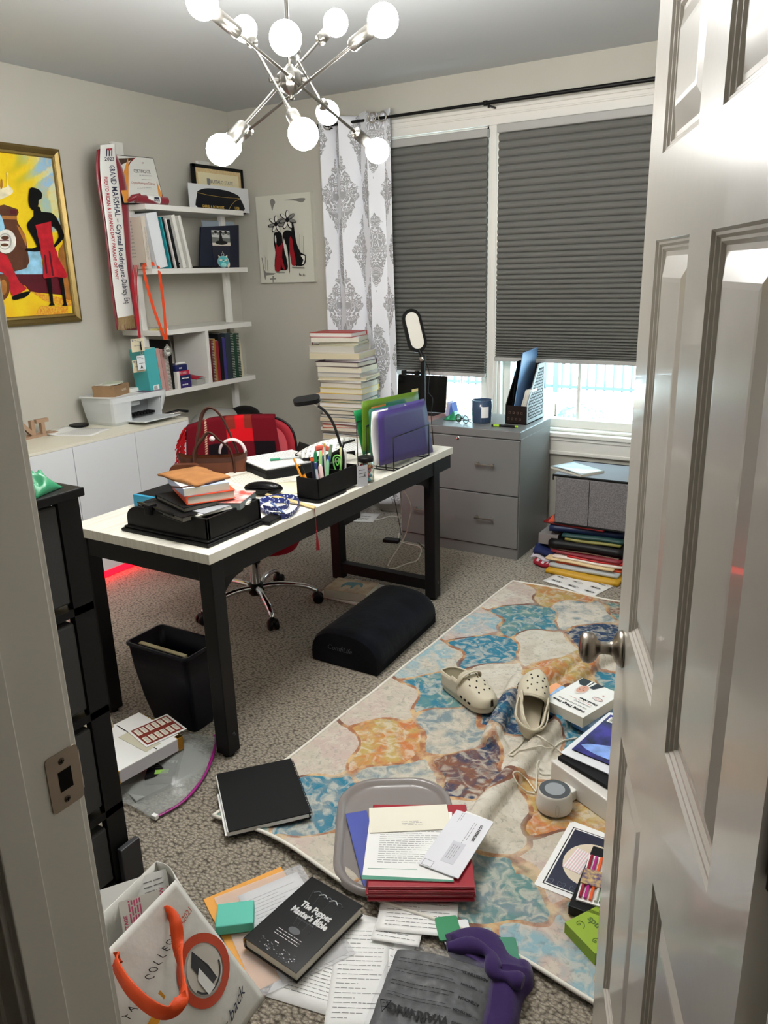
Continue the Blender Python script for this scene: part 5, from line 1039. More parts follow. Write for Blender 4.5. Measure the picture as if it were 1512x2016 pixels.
m = MB().tube([a+ax*.03, b], [.0042, .0035], mat('pen_clear', (180, 186, 184), .3), 10); o = m.build('green_pen', label='green capped ballpoint pen lying on the zip binder papers', cat='pen'); MB().tube([a-ax*.005, a+ax*.04], .0052, mat('pen_cap_green', (20, 130, 90), .35), 10).build('cap', o)
# script print pouch behind the binder and pen holder
SC_ = mat('script_print', (226, 225, 220), .7); n_ = NT(SC_); tc = n_.t.nodes.new('ShaderNodeTexCoord'); wv = n_.xyz(tc.outputs['Object'])
s1 = n_.m('LESS_THAN', n_.m('FRACT', n_.m('MULTIPLY', n_.m('ADD', wv[0], n_.m('MULTIPLY', wv[1], .5)), 38)), .55); s2 = n_.m('GREATER_THAN', n_.noise(tc.outputs['Object'], 150, 2, 2), .56); n_.t.links.new(n_.mix(n_.m('MULTIPLY', s1, s2), lin((228, 227, 222)), lin((24, 24, 26))), n_.b.inputs['Base Color'])
q0, q1 = Z_(T0+.06, 592, 898), Z_(T0+.10, 700, 868); dirv = (q1-q0); Lp = dirv.length; F = frame((q0.x, q0.y, T0), Vector((dirv.x, dirv.y, 0)), Vector((-dirv.y, dirv.x, 0)))
def pouch(u, v):
    r = .085+.025*math.sin(u*2.6); y = (v-.5)*2*r*(math.sin(min(1, u*1.15+.12)*math.pi))**.5; return F @ Vector((u*Lp, y+.02, .055+.05*u+.030*(1-((v-.5)*2)**2)*math.sin(u*3.14)**.5))
m = MB(); m.sheet(pouch, 26, 16, SC_, .003); o = m.build('patterned_pouch', label='white zip pouch printed with black handwriting behind the pen holder', cat='pouch')
m = MB(); m.sheet(lambda u, v: pouch(u, v)-Vector((0, 0, .004+.05*(1-abs(v-.5)*1.2)+.03*u)), 22, 12, BLACKM, .003); m.tube([pouch(u, 1)-Vector((0, 0, .004)) for u in [k/20 for k in range(21)]], .006, BLACKM, 8).tube([pouch(u, 0)-Vector((0, 0, .004)) for u in [k/20 for k in range(21)]], .006, BLACKM, 8); m.build('black_underside', o)
zpaper([(690, 862), (716, 880), (690, 905), (655, 885)], T0+.001, 'loose white papers beside the standing folders at the back of the desk', WHITE, 8)
# pen holder
PH_ = thing('pen_holder', (-1.772, 2.46, T0), 'black rectangular pen holder with two compartments on the front desk edge', 'pen holder')
hx0, hx1, hy0, hy1, hz = -1.826, -1.722, 2.335, 2.605, .093; m = MB(); tk = .004
for a, b in (((hx0, hy0), (hx1, hy0+tk)), ((hx0, hy1-tk), (hx1, hy1)), ((hx0, hy0), (hx0+tk, hy1)), ((hx1-tk, hy0), (hx1, hy1)), ((hx0, 2.492), (hx1, 2.498))): m.box((*a, T0+.010), (*b, T0+hz), TRM)
m.box((hx0, hy0, T0+.010), (hx1, hy1, T0+.014), TRM); m.build('box_body', PH_, bevel=.0012)
MB().prism(rrect(hx1-hx0+.02, .20, .02), 0, .010, TRM, Matrix.Translation((hx0-.01, hy0-.012, T0))).build('foot_plate', PH_, bevel=.003)
PD = 3.16; rg = random.Random(5)
def pen(px0, px1, r, col, lab, tip=None, y=None, cat='pen', name='pen', capc=None, capl=.3):
    b = px1; base = Vector((b[0], b[1], T0+.018)); d_ = (base-CAM); yv = base.y
    d = ray(*px0); k = ((base.x)*d.x+(base.y)*d.y)/(d.x**2+d.y**2); top = CAM+d*k; side = Vector((_r.x, _r.y, 0)).normalized()
    mt = mat('pen_'+'_'.join(map(str, col)), col, .35); ax = (top-base).normalized(); m = MB(); m.tube([base, top-ax*.012, top], [r, r, r*.55], mt, 10); o = m.build(name, label=lab, cat=cat, group='pens and pencils standing in the pen holder')
    if capc: L = (top-base).length; MB().tube([top-ax*L*capl, top-ax*.002], [r*1.25, r*1.15], mat('pen_'+'_'.join(map(str, capc)), capc, .35), 10).build('cap', o)
    return o
pen((578, 902), (-1.79, 2.36), .0042, (232, 150, 40), 'yellow pencil leaning left out of the pen holder, leftmost', cat='pencil', name='pencil'); pen((589, 916), (-1.785, 2.375), .008, (236, 150, 36), 'thick orange highlighter standing beside the leftmost pencil', capc=(30, 30, 32), capl=.30)
pen((614, 900), (-1.77, 2.38), .006, (26, 30, 50), 'dark pen with orange end in the pen holder', capc=(224, 96, 40), capl=.10); pen((621, 910), (-1.755, 2.385), .005, (196, 200, 214), 'white pen with navy clip in the pen holder', capc=(50, 60, 120), capl=.2)
pen((621, 888), (-1.79, 2.41), .0075, (30, 120, 76), 'dark green marker in the pen holder'); pen((631, 888), (-1.775, 2.42), .007, (160, 206, 130), 'light green marker in the pen holder')
pen((637, 897), (-1.79, 2.43), .005, (40, 70, 150), 'blue capped pen left of the grey pen', capc=(30, 50, 140), capl=.3); pen((638, 872), (-1.76, 2.44), .0045, (200, 200, 196), 'white pencil with brass ferrule in the pen holder', capc=(196, 168, 90), capl=.08, cat='pencil', name='pencil')
pen((649, 897), (-1.77, 2.45), .005, (44, 76, 170), 'second blue pen in the pen holder'); pen((652, 874), (-1.78, 2.46), .0055, (210, 214, 210), 'grey green marker right of centre in the pen holder', capc=(120, 150, 120), capl=.35)
pen((645, 905), (-1.75, 2.43), .0065, (140, 200, 150), 'pale green clip pen at the front of the pen holder'); pen((630, 915), (-1.745, 2.40), .009, (226, 196, 190), 'pale pink pen lying diagonally in the pen holder')
pen((671, 880), (-1.76, 2.54), .0045, (210, 206, 150), 'pencil with yellow top behind the lamp stem', cat='pencil', name='pencil'); pen((680, 886), (-1.75, 2.555), .0055, (196, 196, 192), 'clear grey pen right of the lamp stem')
fl_ = D_(3.15, 636, 884); ax = Vector((_r.x, _r.y, 0)).normalized(); m = MB(); m.sheet(lambda u, v: fl_+ax*(.03*(u-.5)*2.2)+Vector((0, 0, .022*(v-.5)+.006*math.sin(u*4))), 8, 4, mat('coral_flag', (206, 96, 80), .6), .002); m.tube([fl_, Vector((-1.78, 2.40, T0+.02))], .003, mat('coral_flag', (206, 96, 80), .6), 6); m.build('coral_bookmark', label='coral red ribbon bookmark sticking up out of the pen holder', cat='bookmark')
mc = MB(); cc = D_(3.13, 664, 905); GC = mat('paperclip_green', (110, 190, 90), .35); pts = [cc+ax*(.016*math.sin(t))+Vector((0, 0, .018*math.cos(t) if math.cos(t) > 0 else .05*math.cos(t))) for t in [2*math.pi*k/24 for k in range(24)]]; mc.tube(pts, .0032, GC, 8, closed=True).tube([p*.45+cc*.55 for p in pts], .0026, GC, 8, closed=True); mc.build('jumbo_paperclip', label='big green jumbo paperclip hooked on the front of the pen holder', cat='paper clip')
# clip lamp on a gooseneck
lp = thing('reading_lamp', (-1.765, 2.545, T0+.02), 'small black gooseneck reading lamp rising out of the pen holder', 'lamp')
neck = [Vector((-1.765, 2.545, T0+.016))]+[D_(3.17, *p) for p in ((676, 905), (668, 868), (655, 832), (640, 810), (626, 799))]
MB().tube(spline(neck, 8), .0055, BLACK, 12).build('gooseneck', lp); tp = neck[-1]; tq = D_(3.17, 615, 792)
MB().tube([tp, tq], .0045, NICKEL, 10).build('joint', lp)
hc = D_(3.17, 604, 788); F = frame(hc, ax*1+Vector((0, 0, .12)), Vector((_f.x, _f.y, 0)).normalized()*1+Vector((0, 0, .35)))
m = MB(); m.prism(rrect(.108, .052, .024, 8, -.054, -.026), -.009, .009, BLACK, F, sm=False); m.build('lamp_head', lp, bevel=.005, seg=3); MB().prism(rrect(.095, .04, .018, 8, -.0475, -.02), -.0102, -.009, mat('lamp_lens', (196, 196, 190), .3), F).build('lens', lp)
# glass jar with sweets and standing card
jb = Z_(T0, 716, 951); J = Matrix.Translation((jb.x, jb.y+.02, T0)); JG = glassy('jar_glass', (226, 232, 226), .25)
jr = thing('glass_jar', (jb.x, jb.y+.02, T0), 'small clear glass jar of coloured sweets with black lid', 'jar')
MB().lathe([(.030, .0), (.034, .006), (.034, .078), (.029, .090)], JG, 28, J).build('glass_body', jr); MB().lathe([(.033, .090), (.034, .092), (.034, .106), (.032, .109), (0, .109)], BLACK, 28, J).build('lid', jr)
rg = random.Random(6); SWC = [mat('sweet_'+n, c, .35) for n, c in (('red', (190, 40, 60)), ('pink', (224, 120, 140)), ('blue', (90, 170, 190)), ('cream', (226, 214, 190)), ('orange', (226, 150, 90)))]
m = MB()
for k_ in range(46): t = rg.uniform(0, 6.28); r_ = rg.uniform(0, .023); m.ball((r_*math.cos(t), r_*math.sin(t), .008+.0016*k_), .0085, SWC[k_ % 5], 8, J)
o = m.build('sweets', jr); o['kind'] = 'stuff'
a, b = Z_(T0, 704, 960), Z_(T0, 721, 957); F = frame((a.x, a.y, T0), b-a+Vector((0, .008, 0)), Vector((0, 0, 1))); w = .052; m = MB().box((0, 0, -.0012), (w, .088, 0), mat('grey_card', (176, 178, 184), .6), F); m.lines(.008, .044, .07, .014, 3, INKB, F, h=.002, z=.0006, words=False); m.text('P', .018, INKB, F @ Matrix.Translation((.036, .05, 0)) @ Matrix.Rotation(math.pi, 4, 'Z'), z=.0006); m.build('standing_card', label='small grey printed card standing against the glass jar', cat='card')
# file sorter with folders
so = thing('wire_file_sorter', (-1.80, 3.0, T0), 'black wire file sorter holding coloured folders at the far desk end', 'file sorter'); WI = mat('black_wire', (16, 16, 17), .4)
sy0, sy1 = 2.885, 3.215
for k_, x in enumerate((-1.712, -1.752, -1.80, -1.85, -1.90)):
    h_ = .150+.014*k_; m = MB(); m.tube([(x, sy0, T0+.003), (x, sy0, T0+h_), (x, sy1, T0+h_+.0), (x, sy1, T0+.003)], .0024, WI, 6); m.build('divider_wire', so)
m = MB(); 
for y in (sy0, sy0+.04, sy1-.04, sy1): m.tube([(-1.712, y, T0+.003), (-1.905, y, T0+.003)], .0022, WI, 6)
m.tube([(-1.712, sy0+.0, T0+.003), (-1.712, sy1, T0+.003)], .0022, WI, 6); m.build('base_wires', so)
def folder(x0, px, lab, col, th=.004, tilt=0, name='file_folder', tab=None, bow=0):
    mt = C('folder_%d_%d_%d' % col, col, .5); P = [X_(x0, *p) for p in px]  # TL TR BR BL
    for i in (2, 3): P[i].z = max(P[i].z, T0+.006)
    c_ = [p.copy() for p in P]
    if tilt: c_[0].x -= tilt; c_[1].x -= tilt
    def f(u, v): a = c_[3].lerp(c_[2], u); b = c_[0].lerp(c_[1], u); p = a.lerp(b, v); p.x -= bow*math.sin(v*math.pi); return p
    m = MB(); m.sheet(f, 10, 8, mt, th)
    if tab:
        u0, u1, tc_ = tab; tm = C('tab_%d_%d_%d' % tc_, tc_, .5); a, b = f(u0, 1), f(u1, 1); m.box((0, 0, -.0015), ((b-a).length, .014, .0), tm, frame(a, b-a, Vector((0, 0, 1))))
    return m.build(name, label=lab, cat='folder', group='folders standing in the wire sorter')
folder(-1.722, [(746, 812), (838, 789), (853, 893), (749, 917)], 'front purple folder in the wire sorter', (66, 52, 116), .006, tab=(.18, .52, (84, 74, 150)))
folder(-1.745, [(735, 812), (800, 797), (806, 900), (741, 916)], 'white papers behind the front purple folder in the sorter', (222, 220, 216), .008, bow=.012)
folder(-1.765, [(739, 808), (835, 785), (850, 880), (744, 905)], 'second purple folder half hidden behind white papers', (86, 78, 140), .005)
folder(-1.79, [(729, 806), (800, 790), (812, 890), (733, 904)], 'dark green hanging folder in the middle of the sorter', (30, 98, 76), .006, tab=(.42, .95, (38, 110, 84)))
folder(-1.81, [(727, 809), (780, 797), (790, 880), (731, 900)], 'dark green folder with an orange tab in the sorter', (34, 104, 80), .004, tab=(.08, .95, (214, 130, 70)))
folder(-1.85, [(714, 791), (823, 770), (832, 870), (716, 889)], 'tall olive green folder rising above the other folders', (84, 116, 24), .006, tab=(.88, 1.0, (206, 184, 90)))
folder(-1.90, [(697, 809), (760, 797), (768, 875), (716, 896)], 'bright green folder leaning left behind the olive folder', (26, 128, 72), .005)
# ================================================================== OFFICE CHAIR, BLANKET, HANDBAG
cx, cy = -2.47, 2.78; fr_ = Vector((.55, -.835, 0)).normalized(); rt = Vector((-fr_.y, fr_.x, 0)); rt = Vector((.835, .55, 0)).normalized()
CHF = Matrix(((rt.x, -fr_.x, 0, cx), (rt.y, -fr_.y, 0, cy), (0, 0, 1, 0), (0, 0, 0, 1)))   # x right, y back
oc = thing('office_chair', (cx, cy, 0), 'red mesh office chair with chrome star base behind the desk', 'chair')
m = MB(); m.lathe([(.0, .062), (.032, .066), (.042, .085), (.042, .115), (.034, .125), (.0, .125)], BLACK, 24, CHF); m.build('hub', oc)
MB().lathe([(.025, .12), (.025, .24)], CHROME, 24, CHF).build('gas_lift', oc); MB().lathe([(.031, .235), (.031, .36), (.04, .40)], BLACK, 24, CHF).build('lift_sleeve', oc)
dirs = [Vector((w_[0]-cx, w_[1]-cy, 0)).normalized() for w_ in ((-2.17, 2.56),)]; a0 = math.atan2(dirs[0].y, dirs[0].x)
for k_ in range(5):
    a = a0+k_*2*math.pi/5; d_ = Vector((math.cos(a), math.sin(a), 0)); o_ = Vector((cx, cy, 0))
    P = [o_+d_*.03+Vector((0, 0, .105)), o_+d_*.12+Vector((0, 0, .112)), o_+d_*.23+Vector((0, 0, .098)), o_+d_*.285+Vector((0, 0, .075)), o_+d_*.30+Vector((0, 0, .06))]
    MB().tube(spline(P, 4), [.019-.0005*i for i in range(17)], CHROME, 12, flat=.8).build('base_arm', oc)
    c_ = o_+d_*.30; s_ = Vector((-d_.y, d_.x, 0)); m = MB()
    for sg in (-1, 1): m.lathe([(0, -.011), (.02, -.011), (.026, -.007), (.026, .007), (.02, .011), (0, .011)], BLACK, 20, frame(c_+s_*sg*.015+Vector((0, 0, .026))+d_*.008, d_, Vector((0, 0, 1))) )
    m.tube([c_+Vector((0, 0, .03)), c_+Vector((0, 0, .065))], .010, BLACK, 10).ball(c_+Vector((0, 0, .038)), .022, BLACK, 12, sc=(1.1, 1.1, .9)); m.build('caster', oc)
SEAT = mat('seat_red_fabric', (140, 14, 32), .85, bump=(500, .3, .0006), spec=.2)
m = MB(); 
def seatf(u, v):
    t = u*2*math.pi; r = v; ca, sa = math.cos(t), math.sin(t); x = .265*math.copysign(abs(ca)**.45, ca)*min(1, r*1.6); y = .255*math.copysign(abs(sa)**.45, sa)*min(1, r*1.6)
    z = .455-.02*(min(1, r*1.6))**4 if r < .625 else .435-.075*math.sin((r-.625)/.375*math.pi/2); k = 1 if r < .625 else 1-.18*(r-.625)/.375; return (x*k, y*k-.06, z)
m.grid(seatf, 40, 24, SEAT, CHF, wrap=True); m.box((-.16, -.16, .39), (.16, .14, .41), BLACK, CHF); m.build('seat', oc)
m = MB(); MESH = mat('mesh_red', (200, 66, 80), .75, alpha=.86, bump=(700, .6, .0008)); FRM = mat('backrest_frame_red', (120, 22, 34), .6)
def bout(t):  # outline of the backrest, x across, z up
    ca, sa = math.cos(t), math.sin(t); w = .228*(1-.16*(sa < 0)*abs(sa)); return math.copysign(abs(ca)**.62, ca)*w, .715+math.copysign(abs(sa)**.55, sa)*.205
def bk(u, v, lift=0): x, z = bout(u*2*math.pi); x *= v; z = .715+(z-.715)*v; return (x, .255+.04*(z-.7)-.06*(x/.255)**2+lift, z)
m.grid(lambda u, v: bk(u, v*.80+.001), 48, 10, MESH, CHF, wrap=True); m.build('backrest_mesh', oc)
m = MB(); m.grid(lambda u, v: bk(u, .78+.21*v, .003-.008*math.sin(v*3.14)), 48, 5, MESH if False else mat('mesh_edge_red', (150, 24, 38), .75, bump=(700, .6, .0008)), CHF, wrap=True); m.grid(lambda u, v: bk(u, .99-.21*v, .014), 48, 5, FRM, CHF, wrap=True); m.build('backrest_rim', oc)
MB().tube([CHF @ Vector(bk(k/48, 1.0, .003)) for k in range(48)], .006, BLACK, 8, closed=True).build('backrest_piping', oc)
MB().tube(spline([CHF @ Vector(v) for v in ((0, .10, .39), (0, .27, .40), (0, .31, .50), (0, .30, .66))], 5), .020, BLACK, 12, flat=.6).build('back_bracket', oc)
# tartan blanket over the backrest
PLD = mat('tartan_wool', (180, 20, 30), .95, spec=.1); n_ = NT(PLD); ca = n_.attr('paint'); n_.t.links.new(ca.outputs['Color'], n_.b.inputs['Base Color']); tc = n_.t.nodes.new('ShaderNodeTexCoord'); n_.bump(n_.noise(tc.outputs['Object'], 420, 1), .6, .0015)
NU, NV = 90, 70
def blk(u, v):  # u across from left beyond the chair to right of centre, v from top down the front
    x = -.30+.42*u-.02*v*(1-u)+.05*v*u; s = -.06+.40*v
    if s < 0: y = .275+.02; z = .925+s*-0-(-s)*0; z = .925-(-s)*.9; y = .285
    else: z = .925-s*.98; y = .240-.05*min(1, s*4)+.02*s
    y -= .06*(max(-1, min(1, x/.255)))**2; z -= .035*max(0, (-x-.17)/.16)**1.5+.03*max(0, abs(x)-.1)*1.0; y -= .008*math.sin(u*16+v*3)*v; return (x, y-.006, z)
m = MB(); m.sheet(blk, NU, NV, PLD, .006, CHF); bo = m.build('tartan_blanket', label='red and black tartan blanket with fringe draped over the office chair', cat='blanket')
cols = []; R1, R2, K1, CR_ = lin((196, 22, 30)), lin((96, 16, 26)), lin((22, 16, 20)), lin((214, 176, 150)); BR_ = lin((120, 42, 34))
for _ in range(2):
    for j in range(NV):
        for i in range(NU):
            u, v = i/(NU-1), j/(NV-1); a = (u*4.6+.2) % 4.6; b = v*3.0
            ra = 0 if (.0 <= a < 1.0) else 1 if a < 2.1 else 2 if a < 3.5 else 1
            da = (a < 1.25, 1.25 <= a < 2.2, 2.2 <= a < 3.55, a >= 3.55); dark_a = da[0] or da[1] or da[3]; dark_b = b > 1.35 and b < 2.05
            c = R1 if not dark_a and not dark_b else K1 if (da[1] or da[3]) and dark_b else R2
            if da[2] and not dark_b and (a-2.2) % .9 < .45 and b < .9: c = BR_
            if 1.12 < a < 1.22 and (j % 2 == 0 or b > 2): c = CR_ if dark_b or b < 9 else c
            if 2.05 < b < 2.17 and i % 2: c = CR_
            cols.append(c)
attr(bo, 'paint', cols, 4)
m = MB(); FRR = mat('fringe_red_wool', (150, 22, 28), .95, spec=.1); FRK = mat('fringe_dark_wool', (36, 16, 20), .95, spec=.1); rg = random.Random(9)
for k_ in range(44):
    v = k_/43; p = Vector(blk(0, v)); q = [CHF @ (p+Vector((-.012*j_-.01*rg.random(), -.012-.008*j_*rg.random(), -.002-.016*j_*(1+.4*rg.random())+.01*math.sin(j_+k_)))) for j_ in range(5)]
    m.tube(q, [.0045, .005, .0045, .004, .002], FRR if v < .6 else (FRK if k_ % 2 else FRR), 6)
m.build('fringe', bo)
# brown leather handbag on the seat
HB_ = mat('brown_leather', (92, 50, 30), .38, bump=(90, .25, .001), var=(9, .12)); HB2 = mat('brown_leather_dark', (66, 36, 24), .42, bump=(90, .25, .001))
hb = thing('handbag', (-2.47, 2.555, .476), 'brown leather handbag with two looped handles on the chair seat', 'bag')
HC = Vector((-2.46, 2.55, .50)); HF = Matrix(((rt.x, -fr_.x, 0, HC.x), (rt.y, -fr_.y, 0, HC.y), (0, 0, 1, HC.z+.03), (0, 0, 0, 1)))
m = MB()
def bagf(u, v):
    t = u*2*math.pi; ca, sa = math.cos(t), math.sin(t); w = .165-.015*v; d_ = .075*(1-.55*v); return (math.copysign(abs(ca)**.35, ca)*w, math.copysign(abs(sa)**.5, sa)*d_, .30*v+(.01*math.cos(t*2) if v > .9 else 0))
m.grid(bagf, 48, 14, HB_, HF, wrap=True); m.box((-.14, -.06, 0), (.14, .06, .004), HB2, HF); m.build('bag_body', hb)
m = MB(); m.grid(lambda u, v: tuple(Vector(bagf(u, .96+.04*v))*1.0+Vector((0, 0, .003)) if False else Vector(bagf(u, .93+.07*v)).to_tuple()), 48, 3, HB2, HF @ Matrix.Scale(1.012, 4), wrap=True); m.build('rim_band', hb)
for sy, hh, ww in ((-.04, .365, .075), (.05, .40, .085)):
    P = [HF @ Vector(v) for v in ((-ww, sy*1.2, .20), (-ww, sy*1.0, .29), (-ww*.9, sy, .335), (-ww*.5, sy, hh+.01+(.06 if sy > 0 else 0)), (0, sy, hh+.045+(.06 if sy > 0 else 0)), (ww*.55, sy, hh+.01+(.05 if sy > 0 else 0)), (ww*1.1, sy, .335), (ww*1.3, sy, .27), (ww*1.3, sy*1.2, .20))]
    MB().tube(spline(P, 6), .0125, HB2, 10, flat=.4).build('handle', hb)
MB().prism(rrect(.135, .085, .03), 0, .035, HB_, HF @ Matrix(((1, 0, 0, -.175), (0, 0, -1, -.075), (0, 1, 0, .20), (0, 0, 0, 1)))).build('front_pocket', hb, bevel=.012, seg=3)
m = MB(); c_ = Vector((.085, .03, .30)); m.tube([HF @ (c_+Vector((.058*math.cos(t), 0, .062*math.sin(t)))) for t in [math.pi*(k/20) for k in range(21)]], .009, mat('headband_pale', (206, 190, 190), .5), 12, flat=.6); m.ball(HF @ Vector((.0, .02, .37)), .013, mat('headband_pale', (206, 190, 190), .5), 14); m.build('headphones', label='pale white headband headphones poking out of the brown handbag', cat='headphones')
# ================================================================== BOOK TOWER BY THE CURTAIN
MB().box((-2.985, 4.0, 0), (-2.80, 4.26, .53), mat('crate_dark', (44, 42, 42), .7)).build('dark_crate', label='dark crate under the tall tower of books behind the desk', cat='crate', bevel=.004)
zt_ = .53; tw = [  # height m, width, length, dx, dy, angle, cover, pages, label
 (.045, .25, .33, -.02, 0, 4, (150, 150, 146), 'grey'), (.03, .24, .30, 0, 0, -2, (60, 62, 66), 'dark grey'), (.022, .25, .31, .0, 0, 3, (206, 206, 202), 'white'), (.032, .24, .31, .01, 0, 0, (148, 148, 140), 'warm grey'), (.028, .24, .30, .01, .0, 2, (208, 208, 206), 'pale grey'), (.022, .22, .29, .0, .01, -4, (70, 72, 76), 'charcoal'), (.016, .25, .31, .012, 0, 1, (214, 214, 214), 'thin white'), (.018, .23, .29, .0, 0, 2, (198, 84, 66), 'coral'), (.018, .24, .29, .006, 0, -1, (96, 60, 52), 'brown'), (.020, .25, .30, .004, 0, 2, (222, 222, 220), 'bright white'), (.018, .24, .29, 0, 0, 3, (52, 60, 62), 'slate'), (.024, .235, .29, .01, 0, -2, (176, 170, 156), 'sand'), (.014, .25, .31, .0, 0, 1, (60, 130, 136), 'teal'), (.026, .245, .30, .0, 0, 2, (200, 176, 120), 'ochre'), (.018, .235, .28, .01, 0, 0, (74, 110, 112), 'dusty teal'), (.030, .25, .31, -.012, 0, -3, (204, 150, 96), 'tan orange'), (.030, .24, .30, .006, 0, 2, (216, 196, 84), 'yellow'), (.028, .235, .29, .008, 0, 1, (176, 168, 150), 'stone'), (.014, .23, .28, .0, 0, 4, (66, 60, 48), 'dark olive'), (.018, .255, .32, .008, 0, 1, (214, 208, 186), 'cream'), (.022, .25, .30, -.002, 0, 2, (176, 176, 178), 'silver grey'), (.030, .235, .30, .0, 0, 3, (136, 134, 122), 'olive grey'), (.026, .25, .30, -.01, 0, 0, (78, 58, 74), 'plum'), (.014, .20, .25, .02, 0, -8, (188, 170, 180), 'lilac'), (.032, .27, .33, -.035, 0, 7, (206, 202, 206), 'oversized white'), (.038, .245, .31, -.055, 0, 5, (206, 198, 172), 'thick cream'), (.018, .20, .26, -.03, .01, 10, (150, 148, 130), 'thin khaki'), (.024, .24, .30, -.05, 0, 6, (210, 210, 214), 'cool white'), (.024, .22, .29, -.06, 0, 3, (178, 48, 44), 'red')]
tw = tw[2:]; tot = sum(t[0] for t in tw); kk = (1.252-.53)/tot
for i, (h, w, l, dx, dy, an, c, nm) in enumerate(tw):
    h *= kk; F = flatF(-2.765+dx, 4.125+dy, zt_, l, w, an+ (12 if i % 4 == 1 else 4)); pg = mat('page_block_%d' % (i % 5), ((206, 200, 186), (214, 212, 208), (198, 188, 160), (190, 186, 176), (210, 204, 184))[i % 5], .85, bump=(400, .3, .0005))
    G = frame(F @ Vector((0, w, 0)), F.to_3x3() @ Vector((0, -1, 0)), F.to_3x3() @ Vector((1, 0, 0)))
    book(G, w, l, h-.0006, C('tower_%d' % i, c, .45), '%s book, %s the tall tower of books by the curtain' % (nm, 'topmost of' if i == len(tw)-1 else 'lowest of' if i == 0 else 'in the lower half of' if i < len(tw)//2 else 'in the upper half of'), pages=pg, soft=(i % 3 == 1), group='books in the tall tower')
    zt_ += h
MB().tube(spline([Y_(4.05, 621, 662), Y_(4.03, 616, 672), Y_(4.03, 616, 684), Y_(4.05, 618, 694)], 5), .0025, mat('ribbon_crimson', (120, 16, 34), .6), 6).build('ribbon_marker', label='crimson ribbon marker hanging from the top books of the tower', cat='ribbon')
# ================================================================== FILING CABINET
FCM = mat('filing_cabinet_grey', (122, 122, 122), .38, .15, bump=(200, .05, .0005)); fx0, fx1, fyf, fyb, fz = -2.312, -1.553, 3.975, 4.452, .745
fc = thing('filing_cabinet', ((fx0+fx1)/2, 4.2, 0), 'grey metal two drawer lateral filing cabinet under the window', 'filing cabinet')
MB().box((fx0, fyf+.012, .0), (fx1, fyb, fz-.045), FCM).build('body', fc, bevel=.002); MB().box((fx0-.002, fyf-.004, fz-.046), (fx1+.002, fyb, fz), FCM).build('top_panel', fc, bevel=.004)
MB().box((fx0+.002, fyf+.004, 0), (fx1-.002, fyf+.012, .062), FCM).build('plinth', fc)
for z0, z1 in ((.068, .372), (.378, fz-.050)):
    d = MB().box((fx0+.004, fyf-.006, z0), (fx1-.004, fyf+.012, z1), FCM).build('drawer', fc, bevel=.003)
    for px_ in ((fx0+.155), (fx1-.20)):
        h_ = MB(); zc = (z0+z1)/2+.01; S_ = Vector((px_, fyf-.006, zc)); h_.box((px_-.058, fyf-.034, zc-.004), (px_+.058, fyf-.026, zc+.004), NICKEL).box((px_-.052, fyf-.03, zc-.006), (px_-.040, fyf-.006, zc+.010), NICKEL).box((px_+.040, fyf-.03, zc-.006), (px_+.052, fyf-.006, zc+.010), NICKEL)
        h_.build('handle', d, bevel=.0015)
lk = Y_(fyf-.006, 902, 862); MB().lathe([(.0115, 0), (.0115, .004), (.009, .006), (0, .006)], CHROME, 20, Matrix(((1, 0, 0, lk.x), (0, 0, -1, fyf-.006), (0, 1, 0, lk.z), (0, 0, 0, 1)))).box((lk.x-.001, fyf-.0128, lk.z-.004), (lk.x+.001, fyf-.0115, lk.z+.004), INKB).build('lock', fc)
FZ = fz
# laptop
lt = thing('laptop', (-2.23, 4.2, FZ), 'open laptop with dark screen and rose gold base on the filing cabinet', 'laptop'); RG = mat('rose_gold', (206, 164, 158), .35, .4)
hx0_, hx1_ = X_(-2.25, 0, 0), 0; P0, P1 = Y_(4.27, 779, 836), Y_(4.27, 868, 842)
lx0, lx1 = -2.50+.06, -2.10; lx0 = Y_(4.27, 776, 800).x+.01; lx1 = Y_(4.27, 876, 800).x
MB().prism(rrect(lx1-lx0, .23, .012), 0, .013, RG, Matrix.Translation((max(lx0, fx0-.19), 4.045, FZ))).build('base', lt, bevel=.003)
MB().box((max(lx0, fx0-.19)+.02, 4.16, FZ+.013), (lx1-.02, 4.26, FZ+.0138), mat('keyboard_dark', (52, 48, 50), .5)).build('keyboard', lt)
F = frame((max(lx0, fx0-.19), 4.272, FZ+.014), (1, 0, 0), (0, .13, 1)); m = MB(); m.prism(rrect(lx1-max(lx0, fx0-.19), .222, .010), -.004, .0, BLACKG, F); m.build('screen', lt, bevel=.001)
MB().prism(rrect(lx1-max(lx0, fx0-.19), .224, .010), -.008, -.004, RG, F).build('screen_back', lt, bevel=.001)
# tent cards, bag, glasses, candle, marker
for k_, (px_, cl, lb) in enumerate((((884, 818), (176, 172, 200), 'left pale folded card standing beside the laptop'), ((891, 820), (84, 110, 190), 'right blue folded tent card standing beside the laptop'))):
    p = Z_(FZ, *px_); m = MB(); w_ = .035; h_ = .085; m.hexa([(p.x-w_/2, p.y-.02, FZ), (p.x+w_/2, p.y-.02, FZ), (p.x+w_/2, p.y+.05, FZ), (p.x-w_/2, p.y+.05, FZ)], [(p.x-.0015, p.y-.02, FZ+h_), (p.x+.0015, p.y-.02, FZ+h_), (p.x+.0015, p.y+.05, FZ+h_), (p.x-.0015, p.y+.05, FZ+h_)], C('tent%d' % k_, cl, .5)); m.build('tent_card', label=lb, cat='card')
GRN = mat('green_film', (40, 150, 96), .3, alpha=.92, bump=(30, .6, .004)); q = [Z_(FZ, *p) for p in ((873, 827), (905, 829), (912, 818), (895, 813))]
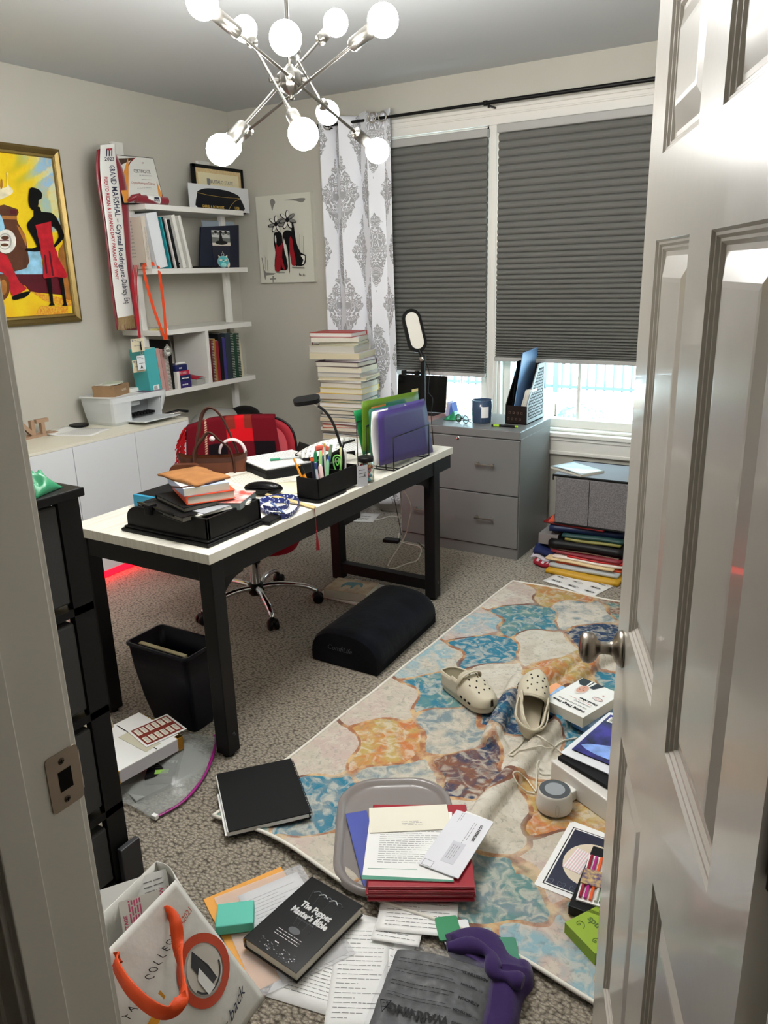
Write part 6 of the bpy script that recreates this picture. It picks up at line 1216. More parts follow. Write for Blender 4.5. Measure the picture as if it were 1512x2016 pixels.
m = MB(); m.sheet(lambda u, v: q[0].lerp(q[1], u).lerp(q[3].lerp(q[2], u), v)+Vector((0, 0, .004+.030*math.sin(u*3.1)*math.sin(v*3.1)+.006*math.sin(u*14)*math.sin(v*9))), 16, 12, GRN, .002); m.build('green_pouch', label='crumpled green plastic pouch behind the eyeglasses', cat='pouch')
ge = thing('eyeglasses', Z_(FZ, 915, 834), 'folded tortoiseshell eyeglasses lying between laptop and candle', 'eyeglasses'); TO = mat('tortoiseshell', (44, 28, 24), .25); 
g0 = Z_(FZ, 903, 832)+Vector((0, 0, .026)); g1 = Z_(FZ, 922, 836)+Vector((0, 0, .026)); gx = (g1-g0).normalized(); g1 = g0+gx*.062; n3 = Vector((0, 0, 1)); gl = glassy('lens_glass', (200, 205, 205), .2)
for gi in (g0, g1):
    R_ = [gi+gx*(.024*math.cos(t))+n3*(.022*math.sin(t)) for t in [2*math.pi*k/24 for k in range(24)]]; MB().tube(R_, .0024, TO, 8, closed=True).build('rim', ge); MB().poly(R_, gl).build('lens', ge)
MB().tube([g0+gx*.024, g0+gx*.031+n3*.006, g1-gx*.024], .002, TO, 8).build('bridge', ge); gy = Vector((-gx.y, gx.x, 0))
for gi, s in ((g0-gx*.024, 1), (g1+gx*.024, -1)): MB().tube(spline([gi, gi+gy*.02+gx*.004*s, gi+gy*.03+gx*.06*s-n3*.012, gi+gy*.035+gx*.1*s-n3*.022], 4), .002, TO, 6).build('temple', ge)
p = Z_(FZ, 946, 832); K_ = Matrix.Translation((p.x, p.y+.02, FZ)) @ Matrix.Scale(1.14, 4); cd = thing('candle', (p.x, p.y+.02, FZ), 'blue glass jar candle with white label on the filing cabinet', 'candle')
MB().lathe([(.046, 0), (.05, .005), (.0515, .06), (.052, .115), (.049, .115), (.047, .07), (0, .07)], mat('blue_candle_glass', (56, 76, 104), .12, coat=.4, alpha=.97), 40, K_).build('glass_jar', cd)
MB().lathe([(.0465, .0705), (0, .0705)], mat('candle_wax', (120, 140, 170), .6), 30, K_).build('wax', cd); m = MB(); A0 = math.atan2(-1, .25)
m.grid(lambda u, v: (.0522*math.cos(A0+.35*u+.15), .0522*math.sin(A0+.35*u+.15), .028+.055*v) if False else (.0524*math.cos(A0+.1+.75*u), .0524*math.sin(A0+.1+.75*u), .03+.055*v), 8, 4, WHITE, K_); m.build('label', cd); MB().tube([(0, 0, .07), (0, 0, .085)], .001, BLACK, 6, M=K_).build('wick', cd)
a, b = Z_(FZ+.007, 968, 837), Z_(FZ+.007, 1019, 840); LM = mat('marker_lime', (160, 206, 40), .4); m = MB().tube([a.lerp(b, .2), a.lerp(b, .9)], .0068, BLACK, 12); o = m.build('dry_erase_marker', label='black and lime green marker lying at the front of the filing cabinet', cat='marker'); MB().tube([a, a.lerp(b, .08)], .0075, BLACK, 12).build('end_cap', o); MB().tube([a.lerp(b, .08), a.lerp(b, .30)], .0076, LM, 12).build('cap', o); MB().tube([a.lerp(b, .9), b], .006, LM, 12).build('tip', o)
# magazine file
mf = thing('magazine_file', (-1.66, 4.25, FZ), 'dark wooden magazine file with lattice sides holding folders beside the window', 'magazine file'); MW = mat('espresso_wood', (40, 28, 26), .45); MW2 = mat('file_pale_edge', (196, 202, 204), .5)
a, b = Z_(FZ, 995, 836), Z_(FZ, 1043, 838); mx0, my = a.x, 4.10; mx1 = mx0+.115; md = .275
a = Z_(FZ, 994, 834); mx0, my = a.x, a.y+.005
m = MB().box((mx0, my, FZ), (mx1, my+md, FZ+.006), MW); m.build('bottom_board', mf); MB().box((mx0, my, FZ), (mx1, my+.006, FZ+.105), MW).build('front_board', mf, bevel=.001)
MB().box((mx0, my+md-.006, FZ), (mx1, my+md, FZ+.32), MW).build('back_board', mf)
PR_ = [(0, 0), (md, 0), (md, .325), (md*.62, .325), (.0, .11)]
for x in (mx0, mx1-.006):
    S = Matrix(((0, 0, 1, x), (1, 0, 0, my), (0, 1, 0, FZ), (0, 0, 0, 1))); m = MB()
    inner = [(.022, .025), (md-.022, .025), (md-.022, .30), (md*.65, .30), (.022, .118)]
    for i in range(5): j = (i+1) % 5; m.prism([PR_[i], PR_[j], inner[j], inner[i]], 0, .006, MW if x == mx0 else mat('side_frame', (150, 154, 156), .5), S)
    m.build('side_frame', mf); m = MB()
    LT = mat('lattice_pale', (188, 190, 196), .5) if x > mx0+.01 else MW
    def inside(p, q):
        return .022 < p < md-.022 and .025 < q < (.30 if p > md*.65 else .118+(p-.022)/(md*.65-.022)*(.30-.118))
    for r_ in range(18):
        for c_ in range(14):
            yy_, zz_ = .03+c_*.018+(.009 if r_ % 2 else 0), .03+r_*.0165
            if inside(yy_, zz_) and inside(yy_+.012, zz_+.012): m.prism([(yy_, zz_), (yy_+.008, zz_+.001), (yy_+.014, zz_+.012), (yy_+.006, zz_+.011)], .002, .005, LT, S)
    m.build('lattice', mf)
    S2 = S; m = MB(); m.prism(inner, .0028, .0034, BLACKM, S); m.build('lining', mf)
m = MB()
for r_ in range(2):
    for c_ in range(4): x = mx0+.018+c_*.024+(.008 if r_ else 0); z = FZ+.03+.035*r_; m.tube([(x+.007*math.cos(t), my-.0008, z+.007*math.sin(t)) for t in [math.pi/4+math.pi/2*k for k in range(4)]], .0008, mat('carved_tan', (120, 96, 80), .6), 4, closed=True)
m.build('carved_pattern', mf)
BF = C('folder_blue', (120, 160, 210), .4); 
F = frame((mx0+.030, my+.02, FZ+.008), (0, 1, .04), (.16, 0, 1)); MB().box((0, .0, 0), (.235, .40, .004), BF, F).build('blue_folder', label='light blue folder sticking up out of the magazine file', cat='folder')
F = frame((mx0+.022, my+.03, FZ+.008), (0, 1, 0), (.08, 0, 1)); MB().box((0, 0, 0), (.22, .345, .003), BLACKM, F).build('black_folder', label='black folder behind the light blue folder in the magazine file', cat='folder')
for k_ in range(5): F = frame((mx0+.052+.006*k_, my+.012, FZ+.01), (0, 1, 0), (.30, 0, 1)); MB().sheet(lambda u, v: F @ Vector((.02+u*.12, .19*v, .004*math.sin(v*3))), 5, 8, WHITE if k_ % 2 == 0 else PAPER2, .0016).build('pamphlet', label=('rearmost', 'second', 'middle', 'fourth', 'frontmost')[k_]+' white pamphlet in the bundle inside the magazine file', cat='pamphlet', group='pamphlets in the magazine file')
# ring light on a black stand, with phone holder and cable
rl = thing('ring_light', (-2.25, 4.10, FZ), 'black oval ring light on a black stand before the left blind', 'lamp'); ry = 4.08
b0 = Y_(ry, 834, 820); b1 = Y_(ry, 832, 700); MB().box((b0.x-.013, ry-.009, FZ), (b0.x+.013, ry+.009, b1.z), BLACK).box((b0.x-.05, ry-.05, FZ), (b0.x+.05, ry+.05, FZ+.012), BLACK).build('stand', rl, bevel=.003)
MB().lathe([(.012, 0), (.014, .003), (.014, .010), (.011, .013), (0, .013)], NICKEL, 20, Matrix(((1, 0, 0, Y_(ry, 833, 706).x), (0, 0, -1, ry-.012), (0, 1, 0, Y_(ry, 833, 706).z), (0, 0, 0, 1)))).build('knob', rl)
cA, cB = Y_(ry, 806, 612), Y_(ry, 825, 690); cc = (cA+cB)/2; upv = (cA-cB); Lh = upv.length+.02; rx = Vector((.55, .60, .0)); rx = rx-upv*(rx.dot(upv)/upv.dot(upv)); F = frame(cc, rx, upv)
def capsule(w, h, n=12): return [(w*math.cos(t), (h-w)+w*math.sin(t)) for t in [math.pi*k/n for k in range(n+1)]]+[(w*math.cos(t), -(h-w)+w*math.sin(t)) for t in [math.pi+math.pi*k/n for k in range(n+1)]]
MB().prism(capsule(.058, Lh/2), -.008, .008, BLACK, F).build('light_frame', rl, bevel=.003); MB().prism(capsule(.040, Lh/2-.02), .008, .0095, mat('diffuser_white', (222, 218, 208), .5), F).build('diffuser', rl)
MB().tube([cB+Vector((0, 0, .005)), Y_(ry, 832, 703)], .011, BLACK, 10).build('neck', rl)
h0, h1 = Y_(ry-.01, 793, 734), Y_(ry-.01, 826, 734); m = MB().box((h0.x, ry-.03, h0.z-.016), (h0.x+.022, ry, h0.z+.016), BLACK).box((h1.x-.026, ry-.03, h0.z-.016), (h1.x-.004, ry, h0.z+.016), BLACK).box((h0.x, ry-.012, h0.z-.004), (b0.x, ry-.002, h0.z+.010), BLACK); m.build('phone_holder', rl, bevel=.004)
cab = [Y_(ry-.03, *p) for p in ((838, 712), (845, 735), (843, 770), (852, 785), (848, 800))]+[Y_(3.95, 850, 850), Y_(3.7, 852, 885), Y_(3.6, 856, 960)]
cab = [Y_(ry-.03, 838, 712), Y_(ry-.03, 845, 735), Y_(ry-.03, 843, 770), Y_(ry-.03, 852, 785), Y_(ry-.05, 849, 815), Y_(3.955, 851, 850), Y_(3.955, 855, 915), Y_(3.94, 852, 985), Y_(3.93, 851, 1035)]
MB().tube(spline(cab, 6), .0022, BLACK, 6).build('power_cable', rl); c_ = Y_(3.93, 850, 1048); MB().box((c_.x-.012, 3.92, c_.z-.045), (c_.x+.012, 3.94, c_.z+.045), BLACK).build('inline_switch', rl, bevel=.004)
fl_p = [Y_(3.93, 849, 1065)]+[Z_(.004, *p) for p in ((853, 1082), (840, 1083), (822, 1068), (800, 1058), (790, 1052))]+[Y_(3.9, 788, 1040), Y_(3.8, 778, 990), Y_(3.6, 770, 960)]
for q_ in fl_p: q_.z = max(q_.z, .004)
MB().tube(spline(fl_p, 6), .0022, BLACK, 6).build('power_cable', rl)
wc = [Y_(3.5, 792, 960), Y_(3.55, 808, 992), Y_(3.6, 805, 1025), Y_(3.65, 795, 1060)]+[Z_(.004, *p) for p in ((764, 1112), (772, 1120), (800, 1110), (822, 1102), (828, 1078), (800, 1070), (786, 1064), (786, 1050))]
MB().tube(spline(wc, 6), .0032, mat('white_cable', (222, 220, 212), .4), 8).build('white_cable', label='loose white charging cable curling on the carpet by the filing cabinet', cat='cable')
wc = [Z_(.004, *p) for p in ((786, 1018), (770, 1016), (748, 1022), (728, 1024), (700, 1021))]
MB().tube(spline(wc, 6), .0032, mat('white_cable', (222, 220, 212), .4), 8).build('white_cable', label='white cable running along the carpet toward the curtain', cat='cable')
m = MB().box((0, 0, 0), (.10, .055, .02), BLACK, flatF(-2.36, 3.93, 0, .10, .055, 10)); m.build('power_adapter', label='black power adapter on the carpet at the cabinet corner', cat='adapter', bevel=.004)
zpaper([(640, 1003), (748, 1012), (735, 1026), (600, 1022)], .001, 'newspaper sheet with dark stripes on the carpet behind the desk', WHITE, 10, .003, name='newspaper', cat='paper', h=.008)
# small grey hanging drawer-handle board etc. is not visible; storage box pile by the window
# ================================================================== STORAGE BOX AND FOLDER PILE BY THE WINDOW
GF_ = mat('grey_linen_fabric', (112, 110, 112), .95, bump=(420, .6, .001), var=(160, .28)); BIND = mat('black_binding', (18, 18, 19), .7)
sx0, sx1, sy0_, sy1_, sz0, sz1 = -1.372, -.945, 4.0, 4.36, .250, .520
sb = thing('storage_box', (-1.16, 4.18, sz0), 'grey linen storage box with black edging on the pile under the window', 'storage box')
m = MB().box((sx0+.02, sy0_, sz0), (sx1-.01, sy1_, sz1-.01), GF_); m.build('box_body', sb, bevel=.006)
m = MB().box((sx0, sy0_+.012, sz1-.012), (sx1, sy1_, sz1), mat('grey_linen_top', (132, 134, 140), .9, bump=(420, .6, .001))); m.build('lid', sb, bevel=.004)
m = MB().tube([(sx0, sy0_+.006, sz1-.002), (sx1, sy0_+.006, sz1-.002)], .006, BIND, 8).tube([(sx0+.003, sy0_+.006, sz1), (sx0+.003, sy0_+.006, sz1-.03)], .004, BIND, 6); m.build('edging', sb); MB().tube([(sx0, sy1_, sz1), (sx1, sy1_, sz1)], .004, BIND, 8).build('edging', sb); MB().tube([(sx0+.02, sy0_, sz0), (sx1-.01, sy0_, sz0)], .005, BIND, 8).build('edging', sb)
MB().box((-1.168, sy0_-.0012, sz0+.005), (-1.165, sy0_, sz1-.012), BIND).build('seam', sb)
F, w, l = quad([(1122, 908), (1188, 925), (1146, 936), (1090, 918)], sz1+.014); F = Matrix.Translation((0, 0, -.0135)) @ F
MC = mat('magazine_cover', (176, 196, 204), .3, var=(14, 0, (214, 220, 218))); m = MB().box((0, 0, 0), (w, l, .010), PAGES, F); m.sheet(lambda u, v: F @ Vector((u*w, v*l, .0125+.006*math.sin(u*3.1)*(1-v))), 8, 6, MC, .002); m.build('magazine', label='pale blue magazine lying on top of the grey linen storage box', cat='magazine')
pile = [('yellow', (196, 150, 30), -1.345, 3.86, .0, .40, .30, 3), ('grey plastic', (176, 182, 184), -1.34, 3.90, .0, .38, .30, 2), ('orange', (216, 82, 40), -1.31, 3.93, .0, .37, .30, 0), ('manila', (222, 196, 150), -1.37, 3.92, .0, .38, .31, 4), ('cream white', (226, 214, 204), -1.33, 3.93, .0, .38, .30, 2), ('bright red', (196, 30, 34), -1.25, 3.93, .0, .30, .30, 1), ('crimson', (128, 30, 44), -1.35, 3.95, 0, .39, .30, 5), ('pale cream', (214, 204, 180), -1.36, 3.97, 0, .38, .30, 2), ('black portfolio', (18, 18, 20), -1.365, 3.95, 0, .41, .33, 0), ('olive', (130, 124, 60), -1.28, 3.97, 0, .30, .28, -2), ('dark teal', (24, 62, 60), -1.30, 3.98, 0, .33, .29, -3), ('navy blue', (22, 36, 74), -1.38, 4.0, 0, .40, .30, -6), ('dark red', (120, 24, 26), -1.42, 4.02, 0, .34, .28, 4)]
z_ = .0; hs = [.022, .016, .012, .010, .012, .008, .012, .008, .040, .012, .016, .030, .010]; ks = .244/sum(hs)
for (nm, c, x, y, _, w, l, an), h in zip(pile, hs):
    h *= ks; F = rotz(math.radians(-an), (x, y, z_)); mt = C('pile_'+nm.replace(' ', '_'), c, .45); m = MB()
    m.sheet(lambda u, v: F @ Vector((u*w, v*l, h*.9+.004*math.sin(u*7+z_*90)*(1-v)*.5)), 12, 4, mt, h*.85 if h > .012 else h*.8); m.build('file_folder', label='%s folder in the pile under the grey storage box' % nm, cat='folder', group='folders piled under the storage box'); z_ += h
F = rotz(0, (0, 0, 0)); a = Y_(4.02, 1082, 1028); m = MB(); m.add([Y_(4.02, 1079, 1027), Y_(4.02, 1090, 1012), Y_(4.02, 1092, 1027), Y_(4.10, 1082, 1024), Y_(4.10, 1090, 1014), Y_(4.10, 1093, 1024)], [(0, 1, 2), (3, 5, 4), (0, 3, 4, 1), (1, 4, 5, 2), (0, 2, 5, 3)], C('orange_flap', (216, 92, 60), .5)); m.build('orange_envelope', label='orange envelope corner sticking out left of the storage box', cat='envelope')
F = rotz(.1, (-1.46, 3.97, 0)); m = MB(); m.sheet(lambda u, v: F @ Vector((u*.16, v*.2, .075+.02*math.sin(v*3)+.008*math.sin(u*8))), 10, 8, mat('navy_cloth', (20, 34, 84), .8), .02); m.sheet(lambda u, v: F @ Vector((u*.17-.01, v*.2-.01, .045+.012*math.sin(u*9))), 12, 6, mat('lavender_trim', (196, 190, 200), .7), .012); m.build('folded_flag_cloth', label='folded navy and white cloth tucked beside the filing cabinet', cat='cloth')
F = rotz(.05, (-1.44, 3.93, 0)); m = MB(); RW = [mat('cloth_red', (150, 24, 44), .8), mat('cloth_white', (206, 200, 204), .8)]
m.sheet(lambda u, v: F @ Vector((u*.18, v*.22, .030+.008*math.sin(u*11+1))), 14, 5, RW[0], .024, mf=lambda i, j: RW[i % 2]); m.build('striped_cloth', label='red and white striped cloth at the bottom beside the cabinet', cat='cloth')
MB().box((-1.44, 4.0, .115), (-1.33, 4.2, .175), mat('grey_carton', (126, 120, 118), .6)).build('grey_carton', label='plain grey carton end behind the navy cloth', cat='box', bevel=.002)
F, w, l = quad([(1114, 1122), (1211, 1154), (1168, 1173), (1066, 1144)], .003); m = MB(); m.sheet(lambda u, v: F @ Vector((u*w, v*l, .0015*math.sin(u*6+v*3))), 10, 8, WHITE, .0008); rg = random.Random(12)
for r_ in range(3):
    for c_ in range(3):
        x, y = .03+c_*.1+rg.uniform(-.01, .01), .03+r_*.062; m.tube([F @ Vector((x+.03+.032*math.cos(t), y+.012+.011*math.sin(t), .0025)) for t in [2*math.pi*k/14 for k in range(14)]], .0006, INK, 4, closed=True); m.lines(x+.006, x+.055, y+.012, .01, 1, INKB, F, h=.008, z=.0026, seed=r_*3+c_)
m.build('diagram_sheet', label='white sheet of hand drawn diagrams on the carpet beyond the rug', cat='paper')
# ================================================================== THE RUG
RO = Vector((-1.533, 1.446, 0)); ra = Vector((.082, 2.215, 0)).normalized(); rw_ = Vector((ra.y, -ra.x, 0)); RL, RW_ = 2.2165, 1.50
def R_uv(p): d = p-RO; return d.dot(rw_), d.dot(ra)
ridges = [([(900, 1690), (925, 1640), (955, 1590), (990, 1545), (1030, 1500), (1070, 1455), (1105, 1420)], .036, .050), ([(965, 1455), (985, 1410), (1005, 1370), (1020, 1340)], .034, .046), ([(1040, 1345), (1085, 1325), (1130, 1300), (1165, 1285)], .042, .052), ([(1112, 1352), (1140, 1325), (1180, 1298), (1222, 1282), (1290, 1255)], .036, .042), ([(985, 1475), (970, 1440)], .03, .02)]
RP = [([R_uv(Z_(h*.6, *p)) for p in pts], r, h) for pts, r, h in ridges]
TE, TB_, CRm, PK, OR_, YE, NV_, WH_, GB2, BRN, LB = (92, 132, 130), (36, 116, 142), (184, 176, 160), (186, 168, 158), (186, 112, 62), (178, 152, 90), (28, 54, 86), (202, 197, 185), (118, 136, 142), (124, 82, 62), (136, 168, 178)
seeds = [(.05, .04, TE, CRm), (.05, .45, PK, CRm), (.07, .84, PK, CRm), (.05, 1.22, LB, CRm), (.05, 1.62, LB, PK), (.07, 2.02, PK, WH_), (.25, .22, TB_, GB2), (.24, .62, YE, OR_), (.22, 1.02, TE, TB_), (.22, 1.42, TB_, TB_), (.23, 1.82, TE, TB_), (.25, 2.20, YE, OR_),
 (.42, .02, CRm, PK), (.42, .42, CRm, GB2), (.40, .80, CRm, GB2), (.38, 1.20, WH_, CRm), (.44, 1.58, WH_, CRm), (.46, 1.99, WH_, GB2), (.60, .20, PK, CRm), (.58, .60, BRN, NV_), (.57, 1.0, NV_, TB_), (.60, 1.38, YE, OR_), (.62, 1.78, NV_, NV_), (.65, 2.18, BRN, TE),
 (.74, .42, CRm, WH_), (.71, .82, WH_, CRm), (.78, 1.18, CRm, WH_), (.80, 1.60, CRm, WH_), (.83, 2.0, WH_, CRm), (.86, .17, TE, GB2), (.91, .59, YE, OR_), (.83, .98, TE, TB_), (.83, 1.40, TE, TB_), (.98, 1.8, OR_, YE), (.98, .38, PK, CRm), (.92, .80, PK, OR_), (.98, 1.2, WH_, PK), (1.08, .06, LB, PK), (1.2, .2, TE, CRm), (1.15, .58, CRm, WH_), (1.1, 1.0, NV_, TE), (1.2, 1.4, OR_, YE), (1.3, .4, PK, CRm), (1.35, .8, TE, TB_), (1.4, 1.2, CRm, GB2), (.66, -.02, CRm, GB2), (.86, -.06, TE, LB)]
NU, NV = 250, 370; U, V = np.meshgrid(np.linspace(0, RW_, NU), np.linspace(0, RL, NV)); Z = np.full(U.shape, .007)
def segd(px_, py_, a, b):
    ax_, ay_ = b[0]-a[0], b[1]-a[1]; t = np.clip(((px_-a[0])*ax_+(py_-a[1])*ay_)/(ax_*ax_+ay_*ay_), 0, 1); return np.hypot(px_-a[0]-t*ax_, py_-a[1]-t*ay_)
for pts, r, h in RP:
    d = np.min([segd(U, V, a, b) for a, b in zip(pts, pts[1:])], axis=0); t0 = pts[0]; 
    prof_ = np.where(d < r, h*np.sqrt(np.clip(1-(d/r)**2, 0, 1))*.85+h*.15, h*.15*np.exp(-((d-r)/(.5*r))**2)); Z = np.maximum(Z, .007+prof_)
Z += .004*np.sin(U*13+V*5)*np.sin(V*9)*(Z < .03)+.004
vedge = np.exp(-(V/.05)**2); Z += vedge*(.006+.012*np.maximum(0, np.sin(U*7.0-.6))*(U < .6)); VV = V-0*U+vedge*(.018*np.sin(U*8.5))
S_ = np.array([(s[0], s[1]) for s in seeds]); wu = U+.020*np.sin(V*31.4)+.010*np.sin(U*34+V*13); wv = V+.022*np.sin(U*31.4)+.008*np.sin(V*31+U*9)
du = np.abs(wu[..., None]-S_[:, 0]); dv_ = np.abs(wv[..., None]-S_[:, 1]); D = (du**1.45+(dv_*.86)**1.45)**(1/1.45); idx = np.argsort(D, axis=-1)[..., :2]
d1 = np.take_along_axis(D, idx[..., :1], -1)[..., 0]; d2 = np.take_along_axis(D, idx[..., 1:2], -1)[..., 0]
c1 = np.array([lin(s[2]) for s in seeds])[idx[..., 0]]; c2 = np.array([lin(s[3]) for s in seeds])[idx[..., 0]]
RM = mat('rug_pattern', (200, 190, 175), .9); n_ = NT(RM); tc = n_.t.nodes.new('ShaderNodeTexCoord'); ob_ = tc.outputs['Object']
A1, A2, A3 = n_.attr('paint'), n_.attr('paint2'), n_.attr('cuv'); bd = n_.xyz(A3.outputs['Vector'])
f1 = n_.step(n_.noise(ob_, 9, 5, 1.0), .42, .62); base = n_.mix(f1, A1.outputs['Color'], A2.outputs['Color'])
base = n_.mix(n_.m('MULTIPLY', n_.step(n_.noise(ob_, 24, 8, 1.2), .46, .62), .62), base, lin((200, 192, 176))); base = n_.mix(n_.m('MULTIPLY', n_.step(n_.noise(ob_, 60, 8, .8), .54, .68), .42), base, lin((112, 118, 114)))
bw = n_.m('ADD', bd[0], n_.m('MULTIPLY', n_.m('SUBTRACT', n_.noise(ob_, 34, 3), .5), .020)); pres = n_.step(n_.noise(ob_, 5, 1), .40, .52)
bc = n_.mix(n_.step(n_.noise(ob_, 22, 3), .4, .6), lin((154, 98, 66)), lin((200, 168, 124))); bc = n_.mix(n_.step(n_.noise(ob_, 4, 1), .55, .6), bc, lin((112, 72, 56)))
base = n_.mix(n_.m('MULTIPLY', n_.m('LESS_THAN', bw, .0155), n_.m('ADD', n_.m('MULTIPLY', pres, .35), .6)), base, bc)
n_.t.links.new(base, n_.b.inputs['Base Color']); n_.bump(n_.noise(ob_, 500, 2), .3, .001)
rug = MB(); P3 = [tuple(RO+rw_*float(U[j, i])+ra*float(VV[j, i])+Vector((0, 0, float(Z[j, i])))) for j in range(NV) for i in range(NU)]
rug.v = P3+[(x, y, max(.0005, z-.0045)) for x, y, z in P3]; rug.mi(RM); q_ = NU*NV
for j in range(NV-1):
    for i in range(NU-1): a = j*NU+i; rug.f.append((a, a+1, a+NU+1, a+NU)); rug.m.append(0); rug.s.append(True)
rr = thing('area_rug', RO+rw_*.6+ra*1.1, 'rumpled area rug in teal, cream and orange quatrefoil pattern by the open door', 'rug')
ro = rug.build('rug_cloth', rr, origin=RO+rw_*.6+ra*1.1); 
attr(ro, 'paint', np.concatenate([c1.reshape(-1, 4)]*2), 4); attr(ro, 'paint2', np.concatenate([c2.reshape(-1, 4)]*2), 4)
b3 = np.zeros((q_*2, 3), dtype=np.float32); b3[:, 0] = np.concatenate([(d2-d1).ravel()]*2); attr(ro, 'cuv', b3)
edge = [P3[i] for i in range(NU-1, 0, -4)]+[P3[j*NU] for j in range(0, NV, 6)]+[P3[(NV-1)*NU+i] for i in range(0, NU, 6)]
MB().tube([(x, y, max(z, .006)) for x, y, z in edge], .0055, mat('rug_piping_white', (222, 218, 208), .8), 8).build('edge_piping', rr)
# ================================================================== CLOGS
CLM = mat('clog_foam', (196, 188, 166), .55, bump=(120, .08, .0005)); CLD = mat('clog_hole', (40, 34, 28), .9); CLI = mat('clog_insole', (186, 176, 154), .7, bump=(60, .3, .001))
def clog(F, label, strap_up):
    t = thing('clog', F.to_translation(), label, 'shoe', 'pair of beige clogs'); L, W = .285, .052
    def half(s): return W*(.66+.42*s-.06*math.cos(s*6.0))*(max(0, 1-((s-.62)/.38)**2.6 if s > .62 else 1))**.5*(max(0, 1-((.22-s)/.22)**2.6) if s < .22 else 1)**.5
    def cen(s): return .012*math.sin(s*2.6)-.006
    N = 28; ss = [.002+.996*(.5-.5*math.cos(math.pi*i/(N-1))) for i in range(N)]
    out = [(L*s, cen(s)+half(s)) for s in ss]+[(L*s, cen(s)-half(s)) for s in reversed(ss)]; K = len(out)
    m = MB(); lv = [(0, .90), (.006, .99), (.014, 1.02), (.022, 1.02), (.026, .99)]; vs = []
    ccx = L*.5
    for z, k in lv:
        for x, y in out: s = x/L; lift = .012*max(0, (s-.75)/.25)**1.5+.004*max(0, (.15-s)/.15); vs.append((ccx+(x-ccx)*(1+(k-1)*.35), cen(s)+(y-cen(s))*k, z+lift))
    m.add(vs, [(a*K+i, a*K+(i+1) % K, (a+1)*K+(i+1) % K, (a+1)*K+i) for a in range(len(lv)-1) for i in range(K)], CLM, True, F); m.add(vs[:K], [tuple(range(K-1, -1, -1))], CLM, False, F); m.build('sole', t)
    m = MB(); m.add([(ccx+(x-ccx)*.96, cen(x/L)+(y-cen(x/L))*.9, .027+.012*max(0, (x/L-.75)/.25)**1.5) for x, y in out], [tuple(range(K))], CLI, False, F); m.build('insole', t)
    def dome(u, v):  # u along .44..1 , v across
        s = .44+.558*u; h = .030+.050*(1-u**1.9)*(1-.10*u); w = half(s)*1.02+.001; th = math.pi*v; c_, s_ = math.cos(th), math.sin(th); x = L*s-.020*(1-u)*s_**2*-1*.0+.03*(1-u)*(s_**2-.5)*-.6
        return (x, cen(s)+w*math.copysign(abs(c_)**.72, c_), .024+h*s_**.8+.012*max(0, (s-.75)/.25)**1.5)
    m = MB(); m.sheet(dome, 26, 25, CLM, .0055, F)
    m.tube([F @ Vector(dome(0, k/24)) for k in range(25)], .0045, CLM, 8); m.build('upper', t)
    m = MB()
    for (u, v) in ((.16, .36), (.16, .50), (.16, .64), (.30, .42), (.30, .58), (.42, .34), (.42, .50), (.42, .66), (.56, .42), (.56, .58), (.70, .38), (.70, .5), (.70, .62)):
        p, pu, pv = (Vector(dome(u, v)), Vector(dome(u+.02, v)), Vector(dome(u, v+.02))); m.prism(ell(0, 0, .0042, .0032, 10), -.0072, .0072, CLD, F @ frame(p, pu-p, pv-p))
    for v0 in (.045, .955):
        for u in (.22, .38, .54): p, pu, pv = (Vector(dome(u, v0)), Vector(dome(u+.03, v0)), Vector(dome(u, v0+.02))); m.prism(rrect(.015, .008, .003, 3, -.0075, -.004), -.0072, .0072, CLD, F @ frame(p, pu-p, (pv-p)))
    m.build('vent_holes', t)
    def heel(u, v):  # around the heel
        a = .50-(.50-.003)*math.sin(math.pi*u) if False else None
        k = 1-abs(2*u-1); s = .50*(1-k)**1.6+.002; sg = -1 if u < .5 else 1; y = cen(s)+sg*half(max(s, .002))*(1.0); h = .036+.022*math.cos(k*1.6-.5)+(.012 if k < .25 else 0)
        return (L*s-.004*v, y*(1+.02*v), .022+h*v)
    m = MB(); m.sheet(heel, 40, 6, CLM, .005, F); m.tube([F @ Vector(heel(k/40, 1)) for k in range(41)], .004, CLM, 8); m.build('heel_rim', t)
    pv = [(L*.46, sg*(half(.46)+.003)+cen(.46), .074) for sg in (-1, 1)]
    for p, sg in zip(pv, (-1, 1)): MB().lathe([(0, .0045), (.007, .004), (.0085, 0)], CLD, 16, F @ Matrix(((1, 0, 0, p[0]), (0, 0, sg, p[1]), (0, 1, 0, p[2]), (0, 0, 0, 1)))).lathe([(.0085, 0), (.0095, .003), (.0085, .0045)], CLM, 16, F @ Matrix(((1, 0, 0, p[0]), (0, 0, sg, p[1]), (0, 1, 0, p[2]), (0, 0, 0, 1)))).build('rivet', t)
    if strap_up: P = [pv[0], (L*.50, pv[0][1]*1.02, .090), (L*.53, pv[0][1]*.75, .112), (L*.54, 0, .122), (L*.53, pv[1][1]*.75, .112), (L*.50, pv[1][1]*1.02, .090), pv[1]]
    else: P = [pv[0], (L*.30, pv[0][1]*1.12, .070), (L*.08, pv[0][1]*.98, .066), (-.012, 0, .066), (L*.08, pv[1][1]*.98, .066), (L*.30, pv[1][1]*1.12, .070), pv[1]]
    P = spline(P, 6); nrm = Vector((1, 0, .3)) if strap_up else Vector((0, 0, 1)); vs = []; n = len(P)
    for i, p in enumerate(P):
        tg = (P[min(i+1, n-1)]-P[max(i-1, 0)]).normalized(); a = (nrm-tg*nrm.dot(tg)).normalized()*.0085; o_ = tg.cross(a).normalized()*.0022; vs += [F @ (p-a-o_), F @ (p+a-o_), F @ (p+a+o_), F @ (p-a+o_)]
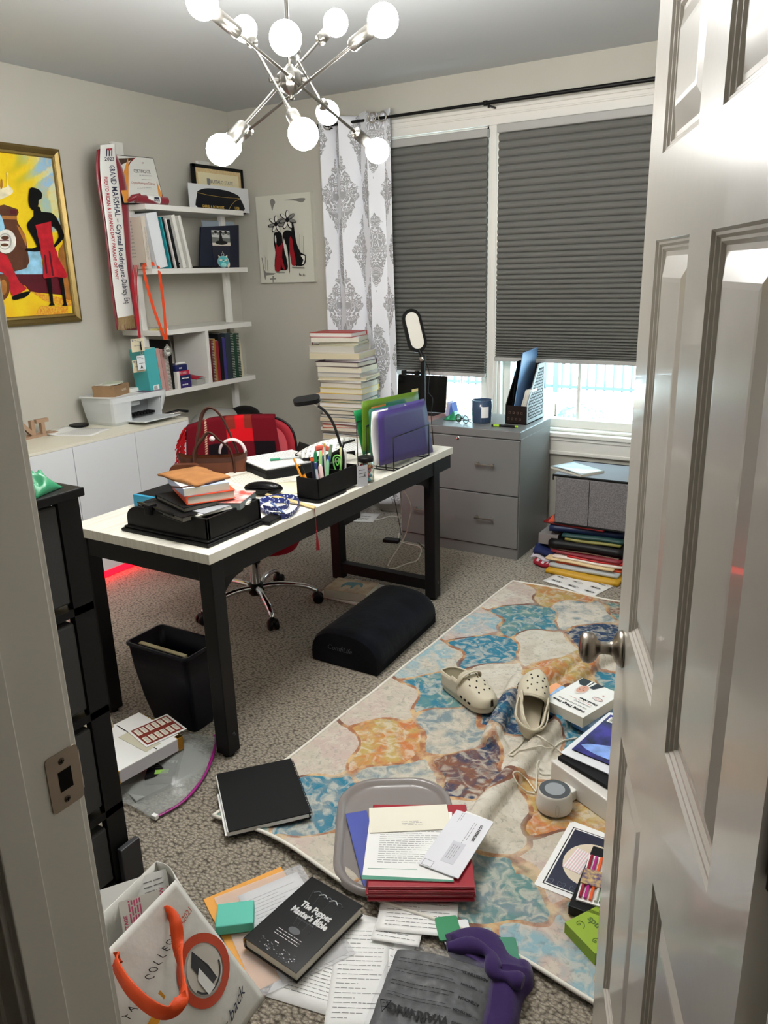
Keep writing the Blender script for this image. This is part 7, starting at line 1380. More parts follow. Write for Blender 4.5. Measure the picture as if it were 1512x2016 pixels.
    m = MB(); m.add(vs, [(i*4+k, i*4+(k+1) % 4, i*4+4+(k+1) % 4, i*4+4+k) for i in range(n-1) for k in range(4)], CLM, True); m.build('strap', t)
    return t
h0 = Vector((-1.268, 2.505, .014)); t0 = Vector((-1.012, 2.375, .014)); d_ = (t0-h0); clog(frame(h0, d_, Vector((-d_.y, d_.x, 0))), 'left beige clog standing flat on the rug with its strap up', True)
a = Z_(.035, 1030, 1450); b = Z_(.10, 1046, 1345); d_ = Vector((b.x-a.x, b.y-a.y, .075)).normalized(); sd = Vector((-d_.y, d_.x, .28)); clog(frame(Vector((a.x+.01, a.y+.0, .022)), d_, sd), 'right beige clog tipped up on the rug fold with its opening facing the doorway', False)
# ================================================================== FOOTREST CUSHION
FRV = mat('navy_velvet', (12, 15, 23), .95, sheen=.06, spec=.1, bump=(14, .5, .01), var=(9, .5)); fx0, fx1, fy0, fy1 = -1.905, -1.560, 2.445, 3.02
def frp(u, v):
    a = math.pi*u; x = (fx0+fx1)/2+.015-.1725*math.copysign(abs(math.cos(a))**.8, math.cos(a)); z = .045+.118*math.sin(a)**.85; y = fy0+(fy1-fy0)*v; e = min(v, 1-v)/.05
    if e < 1: k = 1-.10*(1-e)**2; z = .045+(z-.045)*k; x = (fx0+fx1)/2+(x-(fx0+fx1)/2)*(1-.05*(1-e)**2)
    return (x-.08*(v-.0)*.35, y, z)
m = MB(); m.grid(frp, 30, 30, FRV)
for v_, s_ in ((0, 1), (1, -1)):
    P = [frp(k/29, v_) for k in range(30)]+[(frp(1, v_)[0], frp(0, v_)[1], .004), (frp(0, v_)[0], frp(0, v_)[1], .004)]; m.add(P, [tuple(range(32))[::s_]], FRV)
m.add([frp(0, 0), frp(0, 1), (*frp(0, 1)[:2], .004), (*frp(0, 0)[:2], .004)], [(0, 1, 2, 3)], FRV).add([frp(1, 0), frp(1, 1), (*frp(1, 1)[:2], .004), (*frp(1, 0)[:2], .004)], [(3, 2, 1, 0)], FRV)
o = m.build('footrest_cushion', label='black velvet half round footrest cushion on the carpet beside the rug', cat='footrest', bevel=.012, seg=3)
G = Matrix(((1, 0, 0, -1.80), (0, 0, -1, fy0-.003), (0, 1, 0, .085), (0, 0, 0, 1))); MB().text('ComfiLife', .032, mat('logo_dim_grey', (70, 74, 84), .7), G, align='LEFT', shear=.3).build('logo_print', o)
MB().tube([Vector(frp(0, k/10))+Vector((0, 0, -.001)) for k in range(11)], .003, FRV, 6).tube([Vector(frp(1, k/10))+Vector((0, 0, -.001)) for k in range(11)], .003, FRV, 6).build('seam_piping', o)
# ================================================================== THINGS UNDER THE DESK
def slab(px, z, h, mt, name, label, cat, bevel=.0015, group=None, deco=None, r=0):
    F, w, l = quad(px, z+h); F = Matrix.Translation((0, 0, -h)) @ F; m = MB()
    if r: m.prism(rrect(w, l, r), 0, h, mt, F)
    else: m.box((0, 0, 0), (w, l, h), mt, F)
    if deco: deco(m, F @ Matrix.Translation((0, 0, h)), w, l)
    return m.build(name, label=label, cat=cat, bevel=bevel, group=group)
CLP = [(672, 1136), (773, 1161), (730, 1194), (632, 1172)]
slab(CLP, .002, .012, WHITE, 'clipboard_papers', 'white stack of clipped papers under the elephant book', 'papers'); F, w, l = quad(CLP, .014)
MB().box((w*.98-.03, l*.12, .0), (w+.004, l*.30, .008), BLACK, F).box((w*.98-.03, l*.6, .0), (w+.004, l*.78, .008), BLACK, F).build('binder_clips', label='two black binder clips on the edge of the clipped papers', cat='clip')
slab([(693, 1138), (755, 1152), (728, 1176), (668, 1162)], .0145, .003, WHITE, 'paper_sheet', 'crooked white sheet between clipped papers and elephant book', 'paper')
EC = mat('elephant_cover', (196, 176, 150), .5, var=(18, 0, (166, 140, 112))); TL_ = mat('elephant_teal', (84, 128, 136), .5)
def edeco(m, F, w, l):
    m.flat(smooth([(w*.30, l*.30), (w*.34, l*.30), (w*.36, l*.48), (w*.50, l*.48), (w*.52, l*.30), (w*.57, l*.30), (w*.58, l*.60), (w*.66, l*.62), (w*.72, l*.48), (w*.75, l*.50), (w*.70, l*.74), (w*.60, l*.80), (w*.40, l*.78), (w*.30, l*.66)], 2), .0004, TL_, F)
F, w, l = quad([(659, 1136), (748, 1147), (719, 1171), (644, 1159)], .062); F = Matrix.Translation((0, 0, -.0445)) @ F; book(F, w, l, .044, EC, 'thick book with a teal elephant on its tan cover under the desk', soft=True, deco=edeco)
# waste bin
BN = mat('bin_navy_plastic', (14, 18, 36), .35); bt = [(-2.19, 1.735), (-1.895, 1.735), (-1.895, 1.905), (-2.19, 1.905)]; bb_ = [(-2.15, 1.775), (-1.925, 1.775), (-1.925, 1.88), (-2.15, 1.88)]
m = MB(); rings = []
def ringat(k, ins, z):
    x0, y0, x1, y1 = [bb_[0][0]+(bt[0][0]-bb_[0][0])*k+ins, bb_[0][1]+(bt[0][1]-bb_[0][1])*k+ins, bb_[2][0]+(bt[2][0]-bb_[2][0])*k-ins, bb_[2][1]+(bt[2][1]-bb_[2][1])*k-ins]
    return [(x+x0, y+y0, z) for x, y in rrect(x1-x0, y1-y0, .018)]
bz = .325; RR = [ringat(0, .0, 0), ringat(.35, -.004, bz*.3), ringat(.75, -.004, bz*.7), ringat(1, 0, bz-.012), ringat(1, -.006, bz-.010), ringat(1, -.006, bz), ringat(1, .004, bz), ringat(.75, .003, bz*.7), ringat(.02, .004, .006)]
k_ = len(RR[0]); m.add([p for r in RR for p in r], [(a*k_+i, a*k_+(i+1) % k_, (a+1)*k_+(i+1) % k_, (a+1)*k_+i) for a in range(len(RR)-1) for i in range(k_)], BN, True); m.add(RR[0], [tuple(range(k_-1, -1, -1))], BN).add(RR[-1], [tuple(range(k_))], BN)
m.build('waste_bin', label='dark navy plastic waste bin standing under the near end of the desk', cat='waste bin')
F = frame((-2.16, 1.775, .06), (1, 0, 0), (0, -.06, 1)); o = MB().box((0, 0, -.003), (.235, .252, 0), BLACKM, F).box((0, 0, -.022), (.235, .252, -.019), BLACKM, F).build('notebook', label='cream paged notebook standing inside the dark waste bin', cat='notebook'); MB().box((.002, .002, -.019), (.233, .256, -.003), mat('aged_pages', (206, 196, 160), .85), F).build('page_block', o)
# drawer tower
TX0, TX1, TY0, TY1, TZ = -1.97, -1.575, .60, 1.166, 1.126; TWM = mat('tower_black_metal', (15, 15, 16), .5); TWF = mat('tower_fabric_charcoal', (56, 56, 57), .85, bump=(160, .3, .001))
dt = thing('drawer_tower', ((TX0+TX1)/2, (TY0+TY1)/2, 0), 'tall black frame tower with four charcoal fabric drawers beside the doorway', 'drawer unit')
MB().box((TX0-.01, TY0-.01, TZ-.022), (TX1+.012, TY1+.012, TZ), TWM).build('top_board', dt, bevel=.003)
for x in (TX0, TX1-.022):
    for y in (TY0, TY1-.03): MB().box((x, y-(.028 if y > 1 else 0), 0), (x+.022, y+.03, TZ-.022), TWM).build('post', dt)
dz = [(.875-.0, 1.092), (.555, .795), (.262, .50), (.03, .19)]; dz = [(.84, 1.10), (.55, .80), (.258, .505), (.02, .20)]
for z0, z1 in dz: MB().box((TX0+.03, TY0+.034, z0+.006), (TX1-.003, TY1-.060, z1-.004), TWF).build('fabric_drawer', dt, bevel=.006)
MB().box((TX0, TY0, 0), (TX0+.004, TY1, TZ-.02), TWM).build('back_panel', dt)
for z in (.82, .528, .232, .008): MB().box((TX0, TY0, z-.008), (TX1, TY1, z+.012), TWM).build('cross_rail', dt)
q = [Z_(TZ+.002, *p) for p in ((20, 980), (60, 960), (108, 958), (60, 945))]
GP = mat('green_bag_film', (52, 150, 104), .35, alpha=.8, bump=(22, .8, .006)); c_ = Z_(TZ, 52, 966); F = rotz(.3, (c_.x, c_.y, TZ))
def gbag(u, v): r = .5; x = (u-.5)*.20; y = (v-.5)*.16; e = max(0, 1-(2*abs(u-.5))**2)*max(0, 1-(2*abs(v-.5))**2); return F @ Vector((x*.62+.01, y*.6-.01, .002+.048*e**.6*(1+.35*math.sin(u*17)*math.sin(v*13)+.15*math.sin(u*31+v*7))))
m = MB(); m.sheet(gbag, 22, 18, GP, .002); m.build('green_bag', label='crumpled green plastic bag on top of the black drawer tower', cat='bag')
m = MB(); m.hexa([X_(-1.56, 228, 1700), X_(-1.52, 258, 1700), X_(-1.52, 258, 1700)+Vector((0, .05, 0)), X_(-1.56, 228, 1700)+Vector((0, .05, 0))], [p+Vector((0, 0, .12)) for p in (X_(-1.56, 228, 1700), X_(-1.52, 258, 1700), X_(-1.52, 258, 1700)+Vector((0, .05, 0)), X_(-1.56, 228, 1700)+Vector((0, .05, 0)))], BLACK) if False else m.box((-1.568, 1.12, 0), (-1.55, 1.185, .12), mat('charcoal_plastic', (44, 44, 48), .5)); m.build('charcoal_panel', label='small charcoal plastic panel leaning at the foot of the drawer tower', cat='panel', bevel=.003)
m = MB(); F = frame((-2.06, 1.30, .0), (0, 1, 0), (-.12, 0, 1)); m.sheet(lambda u, v: F @ Vector((u*.26*(1-.25*v), v*.42, .02*math.sin(u*3))), 10, 10, mat('cream_tote_cloth', (196, 186, 162), .8, bump=(40, .3, .003)), .003); m.build('cream_paper_bag', label='cream paper bag standing in the gap behind the drawer tower', cat='bag')
# zip bag with box and paper block
PG = mat('plastic_film', (190, 194, 190), .22, alpha=.34, bump=(16, .9, .01)); zs = spline([Z_(.03, 424, 1447), Z_(.02, 421, 1480), Z_(.012, 400, 1530), Z_(.01, 360, 1578), Z_(.008, 303, 1611)], 6); zi = spline([Z_(.03, 350, 1450), Z_(.03, 330, 1470), Z_(.03, 290, 1510), Z_(.02, 250, 1545), Z_(.01, 200, 1560)], 6)
zb_ = thing('zip_bag', Z_(0, 330, 1530), 'large clear zip bag with magenta zipper holding papers on the carpet', 'bag')
def film(u, v): k = u*(len(zs)-1); i = min(int(k), len(zs)-2); f = k-i; a = zs[i].lerp(zs[i+1], f); b = zi[i].lerp(zi[i+1], f); p = b.lerp(a, v); p.z = max(.004, p.z+.035*math.sin(math.pi*v)*math.sin(math.pi*min(1, u*1.1+.05))+.006*math.sin(u*17+v*6)); return p
MB().sheet(film, 40, 16, PG, .0008).build('clear_film', zb_); MB().tube(zs, .0055, mat('zipper_magenta', (150, 24, 120), .35), 8, flat=.6).build('zipper', zb_); e = zs[-1]; MB().box((e.x-.008, e.y-.004, e.z-.002), (e.x+.012, e.y+.010, e.z+.012), WHITE).build('slider', zb_, bevel=.002)
slab([(350, 1440), (398, 1492), (290, 1588), (225, 1545)], .002, .012, mat('grey_papers', (150, 154, 150), .7), 'paper_bundle', 'grey white papers inside the clear zip bag', 'papers')
slab([(300, 1455), (350, 1475), (356, 1512), (288, 1545)], .015, .030, mat('box_black_print', (18, 18, 20), .4), 'marker_box', 'black card box reading LBX on the zip bag', 'box', deco=lambda m, F, w, l: m.text('LBX', .02, WHITE, F @ Matrix.Translation((w*.8, l*.42, 0)) @ Matrix.Rotation(math.pi*.9, 4, 'Z')).flat([(w*.3, l*.08), (w*.75, l*.08), (w*.75, l*.2), (w*.3, l*.2)], .0006, mat('lime_print', (150, 200, 90), .5), F).lines(w*.05, w*.95, l*.33, .01, 2, INK, F, h=.002))
PL = [(263, 1397), (349, 1444), (233, 1531), (150, 1475)]; F, w, l = quad(PL, .112); F0 = Matrix.Translation((0, 0, -.045)) @ F
pn = MB().box((0, 0, 0), (w, l, .042), mat('planner_pages', (200, 196, 204), .7, bump=(300, .3, .0006)), F0).build('page_block_planner', label='thick white spiral planner with gold corners beside the drawer tower', cat='planner'); pn.name = 'planner'
m = MB().box((0, 0, 0), (w, l, .003), WHITE, F @ Matrix.Translation((0, 0, -.003))).flat([(w*.05, l*.62), (w*.98, l*.62), (w*.98, l*.635), (w*.05, l*.635)], .0005, INKB, F); m.build('cover', pn)
GM = mat('gold_metal', (196, 150, 60), .25, 1)
for k_ in range(12): x = w*(.10+.07*k_); MB().tube([F @ Vector((x, l+.002+.008*math.cos(t), -.02+.022*math.sin(t))) for t in [2*math.pi*k/12 for k in range(12)]], .0012, GM, 6, closed=True).build('spiral_ring', pn)
for x, y in ((w-.02, -.002), (w-.02, l-.02)): MB().box((x, y, -.047), (x+.022, y+.022, .0015), GM, F).build('gold_corner', pn, bevel=.002)
def card_deco(m, F, w, l):
    RDk = mat('card_brick_red', (124, 44, 34), .5, var=(60, .2)); m.flat([(w*.06, l*.05), (w*.94, l*.05), (w*.94, l*.95), (w*.06, l*.95)], .0004, RDk, F)
    for c_ in range(2):
        for r_ in range(6): x, y = w*(.12+.45*c_), l*(.09+.143*r_); m.flat([(x, y), (x+w*.30, y), (x+w*.30, y+l*.105), (x, y+l*.105)], .0008, PAPER2, F); m.lines(x+.004, x+w*.28, y+l*.08, l*.02, 3, INK, F, h=.0012, z=.0012, seed=r_)
slab([(232, 1452), (262, 1436), (318, 1462), (288, 1480)], .1125, .001, mat('cream_card', (202, 198, 176), .6), 'index_card', 'cream lined card tucked under the red printed card', 'card'); slab([(322, 1402), (363, 1429), (293, 1477), (257, 1443)], .1145, .0012, WHITE, 'printed_card', 'white card with brick red grid of small panels on the planner', 'card', deco=card_deco)
# ================================================================== BLACK NOTEBOOK, TRAY LID, RED FOLDERS
F, w, l = quad([(428, 1523), (576, 1492), (609, 1600), (448, 1638)], .040); G = Matrix.Translation((0, 0, -.022)) @ F
nb = MB().box((0, 0, .018), (w, l, .022), BLACKM, G).box((0, 0, 0), (w, l, .003), BLACKM, G).build('spiral_notebook', label='large black spiral notebook lying across the near left rug corner', cat='notebook', bevel=.001); MB().box((-.003, .004, .003), (w-.006, l-.004, .018), WHITE, G).box((-.010, .004, .006), (w*.3, l*.7, .007), WHITE, G).build('page_block', nb)
s = MB()
for k_ in range(26): y = .01+(l-.02)*k_/25; s.tube([G @ Vector((w-.001+.007*math.cos(t), y, .011+.0125*math.sin(t))) for t in [2*math.pi*k/8 for k in range(8)]], .0009, BLACK, 5, closed=True)
s.build('spiral_binding', nb)
TQ = [(668, 1537), (878, 1532), (915, 1757), (655, 1765)]; F, w, l = quad(TQ, .022); F = Matrix.Translation((0, 0, -.006)) @ F; LD = mat('lid_taupe_plastic', (134, 127, 124), .22); m = MB(); prev = None; vs = []; lv = [(-.004, .0), (0, .012), (.006, .016), (.016, .014), (.022, .004), (.030, .0), (.05, .0)]; kk_ = 0
for ins, z in lv: R_ = [(x+ins, y+ins) for x, y in rrect(w-2*ins, l-2*ins, .125-ins*.8, 10)]; vs += [(x, y, z) for x, y in R_]; kk_ = len(R_)
m.add(vs, [(a*kk_+i, a*kk_+(i+1) % kk_, (a+1)*kk_+(i+1) % kk_, (a+1)*kk_+i) for a in range(len(lv)-1) for i in range(kk_)], LD, True, F); m.add(vs[-kk_:], [tuple(range(kk_))], LD, True, F); m.add([(x, y, -.002) for x, y, z in vs[:kk_]], [tuple(range(kk_-1, -1, -1))], LD, False, F); m.build('container_lid', label='large taupe plastic container lid lying under the red folders', cat='lid')
zf = .024; slab([(688, 1602), (740, 1590), (745, 1750), (708, 1752)], zf, .004, C('blue_folder', (72, 84, 164), .45), 'file_folder', 'blue folder sticking out left of the red folders', 'folder'); zf += .005
FR_ = C('red_folder', (158, 34, 48), .3, coat=.6); off = [(0, 0), (2, -2), (-3, 1), (1, 2), (0, -1)]
for k_ in range(5):
    dx, dy = off[k_]; slab([(737+dx, 1584+dy+(4-k_)*5), (922+dx, 1584+dy+(4-k_)*5), (931+dx, 1747+dy+(4-k_)*6), (720+dx, 1747+dy+(4-k_)*6)], zf, .0085, FR_, 'pocket_folder', ('lowest', 'second lowest', 'middle', 'second highest', 'topmost')[k_]+' of the shiny wrapped red folders on the container lid', 'folder', bevel=.003, group='stacked red folders'); zf += .0095
GRT = mat('letter_green', (70, 140, 116), .5)
def letdeco(m, F, w, l): m.lines(w*.15, w*.9, l*.80, l*.03, 20, INK, F, h=.0016).flat([(0, l*.05), (w, l*.02), (w, 0), (0, 0)], .0004, GRT, F).flat([(w*.05, l*.14), (w*.6, l*.14), (w*.6, l*.145), (w*.05, l*.145)], .0004, GRT, F)
slab([(730, 1595), (900, 1598), (882, 1736), (712, 1730)], zf, .003, WHITE, 'letter', 'white letter with green footer band on the red folders', 'letter', deco=letdeco); zf += .0035
slab([(728, 1588), (881, 1585), (887, 1629), (726, 1642)], zf, .003, PAPER2, 'envelope', 'plain cream envelope lying across the top of the letter', 'envelope', deco=lambda m, F, w, l: m.lines(w*.4, w*.66, l*.36, .007, 3, INK, F, h=.0014))
F2 = mat('env_window', (206, 206, 214), .15)
slab([(900, 1594), (958, 1607), (900, 1735), (850, 1700)], zf, .002, WHITE, 'envelope', 'second white envelope showing from under the paperless envelope', 'envelope', deco=lambda m, F, w, l: m.lines(w*.6, w*.85, l*.12, .006, 3, mat('red_print', (190, 60, 70), .5), F)); zf += .0025
def gp(m, F, w, l):
    R = F @ Matrix.Rotation(-math.pi/2, 4, 'Z') if False else F @ Matrix(((0, 1, 0, 0), (-1, 0, 0, l), (0, 0, 1, 0), (0, 0, 0, 1))); m.text('GO PAPERLESS', .011, INKB, R @ Matrix.Translation((l*.27, w*.80, 0)), bold=.0004); m.lines(l*.12, l*.5, w*.66, .007, 2, INK, R, h=.0015); m.lines(l*.02, l*.2, w*.25, .006, 2, INK, R, h=.0012)
    m.prism([(l*.5, w*.4), (l*.85, w*.4), (l*.85, w*.72), (l*.5, w*.72)], .0002, .0006, F2, R); m.lines(l*.55, l*.8, w*.62, .006, 4, INK, R, h=.0012, z=.0008); m.tube([R @ Vector(v) for v in ((l*.9, w*.06, .0005), (l*.99, w*.06, .0005), (l*.99, w*.3, .0005), (l*.9, w*.3, .0005))], .0005, INK, 4, closed=True)
slab([(900, 1592), (967, 1618), (908, 1729), (823, 1702)], zf, .003, mat('envelope_white', (218, 218, 224), .6), 'envelope', 'white window envelope printed GO PAPERLESS on the red folders', 'envelope', deco=gp)
# ================================================================== NEAR FLOOR PAPERS
F, w, l = quad([(402, 1772), (560, 1700), (655, 1880), (490, 1955)], .004); slab([(402, 1772), (560, 1700), (655, 1880), (490, 1955)], .001, .003, mat('manila_orange', (226, 160, 70), .6), 'manila_envelope', 'orange manila envelope flat on the carpet under the teal box', 'envelope')
zpaper([(470, 1765), (590, 1712), (680, 1880), (555, 1935)], .0045, 'printed white documents inside the clear sleeve', WHITE, 22, .002, name='document', seed=7)
slab([(428, 1765), (600, 1697), (690, 1882), (500, 1968)], .007, .0012, mat('clear_sleeve', (226, 226, 230), .12, alpha=.28, bump=(12, .4, .004)), 'clear_sleeve', 'clear plastic document sleeve over white papers under the black book', 'sleeve', bevel=0)
zpaper([(640, 1790), (790, 1810), (800, 2060), (510, 1945)], .001, 'large printed white document right of the black book', WHITE, 24, .002, name='document', seed=9, h=.0015)
zpaper([(700, 1830), (790, 1800), (730, 2060), (600, 2010)], .003, 'second printed document partly under the grey mailing bag', WHITE, 20, .0015, name='document', seed=11, h=.0015)
zpaper([(755, 1772), (910, 1775), (890, 1850), (735, 1825)], .016, 'white letter lying below the red folders', WHITE, 7, .0015, name='letter', seed=13)
zpaper([(740, 1812), (835, 1830), (822, 1862), (730, 1850)], .012, 'small folded white leaflet beside the grey mailing bag', WHITE, 4, .002, name='leaflet', seed=14)
slab([(433, 1776), (499, 1771), (502, 1815), (421, 1826)], .008, .075, C('mint_box', (88, 186, 166), .55), 'mint_box', 'mint green gift box standing on the orange manila envelope', 'box', bevel=.004) if False else slab([(430, 1778), (498, 1772), (501, 1815), (421, 1827)], .010, .028, C('mint_box', (88, 186, 166), .55), 'mint_box', 'mint green gift box lying on the orange manila envelope', 'box', bevel=.003)
BK = C('black_gloss_cover', (20, 21, 23), .22, coat=.5); zk = .012
BQ = [(610, 1722), (712, 1783), (585, 1915), (484, 1850)]; F, w, l = quad(BQ, zk+.032); F = Matrix.Translation((0, 0, -.032)) @ F
GW = mat('print_silver', (196, 196, 196), .5); GD = mat('print_smoke', (84, 86, 90), .6)
def bible(m, F, w, l):
    m.text('The Puppet', .026, GW, F @ Matrix.Translation((w*.52, l*.66, 0)), bold=.0012, sx=.8); m.text("Master's Bible", .026, GW, F @ Matrix.Translation((w*.52, l*.555, 0)), bold=.0012, sx=.8); m.text('EXPANDED EDITION', .006, GD, F @ Matrix.Translation((w*.52, l*.49, 0)))
    m.lines(w*.28, w*.72, l*.29, .008, 3, GW, F, h=.0016, seed=3, rnd=0); m.lines(w*.4, w*.6, l*.15, .008, 1, GW, F, h=.0022, seed=4); m.flat(ell(w*.5, l*.35, w*.10, l*.04, 18), .0004, GD, F)
    for x in (.22, .36, .58, .78): m.tube([F @ Vector((w*x, l*.86, .0004)), F @ Vector((w*(.3+.5*x), l*.4, .0004))], .0004, GD, 4)
    for k_ in range(5): m.tube([F @ Vector(v) for v in spline([(w*(.25+.1*k_), l*.84, .0004), (w*(.32+.1*k_), l*.88, .0004), (w*(.40+.1*k_), l*.85, .0004)], 4)], .0015, GW if k_ % 2 else GD, 5)
    rg = random.Random(3)
    for k_ in range(60): x, y = w*rg.uniform(.2, .9), l*rg.uniform(.03, .13); m.flat(ell(x, y, rg.uniform(.001, .003), rg.uniform(.0006, .0014), 6), .0005, GW if k_ % 3 == 0 else GD, F)
book(F, w, l, .032, BK, 'glossy black hardcover titled The Puppet Master\'s Bible on the papers', deco=bible)
# tabbed folders, green box, purple cloth, mailing bag
for k_, (c, px, nm) in enumerate((((206, 168, 116), [(905, 1830), (960, 1818), (958, 1860), (895, 1862)], 'manila'), ((120, 196, 146), [(890, 1822), (942, 1812), (930, 1858), (880, 1860)], 'light green'), ((222, 224, 226), [(880, 1815), (936, 1806), (915, 1856), (862, 1858)], 'white'), ((34, 132, 84), [(870, 1806), (914, 1798), (895, 1850), (850, 1852)], 'dark green'))): slab(px, .004+.005*k_, .004, C('tabfolder_%d' % k_, c, .5), 'tab_folder', nm+' folder in the fan of folders by the purple cloth', 'folder', group='fan of tabbed folders', r=.006)
slab([(955, 1845), (1018, 1845), (1022, 1905), (962, 1905)], .012, .018, C('green_box', (54, 128, 100), .45), 'green_box', 'flat dark green box on the rug edge beside the purple cloth', 'box', bevel=.004, r=.008)
PU = mat('purple_fleece', (50, 28, 84), .95, sheen=.15, bump=(50, .4, .003)); cl = thing('purple_garment', Z_(0, 930, 1930), 'crumpled purple garment spilling out behind the grey mailing bag', 'clothing')
pts = [Z_(.0, *p) for p in ((868, 1848), (930, 1832), (985, 1850), (1010, 1888), (1045, 1905), (1050, 1945), (1030, 1975), (1015, 2040), (985, 2090), (945, 2060), (940, 1980), (930, 1925), (892, 1895))]; cen_ = sum(pts, Vector((0, 0, 0)))/len(pts); K_ = spline(pts+[pts[0]], 6)[:-1]
def purp(u, v): k = u*len(K_); i = int(k) % len(K_); f = k-int(k); e = K_[i].lerp(K_[(i+1) % len(K_)], f); r = v; p = cen_.lerp(e, r); X, Y = p.x*15, p.y*15; g = 1-.55*abs(math.sin(X+.8*math.sin(Y*.7)))**.6-.45*abs(math.sin(Y*1.1-X*.6+1.2*math.sin(X*.6)))**.6+.3*abs(math.sin(X*1.9+Y*1.3)); p.z = .003+.056*(1-r**4)**.6*(.5+.6*g); return p
MB().grid(purp, 110, 26, PU, wrap=True).build('bunched_cloth', cl); MB().tube(spline([Z_(.05, *p) for p in ((880, 1865), (930, 1862), (965, 1880), (975, 1915), (1005, 1925), (1030, 1935))], 5), [.012+.010*math.sin(k*.35)**2 for k in range(26)], PU, 12, flat=.8).build('rolled_hem', cl)
GB_ = mat('grey_garment_in_bag', (60, 61, 63), .75, bump=(26, .5, .005), var=(60, .35)); PQ = [(770, 1822), (980, 1893), (930, 2060), (722, 2030)]; F, w, l = quad(PQ, .075); F = Matrix.Translation((0, 0, -.065)) @ F
mb_ = thing('mailing_bag', F.to_translation(), 'dark grey garment in a clear plastic bag printed with warnings, nearest the door', 'bag')
def pb(u, v, zz=0): e = (1-(2*u-1)**6)*(1-(2*v-1)**6); return F @ Vector((u*w, v*l, .006+.040*max(0, e)**.35+.003*math.sin(u*9+v*4)+.002*math.sin(v*23)+zz))
m = MB(); m.grid(lambda u, v: pb(u, v), 36, 36, GB_); m.grid(lambda u, v: F @ Vector(((1-u)*w, v*l, .004)), 4, 4, GB_); m.build('folded_garment', mb_)
m = MB(); m.grid(lambda u, v: pb(-.02+1.04*u, -.02+1.06*v, .004) if False else F @ (F.inverted() @ pb(u, v, .003)+Vector(((u-.5)*.02, (v-.5)*.03, .002*math.sin(u*30)*math.sin(v*21)))), 40, 40, mat('poly_bag_film', (214, 216, 222), .16, alpha=.10, bump=(9, .8, .01))); m.build('plastic_film', mb_)
m = MB(); tx = MB(); R2_ = Matrix.Identity(4)
def onbag(txt, size, cx_, cy_, rot, bold=.0005):
    t_ = MB().text(txt, size, INKB, Matrix.Identity(4), bold=bold); c_, s_ = math.cos(rot), math.sin(rot); m.add([pb((cx_*w+x*c_-y*s_)/w, (cy_*l+x*s_+y*c_)/l, .006) for x, y, z in t_.v], t_.f, INKB)
onbag('WARNING:', .028, .42, .26, math.pi, .001); 
for k_, (tx_, cy_) in enumerate((('ADVERTENCIA', .80), ('ATTENTION', .66), ('ATENCION', .52), ('AVVERTENZA', .38), ('WARNUNG', .26))): onbag(tx_, .009, .84, cy_, math.pi)
rg = random.Random(15)
for k_ in range(5):
    for r_ in range(2):
        y0_ = .80-.13*k_-.035*r_; x = .10
        while x < .66: ww_ = rg.uniform(.02, .07); m.add([pb(x, y0_, .006), pb(x+ww_, y0_, .006), pb(x+ww_, y0_+.007, .006), pb(x, y0_+.007, .006)], [(0, 1, 2, 3)], INKB); x += ww_+.012
m.tube([pb(*p, .006) for p in ((.17, .31), (.07, .31), (.12, .20))], .0012, INKB, 5, closed=True); m.build('warning_print', mb_)
# ================================================================== SPEAKER, CABLE, ADAPTER
sc_ = Vector((-.640, 1.995, .012)); sp_ = thing('smart_speaker', sc_, 'small round white smart speaker with grey fabric top on the rug', 'speaker'); K_ = Matrix.Translation(sc_)
SWH = mat('speaker_white', (206, 202, 194), .4); MB().lathe([(.030, 0), (.052, .001), (.0535, .004)], BLACK, 40, K_).build('base_ring', sp_)
MB().lathe([(.0535, .004), (.0555, .010), (.0545, .03), (.0500, .058), (.0485, .064), (.0465, .0655)], SWH, 48, K_, cap=False).build('shell', sp_); MB().lathe([(.0468, .0650), (.034, .0660), (.030, .0662)], mat('speaker_ring_dark', (66, 68, 72), .5), 48, K_, cap=False).build('dark_ring', sp_); MB().lathe([(.0305, .0662), (.0, .0668)], mat('speaker_fabric', (142, 146, 150), .8, bump=(900, .5, .0005)), 48, K_).build('fabric_disc', sp_)
A0 = math.radians(-62); m = MB(); C_ = [(a_, z) for a_, z in ((-.12, .016), (.12, .016), (.12, .034), (-.12, .034))]; m.tube([K_ @ Vector((.0556*math.cos(A0+.10*math.cos(t)), .0556*math.sin(A0+.10*math.cos(t)), .028+.020*math.sin(t))) for t in [2*math.pi*k/24 for k in range(24)]], .0005, mat('embossed', (170, 166, 158), .5), 5, closed=True); m.build('embossed_mark', sp_)
CBL = [(1053, 1565), (1040, 1562), (1020, 1545), (1010, 1525), (1020, 1521), (1035, 1535), (1050, 1555), (1055, 1560), (1056, 1530), (1058, 1505), (1062, 1500), (1060, 1515), (1065, 1525), (1080, 1527), (1110, 1522), (1124, 1521), (1122, 1505), (1100, 1480), (1078, 1462), (1060, 1456), (1035, 1456), (1025, 1468), (1002, 1487), (1008, 1490), (1030, 1487), (1055, 1472), (1065, 1470), (1075, 1474), (1090, 1473), (1110, 1460), (1135, 1455)]
def rugz(p):
    u_, v_ = R_uv(p); i, j = int(round(u_/RW_*(NU-1))), int(round(v_/RL*(NV-1))); return float(Z[max(0, min(NV-1, j)), max(0, min(NU-1, i))])
cp = []
for x, y in CBL: p = Z_(.012, x, y); z1 = rugz(p); p = Z_(z1, x, y); z1 = max(z1, rugz(p)); cp.append(Vector((p.x, p.y, z1+.003)))
cs_ = spline(cp, 5); cs_ = [Vector((p.x, p.y, max(p.z, rugz(p)+.0055))) for p in cs_]
MB().tube(cs_, .0024, mat('cable_cream', (212, 206, 190), .45), 8).build('speaker_cable', label='long cream speaker cable looping over the folded rug', cat='cable')
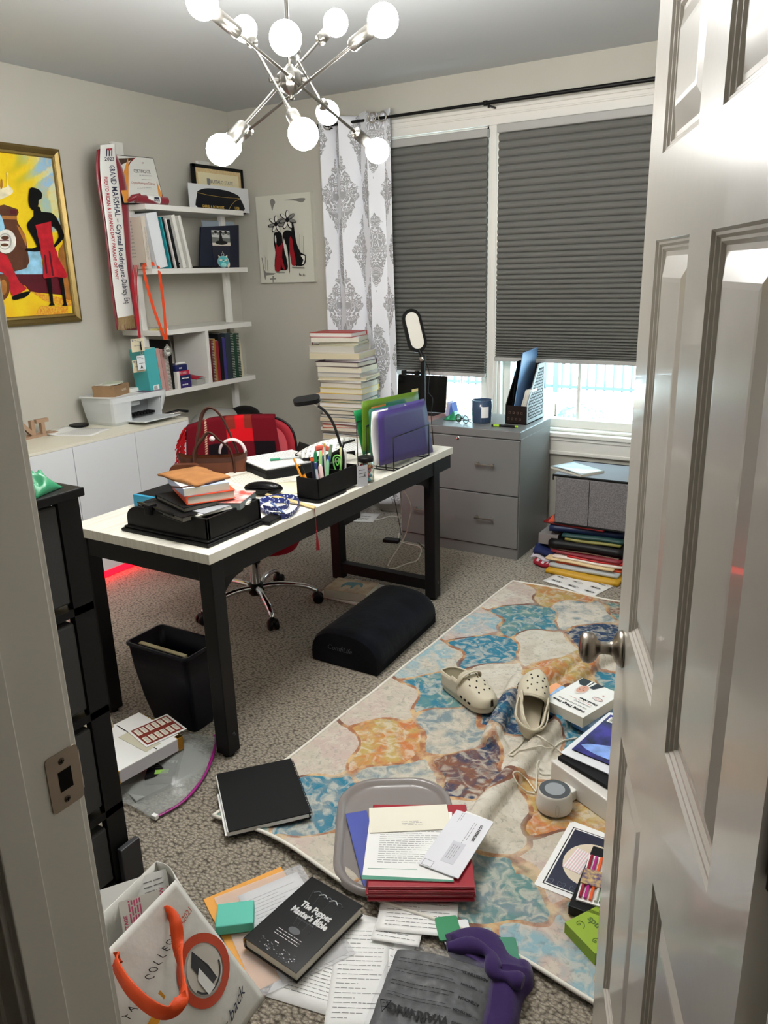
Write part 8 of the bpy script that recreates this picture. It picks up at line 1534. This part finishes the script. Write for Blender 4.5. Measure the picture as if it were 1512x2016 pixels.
slab([(1118, 1533), (1141, 1549), (1130, 1562), (1103, 1546)], .012, .036, mat('adapter_white', (222, 220, 214), .35), 'power_adapter', 'small white cube power adapter beside the speaker', 'adapter', bevel=.004)
a, b = Z_(.018, 1182, 1603), Z_(.018, 1215, 1622); o = MB().tube([a, a.lerp(b, .15), a.lerp(b, .2), b], [.0015, .004, .0055, .0055], BLACK, 10).build('black_pen', label='black pen on the rug right of the speaker by the door', cat='pen')
# ================================================================== BOOKS AND MAGAZINES BY THE DOOR
def zl(px, z, h): F, w, l = quad(px, z+h); return Matrix.Translation((0, 0, -h)) @ F, w, l
BC = mat('blue_ocean_cover', (40, 112, 196), .3, var=(16, 0, (176, 206, 232)))
F, w, l = zl([(1068, 1358), (1118, 1332), (1190, 1415), (1135, 1448)], .020, .032); book(F, w, l, .032, BC, 'blue ocean covered book under the white productivity book', soft=True, deco=lambda m, F, w, l: m.flat([(0, l*.82), (w, l*.90), (w, l), (0, l)], .0004, mat('cover_orange_band', (226, 150, 90), .4), F))
F, w, l = zl([(1086, 1395), (1130, 1370), (1200, 1430), (1180, 1470)], .012, .008); MB().box((0, 0, 0), (w, l, .008), C('navy_cover', (20, 36, 84), .4), F).build('navy_magazine', label='thin navy magazine under the blue ocean book', cat='magazine')
GQ = [(1124, 1324), (1200, 1357), (1172, 1425), (1095, 1388)]; F, w, l = zl(GQ, .055, .040); FW = mat('gtd_white_cover', (224, 222, 216), .35)
def gtd(m, F, w, l):  # the cover is seen upside down
    R = F @ Matrix.Translation((w, l, 0)) @ Matrix.Rotation(math.pi, 4, 'Z')
    m.text('Getting Things Done', .0175, INKB, R @ Matrix.Translation((w*.5, l*.86, 0)), bold=.0010, sx=.92); m.text('the art of stress-free', .0145, INK, R @ Matrix.Translation((w*.5, l*.765, 0)), bold=.0003); m.text('productivity', .0145, INK, R @ Matrix.Translation((w*.34, l*.68, 0)), bold=.0003); m.text('David Allen', .016, INKB, R @ Matrix.Translation((w*.30, l*.56, 0)), bold=.0008)
    m.lines(w*.15, w*.85, l*.62, .006, 1, mat('red_print', (190, 60, 70), .5), R, h=.002); m.tube([R @ Vector((w*.22+.020*math.cos(t), l*.40+.011*math.sin(t), .0006)) for t in [2*math.pi*k/24 for k in range(24)]], .0007, INKB, 5, closed=True); m.lines(w*.13, w*.31, l*.42, .005, 3, mat('red_print', (190, 60, 70), .5), R, h=.0015)
    m.flat(ell(w*.22, l*.25, .004, .004, 12), .0005, mat('red_print', (190, 60, 70), .5), R)
    SK, SU_, HR = mat('print_skin', (206, 152, 128), .5), mat('print_suit', (34, 36, 44), .5), mat('print_hair', (214, 206, 200), .5)
    m.flat([(w*.42, 0), (w*.98, 0), (w*.98, l*.13), (w*.86, l*.22), (w*.52, l*.20)], .0005, SU_, R).flat([(w*.62, 0), (w*.76, 0), (w*.72, l*.22), (w*.64, l*.22)], .0007, FW, R).flat([(w*.675, 0), (w*.71, 0), (w*.70, l*.18), (w*.68, l*.18)], .0009, SU_, R).flat(ell(w*.69, l*.335, w*.125, l*.155, 20), .0010, HR, R).flat(ell(w*.69, l*.315, w*.105, l*.135, 20), .0012, SK, R)
    for sx in (-1, 1): m.flat(ell(w*(.69+sx*.045), l*.345, .0035, .0016, 8), .0014, SU_, R)
    m.flat(ell(w*.69, l*.25, .008, .0016, 10), .0014, mat('print_mouth', (170, 90, 84), .5), R).flat([(w*.68, l*.33), (w*.70, l*.33), (w*.705, l*.285), (w*.675, l*.285)], .0014, mat('print_nose', (186, 126, 104), .5), R)
book(F, w, l, .040, FW, 'white paperback titled Getting Things Done seen upside down by the door', soft=True, deco=gtd)
def calli(m, F, w, l):
    for k_ in range(4): m.tube([F @ Vector((w*(.3+.15*math.cos(t)+.12*math.sin(2*t+k_)), l*(.2+.2*k_)+.012*math.sin(t), .0006)) for t in [2*math.pi*k/18 for k in range(18)]], .0022, INKB, 6, closed=True, flat=.3)
    for d_ in (.004, .008): m.tube([F @ Vector(v) for v in ((d_, d_, .0005), (w-d_, d_, .0005), (w-d_, l-d_, .0005), (d_, l-d_, .0005))], .0004, INKB, 4, closed=True)
slab([(1206, 1358), (1290, 1395), (1262, 1470), (1172, 1425)], .045, .006, WHITE, 'calligraphy_card', 'white card with bold black script right of the productivity book', 'card', deco=calli)
WB = mat('white_gift_box', (214, 210, 204), .4); slab([(1150, 1440), (1290, 1500), (1260, 1640), (1125, 1510)], .012, .075, WB, 'white_box', 'white carton under the black binder and magazine by the door', 'box', bevel=.004)
F, w, l = zl([(1165, 1425), (1300, 1480), (1265, 1600), (1133, 1500)], .089, .012); MB().box((0, 0, 0), (w, l, .012), BLACKM, F).build('black_binder', label='thin black binder between the white carton and white folder', cat='binder', bevel=.001)
slab([(1185, 1400), (1310, 1440), (1270, 1560), (1119, 1483)], .103, .004, mat('folder_white', (216, 218, 222), .4), 'white_folder', 'white folder under the dark blue magazine by the door', 'folder', bevel=.001)
def tab_(m, F, w, l):
    m.flat([(0, 0), (w, 0), (w, l), (0, l)], .0004, mat('mag_navy', (28, 26, 64), .25, var=(14, 0, (60, 50, 150))), F).flat(smooth([(w*.05, l*.15), (w*.4, l*.35), (w*.9, l*.5), (w*.95, l*.3), (w*.5, l*.08)], 3), .0008, mat('mag_glow', (120, 150, 214), .3, var=(20, .4)), F).flat([(w*.04, l*.82), (w*.34, l*.82), (w*.34, l*.95), (w*.04, l*.95)], .0008, WHITE, F)
    for k_ in range(16): x = w*(.06+.0165*k_); m.flat([(x, l*.84), (x+.001+.0006*(k_ % 3), l*.84), (x+.001+.0006*(k_ % 3), l*.94), (x, l*.94)], .0011, INKB, F)
slab([(1183, 1405), (1305, 1440), (1280, 1545), (1146, 1477)], .1075, .004, BLACKG, 'magazine', 'dark blue glossy magazine with barcode on the white folder', 'magazine', deco=tab_)
WBG = mat('white_film', (222, 220, 214), .3, alpha=.9, bump=(14, .6, .01)); c_ = Z_(.03, 1195, 1560); 
def art(m, F, w, l):
    NVY, CRM_ = mat('art_navy', (30, 34, 56), .5), mat('art_cream', (214, 200, 178), .5); d_ = .016
    m.flat([(d_, d_), (w-d_, d_), (w-d_, l-d_), (d_, l-d_)], .0003, INKB, F).flat([(d_+.003, d_+.003), (w-d_-.003, d_+.003), (w-d_-.003, l-d_-.003), (d_+.003, l-d_-.003)], .0005, WHITE, F).flat([(d_+.007, d_+.007), (w-d_-.007, d_+.007), (w-d_-.007, l-d_-.007), (d_+.007, l-d_-.007)], .0007, NVY, F)
    m.flat(ell(w*.52, l*.50, w*.36, l*.30, 30), .0009, CRM_, F)
    for k_ in range(5): m.tube([F @ Vector((w*(.14+.16*k_)+.010*math.cos(t), l*.12+.008*math.sin(t)+.004*math.sin(3*t), .001)) for t in [2*math.pi*k/16 for k in range(16)]], .0006, mat('art_line', (120, 124, 140), .5), 4, closed=True)
for k_ in range(3): slab([(1143-k_*2, 1620+k_), (1270, 1672), (1195+k_, 1795), (1038-k_*2, 1733+k_*2)], .012+.0012*k_, .001, WHITE, 'art_print', ('lowest white sheet', 'middle white sheet', 'topmost navy and cream bordered art print')[k_]+' of the prints on the rug near the door', 'art print', bevel=0, group='art prints near the door', deco=art if k_ == 2 else None)
PKS = mat('card_pink', (222, 190, 194), .5); slab([(1133, 1667), (1168, 1684), (1143, 1722), (1110, 1707)], .0165, .001, PKS, 'striped_card', 'pink striped card on the navy bordered art print', 'card', bevel=0, deco=lambda m, F, w, l: [m.flat([(w*(.05+.14*k_), 0), (w*(.11+.14*k_), 0), (w*(.11+.14*k_), l), (w*(.05+.14*k_), l)], .0004, WHITE, F) for k_ in range(7)])
slab([(1172, 1668), (1290, 1700), (1240, 1830), (1114, 1778)], .018, .028, mat('box_black_satin', (32, 32, 34), .3), 'black_box', 'flat satin black box under the gel pen pack', 'box', bevel=.003)
def pens_(m, F, w, l):
    for k_, c in enumerate(((150, 20, 50), (176, 40, 130), (230, 96, 40), (206, 206, 200), (90, 160, 70), (60, 90, 180))): x = w*(.10+.15*k_); m.tube([F @ Vector((x, l*.04, .004)), F @ Vector((x, l*.96, .004))], .0042, mat('gel_%d' % k_, c, .3), 8)
    m.box((0, l*.30, .006), (w, l*.62, .010), mat('pack_purple', (84, 66, 110), .4, var=(90, 0, (200, 170, 110))), F)
slab([(1160, 1682), (1225, 1700), (1200, 1790), (1134, 1770)], .0465, .004, WHITE, 'pen_pack', 'clear pack of bright gel pens on the flat black box', 'pen pack', bevel=0, deco=pens_)
def leaf(m, F, w, l):
    DG = mat('leaf_dark_green', (70, 100, 24), .5); R = F @ Matrix.Translation((w, l, 0)) @ Matrix.Rotation(math.pi*1.0, 4, 'Z'); m.text('friends', .026, DG, R @ Matrix.Translation((w*.5, l*.52, 0)), bold=.0008)
    for cx_, cy_ in ((.2, .22), (.75, .2), (.2, .82), (.7, .84)): m.tube([F @ Vector((w*cx_+.016*math.exp(-t*.25)*math.cos(t), l*cy_+.016*math.exp(-t*.25)*math.sin(t), .0006)) for t in [k*.4 for k in range(28)]], .0008, DG, 5)
slab([(1185, 1776), (1240, 1830), (1180, 1885), (1113, 1818)], .012, .034, C('lime_box', (140, 168, 40), .5), 'lime_box', 'lime green gift box with leafy scrolls nearest the door bottom', 'box', bevel=.002, deco=leaf)
# ================================================================== TOTE BAG IN THE NEAR CORNER
TZT = .38; P0, P1 = Z_(TZT, 215, 1866), Z_(TZT, 345, 1732); ex_ = (P1-P0).normalized(); P0 = P0-ex_*.10; TW = (P1-P0).length; dn = Vector((.115, .045, -TZT)); OF = Matrix.Identity(4)
TOT = mat('tote_white', (218, 216, 210), .55, bump=(30, .35, .004)); tb = thing('tote_bag', (P0.x, P0.y, 0), 'white anniversary tote bag with orange handles stuffed with papers', 'bag'); bk_ = Vector((-.10, .035, -.035))
def tf(u, v, lift=0): p = P0.lerp(P1, u)+dn*v*(1)+ex_*(.10*v*(u-.3)*1.1); nrm_ = Vector((.82, -.5, .25)).normalized(); return p+nrm_*(.022*math.sin(u*3.1)*math.sin(v*2.6)+.004*math.sin(u*13+v*7)*v+lift)
m = MB(); m.sheet(lambda u, v: tf(u, v), 30, 26, TOT, .0015); m.build('front_panel', tb)
def bf(u, v): p = P0.lerp(P1, u)+bk_+Vector((dn.x*.3, dn.y*.3, dn.z))*v+Vector((0, 0, .012)); return p
m = MB(); m.sheet(bf, 12, 10, TOT, .0015); m.build('back_panel', tb); m = MB(); m.sheet(lambda u, v: tf(1, v).lerp(bf(1, v), u)+ex_*.012*math.sin(u*3.1), 8, 12, TOT, .0015); m.build('side_gusset', tb)
m = MB(); m.add([tf(0, 1), tf(1, 1), bf(1, 1), bf(0, 1)], [(0, 1, 2, 3)], TOT); m.build('bottom_panel', tb)
HOR = mat('handle_orange', (222, 76, 22), .6, bump=(300, .4, .0008))
def strap(px, dists, w_, nm):
    P = spline([D_(d, *p) for p, d in zip(px, dists)], 6); n = len(P); vs = []; vn = Vector((_r.x, _r.y, 0))
    for i, p in enumerate(P):
        tg = (P[min(i+1, n-1)]-P[max(i-1, 0)]).normalized(); a = tg.cross(_f).normalized(); a = a.normalized()*w_/2; o_ = tg.cross(a).normalized()*.0016; vs += [p-a-o_, p+a-o_, p+a+o_, p-a+o_]
    MB().add(vs, [(i*4+k, i*4+(k+1) % 4, i*4+4+(k+1) % 4, i*4+4+k) for i in range(n-1) for k in range(4)]+[(3, 2, 1, 0), (4*n-4, 4*n-3, 4*n-2, 4*n-1)], HOR, True).build(nm, tb)
d0 = (tf(.33, .02)-CAM).length; d1 = (tf(.95, .1)-CAM).length
strap([(232, 1885), (228, 1900), (255, 1945), (300, 1985), (335, 1992), (360, 1955), (352, 1870), (345, 1815), (330, 1795), (322, 1805)], [d0, d0-.02, d0-.07, d0-.09, d0-.08, d0-.06, d1-.06, d1-.05, d1-.03, d1-.02], .026, 'handle')
BRK, YEL, CHR = mat('tote_brick', (190, 68, 36), .5), mat('tote_gold', (226, 156, 44), .5), mat('tote_char', (50, 50, 54), .5)
def onT(pts, mt, lift=.006): m.add([tf(x, y, lift) for x, y in pts], [tuple(range(len(pts)))], mt)
def ringT(cx_, cy_, rx_, ry_, wd, mt, a0=0, a1=360, lift=.005):
    n = 36; A = [math.radians(a0+(a1-a0)*k/n) for k in range(n+1)]; vs = []
    for t in A: vs += [tf(cx_+rx_*math.cos(t), cy_+ry_*math.sin(t), lift), tf(cx_+(rx_-wd)*math.cos(t), cy_+(ry_-wd)*math.sin(t), lift)]
    m.add(vs, [(2*i, 2*i+2, 2*i+3, 2*i+1) for i in range(n)], mt)
m = MB(); ringT(.80, .50, .20, .205, .055, BRK); onT(ell(.80, .50, .13, .135, 26), mat('tote_inner', (206, 200, 190), .5), .0055); onT([(.74, .42), (.80, .36), (.84, .50), (.84, .60), (.76, .60)], CHR, .0066); onT([(.73, .50), (.78, .46), (.80, .62), (.74, .62)], WHITE, .0075); ringT(.80, .50, .125, .13, .012, CHR, 20, 160, .0062)
ringT(.36, .72, .17, .16, .06, YEL, 200, 470); onT([(.24, .46), (.46, .40), (.475, .45), (.28, .52), (.29, .62), (.235, .64)], YEL); onT([(.24, .44), (.50, .36), (.51, .41), (.25, .495)], YEL, .0027)
txt = 'BUFFALO STATE COLLEGE'; 
for k_, ch_ in enumerate(txt):
    if ch_ == ' ': continue
    t_ = MB().text(ch_, .024, INKB, Matrix.Identity(4)); u0 = -.16+.046*k_; v0 = .52-.30*(k_/20)-.06*math.sin(k_/20*3.1); an = -.55+.03*k_*.3; c_, s_ = math.cos(an), math.sin(an)
    m.add([tf(u0+(x*c_+y*s_)/TW, v0-(-x*s_*-1*-1+y*c_)/abs(TZT) if False else v0-(y*c_-x*s_*-1*-1*-1)/.39, .006) for x, y, z in t_.v], t_.f, INKB)
t_ = MB().text('1971-2021', .02, BRK, Matrix.Identity(4)); m.add([tf(.86+(x*.75)/TW, .20-y/.39-.25*x/.39*.5, .006) for x, y, z in t_.v], t_.f, BRK)
t_ = MB().text('giving back', .034, SB, Matrix.Identity(4), shear=.4); m.add([tf(.72+(x*.8)/TW, .86-y/.39-.22*x/.39, .006) for x, y, z in t_.v], t_.f, SB)
m.build('printed_logo', tb)
# papers standing in the tote
def stand_paper(px, x_, lab, mt=WHITE, deco=None, name='document'):
    P = [D_(d, *p) for p, d in px]; X = ((P[1]-P[0])+(P[2]-P[3]))/2; Y = ((P[0]-P[3])+(P[1]-P[2]))/2; c_ = sum(P, Vector((0, 0, 0)))/4; Y = Y-X*(X.dot(Y)/X.dot(X)); F = frame(c_-X/2-Y/2, X, Y); w, l = X.length, Y.length
    m = MB().box((0, 0, -.001), (w, l, 0), mt, F)
    if deco: deco(m, F, w, l)
    return m.build(name, label=lab, cat='paper')
dd0 = d0+.14
stand_paper([((168, 1762), dd0+.03), ((337, 1706), dd0+.03), ((352, 1900), dd0+.05), ((190, 1960), dd0+.05)], 0, 'tall printed white paper at the back of the tote bag', deco=lambda m, F, w, l: m.lines(w*.1, w*.5, l*.42, .008, 12, INK, F, h=.002, seed=3).lines(w*.7, w*.95, l*.92, .01, 3, INK, F, h=.002, seed=5))
STP = mat('stamp_magenta', (196, 84, 118), .6)
def mail(m, F, w, l):
    R = F @ Matrix(((0, 1, 0, 0), (1, 0, 0, 0), (0, 0, -1, 0), (0, 0, 0, 1))) if False else F; G = F @ Matrix.Translation((w*.30, l*.62, 0)) @ Matrix.Rotation(math.pi/2, 4, 'Z')
    m.lines(-.055, .055, .012, .0055, 5, STP, G, h=.0032, seed=2); m.text('US POSTAGE', .010, STP, G @ Matrix.Translation((.0, .022, 0)), bold=.0004)
    H = F @ Matrix.Translation((w*.84, l*.70, 0)) @ Matrix.Rotation(math.pi/2, 4, 'Z'); m.text('ELECTION LAW', .014, STP, H, bold=.0003); m.text('INFORMATION', .014, STP, H @ Matrix.Translation((0, -.016, 0)), bold=.0003)
stand_paper([((238, 1775), dd0-.01), ((342, 1742), dd0-.01), ((352, 1900), dd0+.01), ((252, 1935), dd0+.01)], 0, 'white stamped envelope with magenta postage standing in the tote bag', mat('env_cream', (212, 208, 200), .7), mail, 'envelope')
stand_paper([((246, 1858), dd0-.04), ((262, 1850), dd0-.04), ((268, 1900), dd0+.0), ((252, 1908), dd0+.0)], 0, 'green edged card between the papers in the tote bag', mat('green_card', (30, 96, 70), .5), None, 'card')
